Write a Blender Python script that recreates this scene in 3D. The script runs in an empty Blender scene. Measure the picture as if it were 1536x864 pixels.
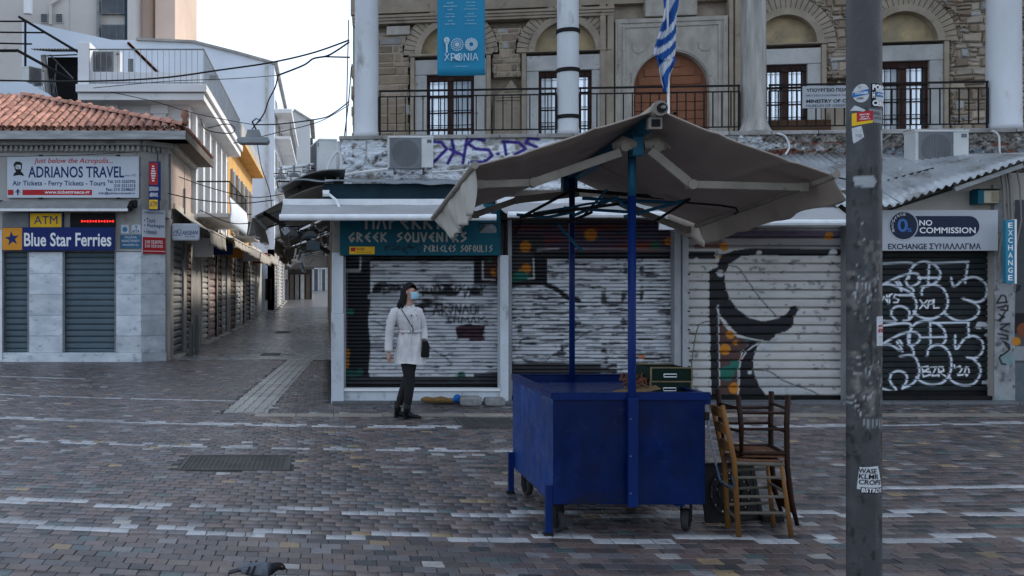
import bpy, math, random
import numpy as np
from mathutils import Vector, Matrix

random.seed(7)
rng = np.random.default_rng(7)
SC = bpy.context.scene
COL = SC.collection
R = math.radians

# ------------------------------------------------------------------ camera
F, CX, CY, H = 1493.0, 488.0, 432.0, 1.68
cam_d = bpy.data.cameras.new('camera')
cam = bpy.data.objects.new('camera', cam_d)
COL.objects.link(cam)
cam.location = (0, 0, H)
cam.rotation_euler = (R(90), 0, 0)
cam_d.sensor_width = 36.0
cam_d.lens = F / 1536 * 36
cam_d.shift_x = (768 - CX) / 1536
cam_d.clip_start = 0.1
cam_d.clip_end = 2000
SC.camera = cam

# ------------------------------------------------------------------ world and sun
SUN_EL, SUN_AZ = 30, 52            # degrees; azimuth from +Y (ahead) towards +X (right)
W = bpy.data.worlds.new('World')
SC.world = W
W.use_nodes = True
nt = W.node_tree
nt.nodes.clear()
wo = nt.nodes.new('ShaderNodeOutputWorld')
bg = nt.nodes.new('ShaderNodeBackground')
bg.inputs['Strength'].default_value = 0.10
sky = nt.nodes.new('ShaderNodeTexSky')
sky.sky_type = 'NISHITA'
sky.sun_disc = False
sky.sun_elevation = R(SUN_EL)
sky.sun_rotation = R(SUN_AZ)
sky.air_density = 1.0
sky.dust_density = 1.2
tc = nt.nodes.new('ShaderNodeTexCoord')
mp = nt.nodes.new('ShaderNodeMapping')
mp.inputs['Scale'].default_value = (1.0, 1.0, 2.6)
ns = nt.nodes.new('ShaderNodeTexNoise')
ns.inputs['Scale'].default_value = 2.3
ns.inputs['Detail'].default_value = 7
ns.inputs['Roughness'].default_value = 0.55
rp = nt.nodes.new('ShaderNodeValToRGB')
rp.color_ramp.elements[0].position = 0.40
rp.color_ramp.elements[0].color = (0.35, 0.35, 0.35, 1)
rp.color_ramp.elements[1].position = 0.66
rp.color_ramp.elements[1].color = (1, 1, 1, 1)
# the cloud deck is slightly brighter on the side away from the sun
dt = nt.nodes.new('ShaderNodeVectorMath')
dt.operation = 'DOT_PRODUCT'
sd = Vector((math.sin(R(SUN_AZ)) * math.cos(R(SUN_EL)), math.cos(R(SUN_AZ)) * math.cos(R(SUN_EL)), math.sin(R(SUN_EL))))
dt.inputs[1].default_value = sd
mr = nt.nodes.new('ShaderNodeMapRange')
mr.inputs['From Min'].default_value = -0.6
mr.inputs['From Max'].default_value = 0.95
mr.inputs['To Min'].default_value = 8.0
mr.inputs['To Max'].default_value = 7.4
cl = nt.nodes.new('ShaderNodeVectorMath')
cl.operation = 'SCALE'
cl.inputs[0].default_value = (0.84, 0.97, 1.17)
mx = nt.nodes.new('ShaderNodeMix')
mx.data_type = 'RGBA'
L = nt.links
L.new(tc.outputs['Generated'], mp.inputs['Vector'])
L.new(mp.outputs[0], ns.inputs['Vector'])
L.new(ns.outputs[0], rp.inputs[0])
L.new(tc.outputs['Generated'], dt.inputs[0])
L.new(dt.outputs['Value'], mr.inputs['Value'])
L.new(mr.outputs[0], cl.inputs['Scale'])
L.new(rp.outputs[0], mx.inputs['Factor'])
L.new(sky.outputs[0], mx.inputs['A'])
L.new(cl.outputs[0], mx.inputs['B'])
L.new(mx.outputs['Result'], bg.inputs['Color'])
L.new(bg.outputs[0], wo.inputs['Surface'])

sun_d = bpy.data.lights.new('sun', 'SUN')
sun_d.energy = 2.0
sun_d.angle = R(9)
sun_d.color = (1.0, 0.93, 0.82)
sun = bpy.data.objects.new('sun', sun_d)
COL.objects.link(sun)
sun.rotation_euler = sd.to_track_quat('Z', 'Y').to_euler()

SC.view_settings.view_transform = 'Standard'
SC.view_settings.look = 'None'
SC.view_settings.exposure = 0.95
SC.view_settings.gamma = 1.0
SC.view_settings.use_curve_mapping = False
SC.cycles.max_bounces = 6
SC.cycles.use_denoising = True

# ------------------------------------------------------------------ helpers
def P(u, v, Y):
    return Vector(((u - CX) / F * Y, Y, H - (v - CY) / F * Y))
def PX(u, Y): return (u - CX) / F * Y
def PZ(v, Y): return H - (v - CY) / F * Y

MATS = {}
def mat(name, c, c2=None, rough=0.8, metal=0.0, scale=3.0, bump=0.0, bscale=40.0, attr=False, rnd=0.0,
        spots=None, emit=0.0, alpha=None, detail=6, stretch=(1, 1, 1), contrast=0.5, spec=0.12, coat=0.0,
        rvar=0.0, trans=0.0):
    """procedural material: two colours mixed by world-space noise, optional dirt spots, bump"""
    if name in MATS: return MATS[name]
    m = bpy.data.materials.new(name)
    m.use_nodes = True
    t = m.node_tree; N = t.nodes; K = t.links
    b = N['Principled BSDF']
    b.inputs['Roughness'].default_value = rough
    b.inputs['Metallic'].default_value = metal
    b.inputs['Specular IOR Level'].default_value = spec
    b.inputs['Coat Weight'].default_value = coat
    g = N.new('ShaderNodeNewGeometry')
    mpn = N.new('ShaderNodeMapping'); mpn.inputs['Scale'].default_value = stretch
    K.new(g.outputs['Position'], mpn.inputs['Vector'])
    def noise(sc, det=6, rgh=0.6):
        n = N.new('ShaderNodeTexNoise'); n.inputs['Scale'].default_value = sc
        n.inputs['Detail'].default_value = det; n.inputs['Roughness'].default_value = rgh
        K.new(mpn.outputs[0], n.inputs['Vector']); return n
    if c2 is None: c2 = tuple(x * 0.78 for x in c)
    n1 = noise(scale, detail)
    r1 = N.new('ShaderNodeValToRGB')
    r1.color_ramp.elements[0].position = 0.5 - contrast / 2 * 0.6
    r1.color_ramp.elements[1].position = 0.5 + contrast / 2 * 0.6
    r1.color_ramp.elements[0].color = (*c2, 1); r1.color_ramp.elements[1].color = (*c, 1)
    K.new(n1.outputs[0], r1.inputs[0])
    out = r1.outputs[0]
    def mixn(a, bsock, fac, mode='MIX'):
        q = N.new('ShaderNodeMix'); q.data_type = 'RGBA'; q.blend_type = mode
        for s, x in (('Factor', fac), ('A', a), ('B', bsock)):
            if isinstance(x, (int, float)): q.inputs[s].default_value = x
            elif isinstance(x, tuple): q.inputs[s].default_value = (*x, 1)
            else: K.new(x, q.inputs[s])
        return q.outputs['Result']
    if attr:
        a = N.new('ShaderNodeAttribute'); a.attribute_name = 'Col'
        out = mixn(a.outputs['Color'], out, 1.0, 'MULTIPLY')
    if rnd:
        oi = N.new('ShaderNodeObjectInfo')
        m2 = N.new('ShaderNodeMapRange'); m2.inputs['To Min'].default_value = 1 - rnd; m2.inputs['To Max'].default_value = 1 + rnd
        K.new(oi.outputs['Random'], m2.inputs['Value'])
        hs = N.new('ShaderNodeHueSaturation'); K.new(out, hs.inputs['Color']); K.new(m2.outputs[0], hs.inputs['Value'])
        out = hs.outputs[0]
    if spots:
        for (sc_, lo, hi, colr) in spots:
            n2 = noise(sc_, 8, 0.65)
            r2 = N.new('ShaderNodeValToRGB')
            r2.color_ramp.elements[0].position = lo; r2.color_ramp.elements[1].position = hi
            K.new(n2.outputs[0], r2.inputs[0])
            out = mixn(out, colr, r2.outputs[0])
    K.new(out, b.inputs['Base Color'])
    if rvar:
        n3 = noise(scale * 2.3)
        m3 = N.new('ShaderNodeMapRange'); m3.inputs['To Min'].default_value = max(0.05, rough - rvar); m3.inputs['To Max'].default_value = min(1, rough + rvar)
        m3.inputs['From Min'].default_value = 0.3; m3.inputs['From Max'].default_value = 0.7
        K.new(n3.outputs[0], m3.inputs['Value']); K.new(m3.outputs[0], b.inputs['Roughness'])
    if bump:
        n4 = noise(bscale, 5)
        bp = N.new('ShaderNodeBump'); bp.inputs['Strength'].default_value = bump; bp.inputs['Distance'].default_value = 0.02
        K.new(n4.outputs[0], bp.inputs['Height']); K.new(bp.outputs[0], b.inputs['Normal'])
    if emit:
        b.inputs['Emission Color'].default_value = (*c, 1); b.inputs['Emission Strength'].default_value = emit
    if alpha is not None: b.inputs['Alpha'].default_value = alpha
    if trans: b.inputs['Transmission Weight'].default_value = trans
    MATS[name] = m
    return m

WL = {}
def tag(o, label=None, cat=None, group=None, kind=None):
    if label: o['label'] = label
    if cat: o['category'] = cat
    if group: o['group'] = group
    if kind: o['kind'] = kind
    return o
def empty(name, loc, label, cat, group=None, kind=None):
    o = bpy.data.objects.new(name, None); COL.objects.link(o)
    o.empty_display_size = 0.2
    o.location = loc; WL[o.name] = Vector(loc)
    return tag(o, label, cat, group, kind)

class MB:
    """collects shapes and links them as ONE mesh object"""
    def __init__(s, M=None, warp=None): s.v = []; s.f = []; s.c = []; s.M = M; s.warp = warp
    def add(s, vs, fs, col=None):
        n = len(s.v); s.v += [tuple(x) for x in vs]; s.f += [tuple(n + i for i in f) for f in fs]
        s.c += [col or (1, 1, 1)] * len(vs); return s
    def box(s, x0, x1, y0, y1, z0, z1, col=None):
        return s.add([(x0, y0, z0), (x1, y0, z0), (x1, y1, z0), (x0, y1, z0), (x0, y0, z1), (x1, y0, z1), (x1, y1, z1), (x0, y1, z1)],
                     [(0, 3, 2, 1), (4, 5, 6, 7), (0, 1, 5, 4), (1, 2, 6, 5), (2, 3, 7, 6), (3, 0, 4, 7)], col)
    def bar(s, a, b, w, h, up=(0, 0, 1), col=None):
        a = Vector(a); b = Vector(b); d = (b - a).normalized(); up = Vector(up)
        x = d.cross(up)
        if x.length < 1e-4: x = d.cross(Vector((0, 1, 0)))
        x.normalize(); z = x.cross(d).normalized()
        vs = []
        for p in (a, b):
            for (i, j) in ((-1, -1), (1, -1), (1, 1), (-1, 1)): vs.append(p + x * w / 2 * i + z * h / 2 * j)
        return s.add(vs, [(0, 1, 2, 3), (7, 6, 5, 4), (0, 4, 5, 1), (1, 5, 6, 2), (2, 6, 7, 3), (3, 7, 4, 0)], col)
    def tube(s, pts, r, n=8, cap=True, col=None):
        pts = [Vector(p) for p in pts]; m = len(pts)
        rs = r if isinstance(r, (list, tuple)) else [r] * m
        vs = []; fs = []; px = None
        for i, p in enumerate(pts):
            d = (pts[min(i + 1, m - 1)] - pts[max(i - 1, 0)]).normalized()
            if px is None:
                px = d.orthogonal().normalized()
            px = (px - d * px.dot(d)); px = px.normalized() if px.length > 1e-5 else d.orthogonal().normalized()
            y = d.cross(px)
            for k in range(n):
                a = 2 * math.pi * k / n
                vs.append(p + (px * math.cos(a) + y * math.sin(a)) * rs[i])
        for i in range(m - 1):
            for k in range(n):
                k2 = (k + 1) % n
                fs.append((i * n + k, i * n + k2, (i + 1) * n + k2, (i + 1) * n + k))
        if cap: fs.append(tuple(range(n - 1, -1, -1))); fs.append(tuple((m - 1) * n + k for k in range(n)))
        return s.add(vs, fs, col)
    def loft(s, rings, cap=True, col=None):
        n = len(rings[0]); vs = [p for r_ in rings for p in r_]; fs = []
        for i in range(len(rings) - 1):
            for k in range(n):
                k2 = (k + 1) % n
                fs.append((i * n + k, i * n + k2, (i + 1) * n + k2, (i + 1) * n + k))
        if cap: fs.append(tuple(range(n - 1, -1, -1))); fs.append(tuple((len(rings) - 1) * n + k for k in range(n)))
        return s.add(vs, fs, col)
    def lathe(s, prof, cx, cy, n=24, col=None):
        rings = [[(cx + r_ * math.cos(2 * math.pi * k / n), cy + r_ * math.sin(2 * math.pi * k / n), z) for k in range(n)] for r_, z in prof]
        return s.loft(rings, True, col)
    def prism(s, poly, d0, d1, axis='y', col=None):
        """polygon in (x,z) extruded in y (or (y,z) in x, (x,y) in z)"""
        def mk(p, d): return {'y': (p[0], d, p[1]), 'x': (d, p[0], p[1]), 'z': (p[0], p[1], d)}[axis]
        n = len(poly); vs = [mk(p, d0) for p in poly] + [mk(p, d1) for p in poly]
        fs = [tuple(range(n)), tuple(range(2 * n - 1, n - 1, -1))] + [(k, n + k, n + (k + 1) % n, (k + 1) % n) for k in range(n)]
        return s.add(vs, fs, col)
    def grid(s, fn, nu, nv, col=None):
        vs = [fn(i / nu, j / nv) for j in range(nv + 1) for i in range(nu + 1)]
        fs = [(j * (nu + 1) + i, j * (nu + 1) + i + 1, (j + 1) * (nu + 1) + i + 1, (j + 1) * (nu + 1) + i) for j in range(nv) for i in range(nu)]
        return s.add(vs, fs, col)
    def sphere(s, c, r, n=12, m=8, sq=(1, 1, 1), col=None):
        rings = []
        for j in range(m + 1):
            a = -math.pi / 2 + math.pi * (j + 0.001 if j == 0 else j - 0.001 if j == m else j) / m
            rings.append([(c[0] + r * sq[0] * math.cos(a) * math.cos(2 * math.pi * k / n), c[1] + r * sq[1] * math.cos(a) * math.sin(2 * math.pi * k / n), c[2] + r * sq[2] * math.sin(a)) for k in range(n)])
        return s.loft(rings, True, col)
    def build(s, name, m, parent=None, label=None, cat=None, group=None, kind=None, smooth=False, bev=0, solid=0, sub=0, cols=None, local=False):
        A = np.array(s.v, dtype=float)
        if s.M is not None:
            Mn = np.array(s.M)
            A = A @ Mn[:3, :3].T + Mn[:3, 3]
        if s.warp is not None: A = s.warp(A)
        lo, hi = A.min(0), A.max(0)
        c = (lo + hi) / 2
        if parent is None: c[2] = lo[2]
        me = bpy.data.meshes.new(name)
        me.from_pydata((A - c).tolist(), [], s.f)
        if cols is not None or any(x != (1, 1, 1) for x in s.c):
            ca = me.color_attributes.new('Col', 'FLOAT_COLOR', 'POINT')
            q = np.ones((len(A), 4), dtype=np.float32)
            q[:, :3] = np.array(s.c if cols is None else cols)
            ca.data.foreach_set('color', q.ravel())
        if smooth: me.polygons.foreach_set('use_smooth', [True] * len(me.polygons))
        me.materials.append(m)
        o = bpy.data.objects.new(name, me); COL.objects.link(o)
        c = Vector(c); WL[o.name] = c
        if parent is not None:
            o.parent = parent; o.location = c - WL[parent.name]
        else: o.location = c
        if sub:
            q = o.modifiers.new('s', 'SUBSURF'); q.levels = sub; q.render_levels = sub
        if solid:
            q = o.modifiers.new('t', 'SOLIDIFY'); q.thickness = solid; q.offset = 0
        if bev:
            q = o.modifiers.new('b', 'BEVEL'); q.width = bev; q.segments = 2; q.limit_method = 'ANGLE'
        return tag(o, label, cat, group, kind)

def clone(o, loc=None, parent=None, label=None, rot=None):
    c = o.copy(); COL.objects.link(c)
    if parent is not None: c.parent = parent
    if loc is not None: c.location = loc
    if rot is not None: c.rotation_euler = rot
    if label: c['label'] = label
    WL[c.name] = WL.get(o.name, Vector((0, 0, 0)))
    return c
def clone_tree(o, loc, label=None, rot=None):
    r_ = clone(o, loc, None, label, rot); WL[r_.name] = Vector(loc)
    for ch in list(o.children):
        c = clone(ch, None, r_)
        for g in list(ch.children): clone(g, None, c)
    return r_

def text(name, s, m, parent, x0, x1, z0, z1, y, M=None, bold=0.0, shear=0.0, ext=0.0015, spacing=1.0, vertical=False, label=None, warp=None):
    """letters fitted to the box x0..x1, z0..z1, facing the viewer (-Y)"""
    cu = bpy.data.curves.new('letters', 'FONT'); cu.body = s; cu.size = 1; cu.extrude = 0.0; cu.offset = bold; cu.shear = shear
    cu.space_character = spacing; cu.resolution_u = 3
    if vertical: cu.align_x = 'CENTER'; cu.space_line = 0.95
    ob = bpy.data.objects.new('letters', cu); COL.objects.link(ob)
    dg = bpy.context.evaluated_depsgraph_get()
    tm = bpy.data.meshes.new_from_object(ob.evaluated_get(dg))
    n = len(tm.vertices); A = np.zeros(n * 3); tm.vertices.foreach_get('co', A); A = A.reshape(-1, 3)
    fs = [tuple(p.vertices) for p in tm.polygons]
    bpy.data.objects.remove(ob); bpy.data.curves.remove(cu); bpy.data.meshes.remove(tm)
    if n == 0: return None
    lo, hi = A.min(0), A.max(0)
    X = x0 + (A[:, 0] - lo[0]) / (hi[0] - lo[0]) * (x1 - x0)
    Z = z0 + (A[:, 1] - lo[1]) / (hi[1] - lo[1]) * (z1 - z0)
    mb = MB(M, warp); mb.add(list(zip(X, [y - ext] * n, Z)), fs)
    return mb.build(name, m, parent, label)

# ---- a small numpy painter, in photograph-scale units, whose colours become vertex colours
def vnoise(shape, cell, seed=0, octv=3):
    r0 = np.random.default_rng(seed); out = np.zeros(shape); amp = 1; tot = 0
    ch, cw = (cell if isinstance(cell, tuple) else (cell, cell))
    for o_ in range(octv):
        gh, gw = int(shape[0] / ch) + 3, int(shape[1] / cw) + 3
        g = r0.random((gh, gw))
        y = np.arange(shape[0]) / ch; x = np.arange(shape[1]) / cw
        yi = y.astype(int); xi = x.astype(int); fy = y - yi; fx = x - xi
        fy = fy * fy * (3 - 2 * fy); fx = fx * fx * (3 - 2 * fx)
        a = g[yi][:, xi]; b = g[yi][:, xi + 1]; c = g[yi + 1][:, xi]; d = g[yi + 1][:, xi + 1]
        out += amp * ((a * (1 - fx) + b * fx) * (1 - fy[:, None]) + (c * (1 - fx) + d * fx) * fy[:, None])
        tot += amp; amp *= 0.55; ch = max(1, ch / 2); cw = max(1, cw / 2)
    return out / tot
class Paint:
    def __init__(s, u0, v0, u1, v1, base, res=1.0):
        s.u0, s.v0, s.u1, s.v1, s.res = u0, v0, u1, v1, res
        s.h = int((v1 - v0) * res) + 1; s.w = int((u1 - u0) * res) + 1
        s.a = np.ones((s.h, s.w, 3)) * np.array(base)
        s.V, s.U = np.mgrid[0:s.h, 0:s.w].astype(float); s.U = s.U / res + u0; s.V = s.V / res + v0
    def mix(s, m, c):
        m = np.clip(m, 0, 1)[..., None]; s.a = s.a * (1 - m) + np.array(c) * m
    def stroke(s, pts, w, c, op=1.0, soft=0.8, closed=False):
        d = np.full((s.h, s.w), 1e9)
        pts = spline(pts, closed)
        for (ax, ay), (bx, by) in zip(pts[:-1], pts[1:]):
            dx, dy = bx - ax, by - ay; l2 = dx * dx + dy * dy + 1e-9
            t = np.clip(((s.U - ax) * dx + (s.V - ay) * dy) / l2, 0, 1)
            d = np.minimum(d, np.hypot(s.U - ax - t * dx, s.V - ay - t * dy))
        s.mix((w / 2 + soft / 2 - d) / soft * op, c)
    def line(s, pts, w, c, op=1.0, soft=0.8):
        d = np.full((s.h, s.w), 1e9)
        for (ax, ay), (bx, by) in zip(pts[:-1], pts[1:]):
            dx, dy = bx - ax, by - ay; l2 = dx * dx + dy * dy + 1e-9
            t = np.clip(((s.U - ax) * dx + (s.V - ay) * dy) / l2, 0, 1)
            d = np.minimum(d, np.hypot(s.U - ax - t * dx, s.V - ay - t * dy))
        s.mix((w / 2 + soft / 2 - d) / soft * op, c)
    def poly(s, pts, c, op=1.0, smooth=False):
        if smooth: pts = spline(pts, True)
        ins = np.zeros((s.h, s.w), bool); n = len(pts)
        for i in range(n):
            (x1, y1), (x2, y2) = pts[i], pts[(i + 1) % n]
            if y1 == y2: continue
            cnd = ((s.V >= min(y1, y2)) & (s.V < max(y1, y2)))
            xs = x1 + (s.V - y1) * (x2 - x1) / (y2 - y1)
            ins ^= cnd & (s.U < xs)
        s.mix(ins * op, c)
    def disc(s, u, v, r, c, op=1.0, soft=1.2, sx=1.0):
        s.mix((r - np.hypot((s.U - u) / sx, s.V - v)) / soft * op, c)
    def rect(s, a, b, c_, d, c, op=1.0): s.mix(((s.U >= a) & (s.U <= c_) & (s.V >= b) & (s.V <= d)) * op, c)
    def noise(s, cell, lo, hi, c, seed=0, mask=1.0, octv=4):
        n = vnoise((s.h, s.w), (cell[1] * s.res, cell[0] * s.res) if isinstance(cell, tuple) else cell * s.res, seed, octv)
        s.mix(np.clip((n - lo) / (hi - lo), 0, 1) * mask, c)
    def get(s, u, v):
        x = np.clip((u - s.u0) * s.res, 0, s.w - 1.001); y = np.clip((v - s.v0) * s.res, 0, s.h - 1.001)
        xi = x.astype(int); yi = y.astype(int); fx = (x - xi)[..., None]; fy = (y - yi)[..., None]
        xj = np.minimum(xi + 1, s.w - 1); yj = np.minimum(yi + 1, s.h - 1)
        return (s.a[yi, xi] * (1 - fx) + s.a[yi, xj] * fx) * (1 - fy) + (s.a[yj, xi] * (1 - fx) + s.a[yj, xj] * fx) * fy
def spline(pts, closed=False, k=6):
    pts = [np.array(p, float) for p in pts]
    if len(pts) < 3: return [tuple(p) for p in pts]
    n = len(pts); out = []
    rngi = range(n) if closed else range(n - 1)
    for i in rngi:
        p0 = pts[(i - 1) % n] if (closed or i > 0) else pts[0]; p1 = pts[i]; p2 = pts[(i + 1) % n]
        p3 = pts[(i + 2) % n] if (closed or i + 2 < n) else pts[-1]
        for j in range(k):
            t = j / k
            out.append(tuple(0.5 * ((2 * p1) + (-p0 + p2) * t + (2 * p0 - 5 * p1 + 4 * p2 - p3) * t * t + (-p0 + 3 * p1 - 3 * p2 + p3) * t ** 3)))
    if not closed: out.append(tuple(pts[-1]))
    return out

# ---- shared materials
M_white = mat('white_paint', (0.62, 0.64, 0.66), (0.48, 0.50, 0.52), rough=0.6, scale=2.5, bump=0.15, spots=[(6, 0.6, 0.75, (0.33, 0.33, 0.33))])
M_alu = mat('white_aluminium', (0.72, 0.74, 0.76), (0.6, 0.62, 0.64), rough=0.4, scale=6)
M_beige = mat('beige_plaster', (0.40, 0.375, 0.335), (0.30, 0.28, 0.25), rough=0.9, scale=1.2, bump=0.25, bscale=25, spots=[(3, 0.58, 0.75, (0.2, 0.185, 0.17))])
M_marble = mat('pale_marble', (0.58, 0.62, 0.66), (0.44, 0.48, 0.53), rough=0.45, spec=.35, scale=2.2, stretch=(1, 1, 1.8), contrast=0.35, rnd=0.1, spots=[(5, 0.56, 0.66, (0.3, 0.33, 0.37))])
M_dark = mat('dark_void', (0.018, 0.018, 0.02), rough=0.9)
M_black = mat('black_iron', (0.010, 0.010, 0.012), (0.015, 0.013, 0.012), rough=0.6, bump=0.1)
M_grey = mat('grey_metal', (0.22, 0.23, 0.24), (0.15, 0.16, 0.17), rough=0.5, metal=0.3)
M_cable = mat('cable_black', (0.02, 0.02, 0.022), rough=0.6)
M_cwhite = mat('cable_white', (0.6, 0.6, 0.6), rough=0.5)
M_navy = mat('print_navy', (0.012, 0.03, 0.13), (0.012, 0.028, 0.11), rough=0.4)
M_red = mat('print_red', (0.42, 0.025, 0.03), (0.36, 0.02, 0.025), rough=0.4)
M_pwhite = mat('print_white', (0.75, 0.76, 0.78), (0.7, 0.7, 0.72), rough=0.5)
M_pblack = mat('print_black', (0.015, 0.015, 0.018), rough=0.5)
M_yel = mat('print_yellow', (0.75, 0.46, 0.02), (0.68, 0.4, 0.02), rough=0.4)
M_glass = mat('window_glass', (0.09, 0.13, 0.17), (0.06, 0.09, 0.12), rough=0.12, scale=0.8, spec=0.7)
# ================================================================== ground
M_ground = mat('asphalt_ground', (0.055, 0.053, 0.052), (0.04, 0.04, 0.04), rough=0.9, bump=0.3)
gm = MB(); gm.box(-300, 300, -60, 420, -0.5, -0.03); gm.build('ground', M_ground, kind='structure')

def zst(Y): return max(0.0, (Y - 42) * 0.027)

M_joint = mat('joint_sand', (0.075, 0.072, 0.072), (0.05, 0.048, 0.048), rough=0.95, bump=0.3)
M_pave = mat('paver_stone', (1.0, 1.0, 1.0), (0.74, 0.73, 0.74), rough=0.34, spec=.5, scale=7, bump=0.28, bscale=70, attr=True, contrast=0.8, rvar=0.12,
             spots=[(0.9, 0.54, 0.72, (0.045, 0.043, 0.046)), (4.5, 0.62, 0.72, (0.04, 0.039, 0.042)), (34, 0.66, 0.78, (0.16, 0.16, 0.165))])
plaza = MB(); plaza.box(-14, 14, 2.5, 14.6, -0.12, -0.008); plaza.box(-14, 0.08, 14.6, 23.4, -0.12, -0.008)
plaza = plaza.build('plaza_pavement', M_joint, kind='structure')
RW, BL = 0.122, 0.136
def curve(x): return np.where(x < 2.5, 0.020, 0.011) * (x - 2.5) ** 2
# courses of pale stones: (row base depth, x0, x1, kind)
pale = [(6.62, -14, 14, 'A'), (7.34, -14, 14, 'A'), (10.22, -14, 3.2, 'D'), (12.0, -14, 14, 'B'), (14.56, -14, -1.1, 'C'), (17.4, -14, -4.4, 'C'), (8.25, 4.4, 14, 'C')]
pal = np.array([(0.078, 0.071, 0.071), (0.092, 0.079, 0.076), (0.10, 0.094, 0.090), (0.066, 0.063, 0.067), (0.085, 0.088, 0.095), (0.108, 0.091, 0.083), (0.072, 0.078, 0.086)])
rows = np.arange(0, 175)
cell = []
for k in rows:
    yb = 3.2 + k * RW - 1.6
    off = (k % 2) * BL / 2 + rng.normal(0, 0.01)
    xs = np.arange(-13.9, 13.9, BL) + off
    y = yb + curve(xs)
    ok = (y > 2.6) & (y < np.where(xs < 0.0, 23.3, 14.45))
    # manholes, tactile strip and kerb slabs interrupt the courses
    tx = -1.06 + (y - 13.9) * 0.0505
    ok &= ~((np.abs(xs - tx) < 0.33) & (y > 13.35) & (y < 23.3))
    ok &= ~((xs > -1.40) & (xs < -0.30) & (y > 9.13) & (y < 10.0))
    ok &= ~((xs > 1.62) & (xs < 2.42) & (y > 11.9) & (y < 12.85))
    ok &= ~((xs > -0.95) & (y > 12.97) & (y < 13.33))
    cols = pal[rng.integers(0, len(pal), len(xs))] * np.array((1.22, 1.06, 1.03)) * rng.uniform(0.58, 1.38, (len(xs), 1))
    t = rng.random(len(xs))
    def put(a, b, c): cols[(t >= a) & (t < b)] = np.array(c) * rng.uniform(0.85, 1.15, (((t >= a) & (t < b)).sum(), 1))
    put(0.0, 0.065, (0.035, 0.037, 0.04)); put(0.40, 0.47, (0.125, 0.088, 0.08)); put(0.065, 0.105, (0.135, 0.103, 0.10)); put(0.115, 0.13, (0.27, 0.195, 0.11))
    put(0.14, 0.19, (0.185, 0.178, 0.182)); put(0.19, 0.215, (0.07, 0.098, 0.10)); put(0.215, 0.225, (0.33, 0.32, 0.3)); put(0.225, 0.26, (0.13, 0.10, 0.085))
    for yb0, xa, xb, kd in pale:
        q = (yb - yb0) / RW
        ph = xs + 0.7 * math.sin(yb0 * 9)
        inx = (xs > xa) & (xs < xb)
        if kd == 'A' and -0.5 < q < 1.5:
            r_ = 0 if q < 0.5 else 1
            md = np.mod(ph + .12 * np.sin(xs * 1.7), BL * 7)
            w = inx & ((md < BL * 4.1) if r_ == 0 else (md > BL * 3.0)) & (rng.random(len(xs)) > .03)
        elif kd == 'B' and -0.5 < q < 1.5: w = inx & (rng.random(len(xs)) < (0.9 if q < 0.5 else 0.6))
        elif kd == 'C' and -0.5 < q < 0.5: w = inx & (rng.random(len(xs)) < 0.88)
        elif kd == 'D' and -0.5 < q < 1.5: w = inx & (np.mod(ph, BL * 4.2) < BL * 3.2) & (True if q < 0.5 else (rng.random(len(xs)) < 0.35))
        else: continue
        cols[w] = np.array((0.43, 0.44, 0.45)) * rng.uniform(0.78, 1.08, (w.sum(), 1))
    cell.append(np.column_stack([xs[ok], y[ok], cols[ok]]))
cell = np.vstack(cell)
x, y = cell[:, 0], cell[:, 1]
u = CX + F * x / y; v = CY + F * H / y
vis = (u > 4) & (u < 1532) & (v < 858)
hid = (u > 766) & (u < 1060) & (v < 800) | (np.abs(u - 1296) < 26)
size = np.where(vis & ~hid, 1 / y, 0)
order = np.argsort(-size)
near = order[:300]
rest = order[300:]
def paver_verts(c):
    n = len(c); gx, gy = BL / 2 - 0.0022, RW / 2 - 0.0022
    sl = 2 * np.where(c[:, 0] < 2.5, 0.020, 0.011) * (c[:, 0] - 2.5)
    h0 = rng.normal(0, 0.0012, n)
    out = np.zeros((n, 12, 3))
    for i, (a, b) in enumerate([(-1, -1), (1, -1), (1, 1), (-1, 1)]):
        jx = rng.normal(0, 0.0015, n); jy = rng.normal(0, 0.0015, n)
        for lv, (ins, z) in enumerate([(0, -0.03), (0, -0.0025), (0.003, 0.0)]):
            X = a * (gx - ins) + jx; Y_ = b * (gy - ins) + jy
            out[:, lv * 4 + i, 0] = c[:, 0] + X
            out[:, lv * 4 + i, 1] = c[:, 1] + Y_ + sl * X
            out[:, lv * 4 + i, 2] = z + h0 + rng.normal(0, 0.0006, n)
    return out
PF = [(8, 9, 10, 11)] + [(l * 4 + k, l * 4 + (k + 1) % 4, (l + 1) * 4 + (k + 1) % 4, (l + 1) * 4 + k) for l in (0, 1) for k in range(4)]
nv_ = paver_verts(cell[near])
for i in range(300):
    c = cell[near[i]]
    mb = MB(); mb.add(nv_[i].tolist(), PF, tuple(c[2:])); mb.build('paver', M_pave, plaza)
rv = paver_verts(cell[rest]); n = len(rest)
me = bpy.data.meshes.new('pavers')
me.vertices.add(n * 12); me.vertices.foreach_set('co', rv.astype(np.float32).ravel())
fi = (np.arange(n)[:, None, None] * 12 + np.array(PF)[None]).reshape(-1)
nf = n * 9
me.loops.add(nf * 4); me.loops.foreach_set('vertex_index', fi.astype(np.int32))
me.polygons.add(nf); me.polygons.foreach_set('loop_start', (np.arange(nf) * 4).astype(np.int32))
me.update(calc_edges=True)
ca = me.color_attributes.new('Col', 'FLOAT_COLOR', 'POINT')
q = np.ones((n, 12, 4), dtype=np.float32); q[:, :, :3] = cell[rest][:, None, 2:]
ca.data.foreach_set('color', q.ravel())
me.materials.append(M_pave)
o = bpy.data.objects.new('paving_field', me); COL.objects.link(o); o.parent = plaza; o.location = -WL[plaza.name]; o['kind'] = 'stuff'

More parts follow.
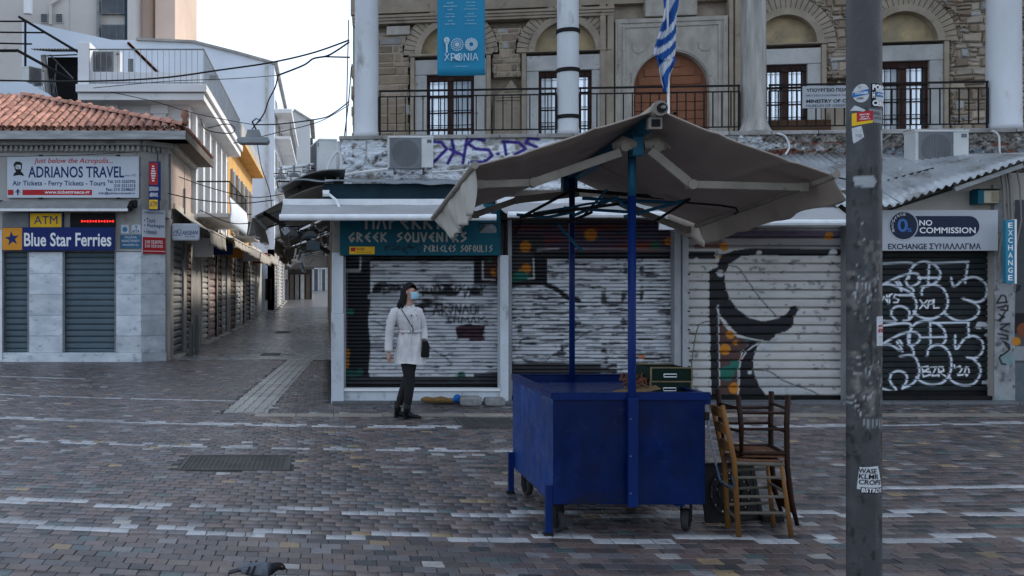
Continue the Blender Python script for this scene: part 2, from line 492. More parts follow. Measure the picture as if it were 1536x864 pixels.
# kerb line of buff slabs before the shops
M_buff = mat('buff_slab', (0.27, 0.235, 0.195), (0.20, 0.175, 0.15), rough=0.5, spec=.4, scale=3, bump=0.3, rnd=0.2)
x = -0.93
while x < 13.5:
    w = random.uniform(0.45, 0.75)
    MB().box(x, x + w - 0.008, 13.02, 13.30, -0.03, 0.006).build('kerb_slab', M_buff, plaza, bev=0.004); x += w
# threshold pavement slabs right at the shops
M_thr = mat('threshold_slab', (0.13, 0.135, 0.145), (0.09, 0.095, 0.10), rough=0.55, scale=2, bump=0.25, rnd=0.2)
x = 0.1
while x < 13:
    w = random.uniform(0.7, 1.2)
    MB().box(x, x + w - 0.01, 14.36, 14.62, -0.02, 0.03).build('threshold_slab', M_thr, plaza, bev=0.004); x += w

# tactile strip leading into the street
M_tac = mat('tactile_slab', (0.32, 0.31, 0.29), (0.23, 0.22, 0.205), rough=0.4, spec=.5, scale=4, bump=0.2, rnd=0.15)
k = 0; yy = 13.4
while yy < 23.2:
    tx = -1.06 + (yy + 0.24 - 13.9) * 0.0505
    mb = MB(); mb.box(tx - 0.30, tx + 0.30, yy, yy + 0.475, -0.03, 0.0)
    for j in range(4): mb.box(tx - 0.25 + j * 0.135, tx - 0.165 + j * 0.135, yy + 0.01, yy + 0.465, -0.001, 0.012)
    mb.build('tactile_slab', M_tac, plaza, bev=0.003); yy += 0.485

# street: long slabs climbing gently
M_st = mat('street_slab', (0.29, 0.29, 0.295), (0.19, 0.19, 0.195), rough=0.27, spec=.6, scale=1.6, bump=0.25, rnd=0.2, rvar=0.12, spots=[(0.7, 0.52, 0.72, (0.12, 0.118, 0.12))])
st = MB()
ys = [23.4, 30, 36, 42, 48, 54, 60, 70, 80, 95, 130]
for a, b in zip(ys[:-1], ys[1:]):
    st.add([(-6, a, zst(a) - 0.012), (9, a, zst(a) - 0.012), (9, b, zst(b) - 0.012), (-6, b, zst(b) - 0.012)], [(0, 1, 2, 3)])
street = st.build('street_pavement', mat('street_bed', (0.13, 0.13, 0.135), (.08, .08, .085), rough=0.3, spec=.6, scale=.8), kind='structure')
yy = 23.42
while yy < 60:
    d = 0.62
    off = 0.35 * (int(yy / d) % 2)
    xx = -3.62 - off * 0
    xs_ = [-3.62, -2.9 + off, -2.0 + off, -1.1 + off, -0.2 + off * 0.5, 0.6]
    for a, b in zip(xs_[:-1], xs_[1:]):
        if (-1.72 < (a + b) / 2 < -1.0 and 24.3 < yy < 25.8): continue
        z0, z1 = zst(yy), zst(yy + d)
        j = random.uniform(-0.002, 0.002)
        m_ = MB(); m_.add([(a + .004, yy + .004, z0 + j), (b - .004, yy + .004, z0 + j), (b - .004, yy + d - .004, z1 + j), (a + .004, yy + d - .004, z1 + j),
                           (a + .004, yy + .004, z0 - .03), (b - .004, yy + .004, z0 - .03), (b - .004, yy + d - .004, z1 - .03), (a + .004, yy + d - .004, z1 - .03)],
                          [(0, 1, 2, 3), (4, 5, 1, 0), (5, 6, 2, 1), (6, 7, 3, 2), (7, 4, 0, 3)])
        m_.build('street_slab', M_st, street)
    yy += d

# covers set in the ground
def cover(x0, x1, y0, y1, z, label, group, rim):
    t = empty('manhole_cover', ((x0 + x1) / 2, (y0 + y1) / 2, z), label, 'manhole cover', group)
    f = MB(); w = 0.035
    f.box(x0, x1, y0, y0 + w, z - .03, z + .009); f.box(x0, x1, y1 - w, y1, z - .03, z + .009)
    f.box(x0, x0 + w, y0 + w, y1 - w, z - .03, z + .009); f.box(x1 - w, x1, y0 + w, y1 - w, z - .03, z + .009)
    f.build('frame', rim, t)
    p = MB(); p.box(x0 + w, x1 - w, y0 + w, y1 - w, z - .03, z + .0)
    nx = int((x1 - x0) / 0.045); ny = int((y1 - y0) / 0.045)
    for i in range(nx - 1):
        for j in range(ny - 1):
            a = x0 + w + 0.012 + i * 0.045; b = y0 + w + 0.012 + j * 0.045
            if a + .028 < x1 - w and b + .028 < y1 - w: p.box(a, a + .026, b, b + .026, z - .001, z + .006)
    p.build('studded_plate', M_iron, t)
M_iron = mat('cast_iron', (0.085, 0.082, 0.08), (0.055, 0.053, 0.052), rough=0.5, metal=0.2, bump=0.2)
M_rim = mat('worn_steel', (0.42, 0.42, 0.43), (0.2, 0.2, 0.2), rough=0.4, metal=0.3, scale=9)
cover(-1.37, -0.33, 9.16, 9.97, 0, 'wide studded iron manhole cover in the open plaza, left of the walking woman', 'manhole covers', M_iron)
cover(1.66, 2.38, 11.93, 12.82, 0, 'studded iron manhole cover on the white paving line behind the blue cart', 'manhole covers', M_iron)
cover(-1.66, -1.08, 24.42, 25.6, 0.004, 'rectangular cover with bright steel rim where the street begins', 'manhole covers', M_rim)
cover(-1.9, -1.3, 36.6, 38.4, 0.012, 'small rectangular cover with bright rim further up the narrow street', 'manhole covers', M_rim)
# ================================================================== generic builders
def frame_mat(o, xa):
    xa = Vector(xa).normalized(); za = Vector((0, 0, 1)); ya = za.cross(xa)
    return Matrix(((xa.x, ya.x, 0, o[0]), (xa.y, ya.y, 0, o[1]), (0, 0, 1, o[2]), (0, 0, 0, 1)))
SLAT = [(0.0, 0.012), (0.10, -0.5), (0.28, -1.0), (0.72, -1.0), (0.88, -0.5), (1.0, 0.012)]
SLATP = [(0.0, 0.03), (0.075, 0.03), (0.10, -0.5), (0.17, -0.95), (0.32, -1.0), (0.41, -1.02), (0.5, -1.03), (0.59, -1.02), (0.68, -1.0), (0.80, -0.98), (0.89, -0.9), (0.93, -0.5), (0.945, 0.03), (1.0, 0.03)]
def shutter(parent, x0, x1, z0, z1, y, pitch, depth, m, M=None, paint=None, Yp=None, nx=1, single=False, rail=None, label=None, lab_parent=None):
    """roller shutter: bottom bar + slats (each slat an object, or one 'stuff' sheet when too fine)"""
    b = MB(M); b.box(x0, x1, y - depth, y + 0.02, z0, z0 + 0.06)
    sh = b.build('roller_shutter', rail or m, parent, label)
    if M is not None or parent.type == 'EMPTY': pass
    n = max(1, int(round((z1 - z0 - 0.06) / pitch))); p = (z1 - z0 - 0.06) / n
    big = MB(M); bc = []
    for k in range(n):
        za = z0 + 0.06 + k * p
        prof = (SLATP if paint is not None and not single else SLAT) if not (single and paint is None) else [(0.0, 0.008), (0.25, -1.0), (0.8, -1.0), (1.0, 0.008)]
        mb = big if single else MB(M)
        vs = []
        for (f, d) in prof:
            for i in range(nx + 1):
                vs.append((x0 + (x1 - x0) * i / nx, y + (d * depth if d < 0 else d), za + f * p))
        w = nx + 1
        fs = [(j * w + i, j * w + i + 1, (j + 1) * w + i + 1, (j + 1) * w + i) for j in range(len(prof) - 1) for i in range(nx)]
        mb.add(vs, fs)
        if paint is not None:
            A = np.array(vs); c = paint.get(CX + F * A[:, 0] / Yp, CY - (A[:, 2] - H) * F / Yp)
            if single: bc.append(c)
            else: mb.build('slat', m, sh, cols=c)
        elif not single: mb.build('slat', m, sh)
    if single:
        big.build('slats', m, sh, kind='stuff', cols=(np.vstack(bc) if paint is not None else None))
    return sh

def awning(label, A, B, C, D, val, mf, group=None, wavy=0.015, bar=0.035, sag=0.02, mbar=None, cassette=True, seed=0, arms=True, name='awning'):
    """fabric awning: A,B back edge (at the wall), D,C front edge; val = valance drop"""
    A, B, C, D = map(Vector, (A, B, C, D)); rg = random.Random(seed)
    t = empty(name, (A + B) / 2, label, 'awning', group)
    def fab(a, b):
        p = (A * (1 - a) + B * a) * (1 - b) + (D * (1 - a) + C * a) * b
        return p + Vector((0, 0, -sag * math.sin(math.pi * b) + wavy * 0.35 * math.sin(a * 23 + b * 5 + seed)))
    MB().grid(fab, 24, 8).build('fabric', mf, t, smooth=True, solid=0.006)
    MB().tube([D, C], bar, 10).build('front_bar', mbar or M_alu, t)
    if cassette:
        d = (D - A).normalized() * 0.0
        MB().bar(A, B, 0.14, 0.14).build('cassette', mbar or M_alu, t, bev=0.01)
    if val:
        ph = [rg.random() * 6 for _ in range(3)]; out = (D - A); out.z = 0; out.normalize()
        def vf(a, b):
            p = D * (1 - a) + C * a
            w = (math.sin(a * 31 + ph[0]) + 0.6 * math.sin(a * 57 + ph[1])) * wavy * b
            return p + out * (w + 0.012) + Vector((0, 0, -val * b * (1 + 0.06 * math.sin(a * 40 + ph[2]))))
        MB().grid(vf, 40, 4).build('valance', mf, t, smooth=True, solid=0.004)
    if arms:
        for f in (0.12, 0.88):
            a = A * (1 - f) + B * f + Vector((0, 0, -0.1)); d = D * (1 - f) + C * f + Vector((0, 0, -0.02))
            mid = (a + d) / 2 + (B - A).normalized() * (0.25 if f < .5 else -0.25)
            MB().tube([a, mid, d], 0.018, 6).build('arm', M_grey, t)
    return t

def ac_unit(label, c, w=0.78, h=0.55, d=0.28, rz=0, face=-1):
    """outdoor air-conditioning unit; c = base centre; grille faces -Y in local space"""
    t = empty('air_conditioner', (0, 0, 0), label, 'air conditioner', 'outdoor air conditioning units')
    b = MB(); b.box(-w / 2, w / 2, -d / 2, d / 2, 0.04, h); b.box(-w / 2 - .008, w / 2 + .008, -d / 2 - .01, d / 2 + .01, h - .03, h + .004)
    b.build('casing', M_ac, t, bev=0.008)
    gx = -w * 0.12; r = h * 0.42; cz = h * 0.5
    q = MB(); q.box(gx - r * 1.12, gx + r * 1.12, -d / 2 - .004, -d / 2 + .01, cz - r * 1.08, cz + r * 1.08); q.build('fan_recess', M_grille, t)
    g = MB()
    for i in range(13):
        xx = gx - r * 1.1 + i * r * 2.2 / 12; g.tube([(xx, -d / 2 - .012, cz - r * 1.08), (xx, -d / 2 - .012, cz + r * 1.08)], .0022, 4)
        zz = cz - r * 1.05 + i * r * 2.1 / 12; g.tube([(gx - r * 1.12, -d / 2 - .014, zz), (gx + r * 1.12, -d / 2 - .014, zz)], .0022, 4)
    g.build('grille', M_grey, t)
    fb = MB()
    fb.prism([(gx + r * .97 * math.cos(k * .2618), cz + r * .97 * math.sin(k * .2618)) for k in range(24)], -d / 2 - .0055, -d / 2 - .003)
    for k in range(5):
        a = k * 2 * math.pi / 5; fb.prism([(gx + .03 * math.cos(a), cz + .03 * math.sin(a)), (gx + r * .9 * math.cos(a - .5), cz + r * .9 * math.sin(a - .5)), (gx + r * .93 * math.cos(a), cz + r * .93 * math.sin(a)), (gx + r * .9 * math.cos(a + .45), cz + r * .9 * math.sin(a + .45))], -d / 2 - .0075, -d / 2 - .0056)
    fb.build('fan', M_fan, t)
    MB().box(w * .36, w * .46, -d / 2 - .006, -d / 2 + .005, h * .8, h * .9).build('badge', M_fan, t)
    for s in (-1, 1):
        MB().box(s * w * .33 - .02, s * w * .33 + .02, -d / 2, d / 2 + .1, -.03, .04).build('foot', M_grey, t)
    t.location = c; t.rotation_euler = (0, 0, rz); WL[t.name] = Vector(c)
    return t
M_ac = mat('ac_casing', (0.55, 0.56, 0.55), (0.45, 0.46, 0.45), rough=0.5, scale=2, bump=0.05, spots=[(7, .6, .8, (.38, .37, .34))])
M_grille = mat('ac_recess', (0.20, 0.21, 0.22), (0.15, 0.16, 0.17), rough=0.7)
M_fan = mat('ac_fan', (0.13, 0.135, 0.145), (.11, .115, .12), rough=0.5)

def panel_sign(name, label, x0, x1, z0, z1, y, th, m, M=None, cat='sign', group=None, bev=0.004):
    c = Vector(((x0 + x1) / 2, y, z0))
    if M is not None: c = M @ c
    t = empty(name, c, label, cat, group)
    MB(M).box(x0, x1, y, y + th, z0, z1).build('panel', m, t, bev=bev)
    return t

# ================================================================== travel agency on the left corner
YA = 22.6
ax = lambda u: PX(u, YA)
az = lambda v: PZ(v, YA)
M_shutg = mat('shutter_greygreen', (0.105, 0.14, 0.165), (0.085, 0.12, 0.14), rough=0.5, scale=1.5, bump=0.05, spots=[(5, .6, .8, (.07, .09, .1))])
M_wallA = mat('cream_grey_plaster', (0.40, 0.395, 0.38), (0.31, 0.305, 0.295), rough=0.9, scale=0.9, bump=0.25, bscale=30, spots=[(2.4, .56, .74, (.17, .16, .15))])
A = empty('travel_agency_building', (-6.5, 24.5, 0), 'low corner building with terracotta tiled roof, marble panels and grey-green shutters', 'building')
w = MB()
w.box(-11, ax(212), YA + .05, YA + .35, az(377), az(200))
w.box(-11, ax(212) - .02, YA + .3, 26.8, 0, 5.0)
w.box(-5, -3.7, 23.1, 26.8, 0, 5.0)
w.build('wall', M_wallA, A)
MB().box(-11, ax(213), YA - .03, YA + .3, 0, az(529)).build('plinth', M_marble, A, bev=.006)
MA = frame_mat((ax(212), YA, 0), (0.50, 0.40, 0))           # chamfered corner
MS = frame_mat((-3.65, 0, 0), (0, 1, 0))                    # street face, s = depth
chw = 0.625
q = MB(MA); q.box(0, chw, .03, .4, az(377), az(200)); q.build('corner_wall', M_wallA, A)
q = MB(MA); q.box(-.01, chw + .01, -.03, .3, 0, az(529)); q.build('plinth', M_marble, A, bev=.006)
rowsv = [(378, 410), (410, 441.5), (441.5, 473), (473, 504), (504, 529)]
for (a, b) in ((43.5, 94), (174, 212)):
    for (v0, v1) in rowsv:
        MB().box(ax(a) + .004, ax(b) - .004, YA - random.uniform(0, .004), YA + .3, az(v1) + .004, az(v0) - .002).build('marble_panel', M_marble, A, bev=.003)
for (v0, v1) in rowsv:
    MB(MA).box(.006, chw - .004, -.002, .3, az(v1) + .004, az(v0) - .002).build('marble_panel', M_marble, A, bev=.003)
MB().box(-11, ax(4), YA - .01, YA + .3, az(529), az(378)).build('marble_panel', M_marble, A, bev=.003)
MB().box(ax(0), ax(4), YA - .05, YA, az(541), az(345)).build('window_post', M_alu, A)
for (a, b, n) in ((4, 42, 1), (95, 173, 2)):
    MB().box(ax(a), ax(b), YA + .25, YA + .3, az(529), az(377)).build('recess', M_dark, A)
    shutter(A, ax(a) + .02, ax(b) - .02, az(528), az(377), YA + .16, 0.137, 0.03, M_shutg)
    for s in (a, b):
        MB().box(ax(s) - .025, ax(s) + .025, YA + .02, YA + .2, az(529), az(377)).build('guide_rail', M_grey, A)
MB().box(-11, ax(212), YA - .03, YA + .06, az(227.6), az(219.2) - .05).build('cornice_band', M_wallA, A)
# dentils
for k in range(62):
    s = ax(212) - .03 - k * .115
    if s < -11: break
    MB().box(s - .06, s, YA - .09, YA + .02, az(227), az(219.5)).build('dentil', M_wallA, A)
for k in range(5): MB(MA).box(.03 + k * .115, .09 + k * .115, -.06, .03, az(227), az(219.5)).build('dentil', M_wallA, A)
MB().box(-11, ax(214), YA - .2, YA + .3, az(219), az(205)).build('cornice', M_wallA, A, bev=.03)
MB(MA).box(-.05, chw + .1, -.2, .3, az(219), az(205)).build('cornice', M_wallA, A, bev=.03)
MB(MS).box(23.0, 27.0, -.2, .3, az(219), az(205)).build('cornice', M_wallA, A, bev=.03)
# soffit board and gutter
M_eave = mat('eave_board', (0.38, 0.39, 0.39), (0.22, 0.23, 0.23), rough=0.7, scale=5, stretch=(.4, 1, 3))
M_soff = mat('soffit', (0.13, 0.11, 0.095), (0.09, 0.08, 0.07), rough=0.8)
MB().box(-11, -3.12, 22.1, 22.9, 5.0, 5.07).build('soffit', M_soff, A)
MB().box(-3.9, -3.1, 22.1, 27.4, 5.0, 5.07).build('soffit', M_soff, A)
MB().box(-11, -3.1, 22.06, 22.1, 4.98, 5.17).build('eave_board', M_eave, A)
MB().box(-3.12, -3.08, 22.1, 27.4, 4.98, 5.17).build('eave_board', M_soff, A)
# tiled roof
M_tile = mat('terracotta_tile', (0.46, 0.235, 0.175), (0.31, 0.155, 0.115), rough=0.8, scale=5, bump=0.35, bscale=40, rnd=0.28, spots=[(3, .58, .72, (.16, .12, .10))])
RD, RH = 2.5, 1.12
rt = MB(); top = (-7.2, 24.6, 5.15 + RH)
rt.add([(-11, 22.1, 5.15), (-3.1, 22.1, 5.15), top, (-11, 24.6, 5.15 + RH)], [(0, 1, 2, 3)])
rt.add([(-3.1, 22.1, 5.15), (-3.1, 27.4, 5.15), (-7.2, 27.4, 5.15 + RH), top], [(0, 1, 2, 3)])
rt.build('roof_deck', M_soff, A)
def half_tile(r=0.088, L_=0.44, up=True, n=7):
    vs = []; sgn = 1 if up else -1
    for j, (yy, rr) in enumerate(((0, r), (L_, r * .82))):
        for k in range(n + 1):
            a = math.pi * k / n
            vs.append((rr * math.cos(a), yy, sgn * rr * .8 * math.sin(a)))
    for k in range(n + 1):
        a = math.pi * k / n; vs.append(((r - .016) * math.cos(a), 0.0, sgn * (r - .016) * .8 * math.sin(a)))
    for k in range(n + 1):
        a = math.pi * k / n; vs.append(((r - .016) * .9 * math.cos(a), .12, sgn * (r - .03) * .8 * math.sin(a)))
    w = n + 1
    fs = [(k, k + 1, w + k + 1, w + k) for k in range(n)] + [(k, k + 1, 2 * w + k + 1, 2 * w + k) for k in range(n)] + [(2 * w + k, 2 * w + k + 1, 3 * w + k + 1, 3 * w + k) for k in range(n)]
    me = bpy.data.meshes.new('tile'); me.from_pydata(vs, [], fs); me.polygons.foreach_set('use_smooth', [True] * len(fs)); me.materials.append(M_tile)
    return me
TM, TV = half_tile(), half_tile(0.082, .44, False)
slope = math.atan2(RH, RD)
def put_tile(me, p, rx, rz, name='roof_tile'):
    o = bpy.data.objects.new(name, me); COL.objects.link(o); o.parent = A
    o.location = Vector(p) - WL[A.name]; o.rotation_euler = (rx, 0, rz); WL[o.name] = Vector(p)
    return o
kk = 0
while True:
    xx = -3.2 - kk * 0.188
    if xx < -8.9: break
    for r_ in range(9):
        s = r_ * 0.33
        yy = 22.06 + s * math.cos(slope); zz = 5.17 + s * math.sin(slope)
        if yy > 24.5: break
        lim = -3.1 - (yy - 22.1 + .1) * (4.1 / 2.5)
        if xx > lim + .16: continue
        put_tile(TM, (xx + random.gauss(0, .006), yy + random.gauss(0, .01), zz + .05 + random.gauss(0, .003)), slope + .03, random.gauss(0, .02))
        if r_ < 1: put_tile(TV, (xx - .094, yy, zz + .06), slope + .03, 0)
    kk += 1
for k in range(16):                                              # hip tiles
    f = k / 15; p = Vector((-3.12, 22.08, 5.28)).lerp(Vector((-7.2, 24.6, 5.2 + RH + .08)), f)
    o = put_tile(TM, p, math.atan2(1.1, 4.8), math.atan2(4.1, 2.5), 'hip_tile'); o.scale = (1.3, .95, 1.3)
for k in range(26):                                              # street-side eave tiles, seen end on
    o = put_tile(TM, (-3.06, 22.3 + k * .19, 5.19), slope * .8, R(90))
# finial at the corner
MB().lathe([(.05, 5.3), (.09, 5.36), (.05, 5.42), (.10, 5.5), (.06, 5.62), (.01, 5.68)], -3.12, 22.12, 12).build('finial', M_tile, A, smooth=True)

# --- signs on the agency
M_sgn = mat('sign_face_pale', (0.52, 0.56, 0.62), (0.47, 0.51, 0.57), rough=0.35, scale=1)
t = panel_sign('billboard', 'long white travel agency board with portrait above the blue ferry sign', ax(12), ax(209), az(297), az(235), YA - .06, .1, M_sgn)
yT = YA - .062
text('lettering', 'Just below the Acropolis...', M_red, t, ax(52), ax(170), az(247.5), az(237.5), yT, shear=.25, bold=.01)
text('lettering', 'ADRIANOS TRAVEL', M_navy, t, ax(43.5), ax(187), az(267), az(250), yT, bold=.018)
text('lettering', 'since 1972', M_navy, t, ax(188), ax(205), az(265), az(262), yT)
text('lettering', 'Air Tickets - Ferry Tickets - Tours', M_navy, t, ax(20), ax(159), az(281), az(271.5), yT, bold=.015)
for s_, a, b in (('Tel: 210 3220702', 162, 270), ('210 3231015', 172, 276.2), ('Fax: 210 3248657', 160, 281.8), ('info@adrianostravel.gr', 149, 287.8)):
    text('lettering', s_, M_navy, t, ax(a), ax(204), az(b + 5), az(b + .4), yT, bold=.02)
q = MB(); q.box(ax(13), ax(21.5), yT - .001, yT + .004, az(293), az(285)); q.box(ax(35), ax(139), yT - .001, yT + .004, az(293), az(285)); q.build('red_band', M_red, t)
text('lettering', 'www.ticketgreece.gr', M_pwhite, t, ax(68), ax(136), az(292.4), az(286), yT - .002, bold=.018)
q = MB()
for k in range(3): q.box(ax(24 + k * 1.6), ax(32 - k * 1.6), yT - .001, yT + .003, az(289 - k * 1.9), az(287.8 - k * 1.9))
q.box(ax(27), ax(29), yT - .001, yT + .003, az(293), az(284)); q.build('emblem', M_navy, t)
# engraved portrait: head, hair, beard and shoulders as ink shapes
q = MB()
def inkpoly(pts, d): q.prism([(ax(a), az(b)) for a, b in pts], yT - .001 - d, yT + .002)
inkpoly([(21, 264.5), (22.5, 260), (26, 258), (33, 258), (36, 261), (37.5, 264.5), (30, 263)], 0)
inkpoly([(21.5, 251), (22, 246), (25, 243), (31, 243), (34.5, 246), (34, 252), (32.5, 248), (28, 247.5), (24, 248)], .001)
inkpoly([(23.5, 253), (27, 254.5), (32, 254), (33, 257.5), (29, 260), (25, 258)], .0012)
inkpoly([(23.4, 246), (24.6, 246), (24.4, 256), (23.0, 254)], .0011); inkpoly([(32.6, 247), (34.2, 246), (33.6, 255), (32.4, 256)], .0009); inkpoly([(24.6, 249.6), (27, 249.4), (26.6, 250.3), (24.8, 250.4)], .0013)
inkpoly([(28, 250.5), (29, 250.5), (28.8, 253.2), (27.4, 253.2)], .0011)
q.build('portrait', M_pblack, t)
for (a, b) in ((62, 233.6), (178, 233.6), (62, 297.6), (178, 297.6)): MB().box(ax(a) - .04, ax(a) + .04, YA - .07, YA + .0, az(b) - .015, az(b) + .015).build('bracket', M_black, t)

M_blue = mat('sign_deep_blue', (0.008, 0.022, 0.13), (0.007, 0.018, 0.11), rough=0.3, scale=1)
M_orange = mat('sign_orange', (0.62, 0.27, 0.03), (0.55, 0.23, 0.03), rough=0.4)
t = panel_sign('shop_sign', 'deep blue ferry company sign with a star on orange, above the grey-green shutters', ax(6), ax(173), az(376), az(341.5), YA - .14, .14, M_blue)
MB().box(ax(6.5), ax(36), YA - .145, YA - .13, az(375.3), az(342.2)).build('orange_panel', M_orange, t)
q = MB(); c0 = (ax(21), az(358.5)); pts = []
for k in range(10):
    a = math.pi / 2 + k * math.pi / 5 + .15; r_ = (.17 if k % 2 == 0 else .068); pts.append((c0[0] + r_ * math.cos(a), c0[1] + r_ * math.sin(a)))
q.add([(p[0], YA - .147, p[1]) for p in pts] + [(c0[0], YA - .147, c0[1])], [(k, (k + 1) % 10, 10) for k in range(10)]); q.build('star', M_navy, t)
text('lettering', 'Blue Star Ferries', M_pwhite, t, ax(39), ax(169), az(370), az(349.5), YA - .146, bold=.02)

t = panel_sign('atm_sign', 'yellow ATM sign standing on top of the blue ferry sign', ax(46), ax(95), az(341.2), az(320), YA - .1, .1, M_yel)
fr = MB()
fr.box(ax(45), ax(47), YA - .105, YA, az(341.2), az(319)); fr.box(ax(94), ax(96), YA - .105, YA, az(341.2), az(319)); fr.box(ax(47), ax(94), YA - .105, YA, az(320.5), az(319)); fr.build('frame', M_navy, t)
text('lettering', 'ATM', M_navy, t, ax(53), ax(88), az(336.5), az(324.5), YA - .102, bold=.0)

t = panel_sign('led_display', 'dark display with glowing red segments beside the yellow ATM sign', ax(106), ax(173), az(341.2), az(320), YA - .05, .1, M_black)
M_led = mat('led_red', (0.9, 0.02, 0.015), rough=0.5, emit=1.6)
for k in range(12):
    a = 122 + k * 4.25; q = MB()
    if k % 3 == 1: q.box(ax(a), ax(a + 3.4), YA - .055, YA - .04, az(333), az(331.4))
    else: q.box(ax(a + .8), ax(a + 2.6), YA - .055, YA - .04, az(333.6), az(330.6))
    q.build('led_segment', M_led, t)
MB().box(ax(4), ax(44), YA - .02, YA + .06, az(341), az(320)).build('vent_panel', M_grille, A)

t = empty('awning_cassette', (ax(104), YA - .2, az(318)), 'closed grey awning box under the white travel board', 'awning')
M_cas = mat('awning_box_grey', (0.24, 0.245, 0.245), (0.18, 0.185, 0.185), rough=0.55)
MB().prism([(YA - .38, az(316.5)), (YA + .05, az(316)), (YA + .05, az(302)), (YA - .2, az(303))], ax(5), ax(196), 'x').build('box', M_cas, t, bev=.01)
MB().box(ax(3), ax(197), YA - .42, YA - .36, az(319), az(315)).build('front_bar', M_alu, t, bev=.008)
for s in (1, 199): MB().bar((ax(s), YA + .03, az(304)), (ax(s), YA - .35, az(315)), .1, .12).build('end_bracket', M_black, t)
MB().tube([(ax(201), YA - .1, az(309)), (ax(206), YA - .2, az(304)), (ax(206), YA - .25, az(312))], .05, 8).build('gear', M_black, t)

t = panel_sign('street_plaque', 'small blue street name plaque beside the blue ferry sign', ax(180), ax(212), az(372.5), az(352.5), YA + .015, .03, mat('plaque_blue', (.05, .14, .24), (.04, .11, .2), rough=.4))
text('lettering', 'ΠΛΑΤΕΙΑ', M_pwhite, t, ax(187), ax(205), az(357.5), az(354.5), YA + .013)
text('lettering', 'ΜΟΝΑΣΤΗΡΑΚΙΟΥ', M_pwhite, t, ax(182.5), ax(209.5), az(363), az(359.5), YA + .013)
text('lettering', 'MONASTIRAKI SQ.', M_pwhite, t, ax(184), ax(208), az(369), az(366), YA + .013)
t = panel_sign('wall_sticker', 'pale square sticker with blue globe on the plaster, left of the IATA sticker', ax(181), ax(193), az(350.5), az(337), YA + .025, .025, M_sgn)
MB().prism([(ax(187) + .06 * math.cos(k * .7), az(344) + .06 * math.sin(k * .7)) for k in range(9)], YA + .022, YA + .03).build('globe', mat('sticker_blue', (.06, .2, .36), rough=.5), t)
t = panel_sign('wall_sticker', 'pale square IATA sticker on the plaster above the street plaque', ax(197), ax(210.5), az(350.5), az(337), YA + .025, .025, M_sgn)
text('lettering', 'IATA', M_navy, t, ax(198.5), ax(209), az(349), az(344.5), YA + .023, bold=.02)
text('lettering', 'Y', M_navy, t, ax(201.5), ax(206.5), az(343), az(338.5), YA + .023, bold=.02)
t = panel_sign('notice_plate', 'tiny white notice plate on the marble panels', ax(187), ax(202), az(420), az(413.5), YA - .012, .02, M_sgn)
text('lettering', '— ATM —', M_pblack, t, ax(189), ax(200), az(417.6), az(416), YA - .013)

# chamfer signs
cxs = lambda u: (u - 214) / 34 * chw                     # along the chamfer
t = panel_sign('corner_sign', 'white and red corner sign listing tours, packages and hotels', .02, .6, az(380.5), az(314), -.03, .05, M_sgn, M=MA)
MB(MA).box(.02, .6, -.032, -.02, az(380.5), az(355.5)).build('red_field', M_red, t)
for s_, a, b, c_ in (('• Tours', .05, .34, 328), ('• Packages', .05, .58, 336.5), ('• Hotels', .05, .38, 345.5)):
    text('lettering', s_, M_navy, t, a, c_ and b, az(c_ + 5.5), az(c_ - 1.5), -.032, M=MA, bold=.01)
text('lettering', 'ADRIANOS TRAVEL', M_navy, t, .06, .56, az(320), az(317), -.032, M=MA)
text('lettering', '210 3220702', M_pwhite, t, .07, .53, az(365), az(360), -.034, M=MA, bold=.02)
text('lettering', '210 3231015', M_pwhite, t, .07, .53, az(371), az(366.5), -.034, M=MA, bold=.02)
MB(MA).box(.03, .59, -.034, -.03, az(376.8), az(376)).build('white_rule', M_pwhite, t)
# projecting airline sign and small ATM box
MP = frame_mat((PX(223, 22.35), 22.35, 0), (1, .15, 0))
pz = lambda v: PZ(v, 22.35)
t = panel_sign('projecting_sign', 'red and navy airline sign hanging from the agency corner', 0, .27, pz(300), pz(242), 0, .12, M_navy, M=MP)
MB(MP).box(.015, .2, -.004, .01, pz(277), pz(244)).build('red_field', M_red, t)
q = MB(MP)
for k in range(7): q.box(.05 + abs(k - 3) * .008, .16 - abs(k - 3) * .012, -.008, 0, pz(249 + k * 3.6 + 1.3), pz(249 + k * 3.6 - .6))
q.build('emblem', M_pwhite, t)
text('lettering', 'GEORGIAN', M_pwhite, t, .01, .21, pz(286), pz(280), -.003, M=MP, bold=.018)
text('lettering', 'AIRWAYS', M_pwhite, t, .02, .2, pz(295), pz(289), -.003, M=MP, bold=.018)
MB(MP).tube([(.2, .06, pz(242)), (.2, .06, pz(226)), (.2, .4, pz(224))], .012, 6).build('hanger', M_black, t)
t = panel_sign('atm_box_sign', 'small yellow ATM light box below the red and navy airline sign', 0, .25, pz(315), pz(298), 0, .14, M_navy, M=MP)
MB(MP).box(.012, .2, -.004, .01, pz(313.5), pz(299.5)).build('face', M_yel, t)
text('lettering', 'ATM', M_navy, t, .03, .185, pz(310.5), pz(302), -.006, M=MP)
t = panel_sign('airline_sign', 'white rounded airline sign projecting over the narrow street', PX(257, 23.3), PX(299, 23.3), PZ(361, 23.3), PZ(335, 23.3), 23.3, .16, M_sgn, bev=.05)
text('lettering', 'AEGEAN', M_navy, t, PX(273, 23.3), PX(297, 23.3), PZ(352, 23.3), PZ(346, 23.3), 23.298, shear=.2, bold=.018)
text('lettering', 'AIRLINES', M_navy, t, PX(277, 23.3), PX(293, 23.3), PZ(356, 23.3), PZ(353.5, 23.3), 23.298)
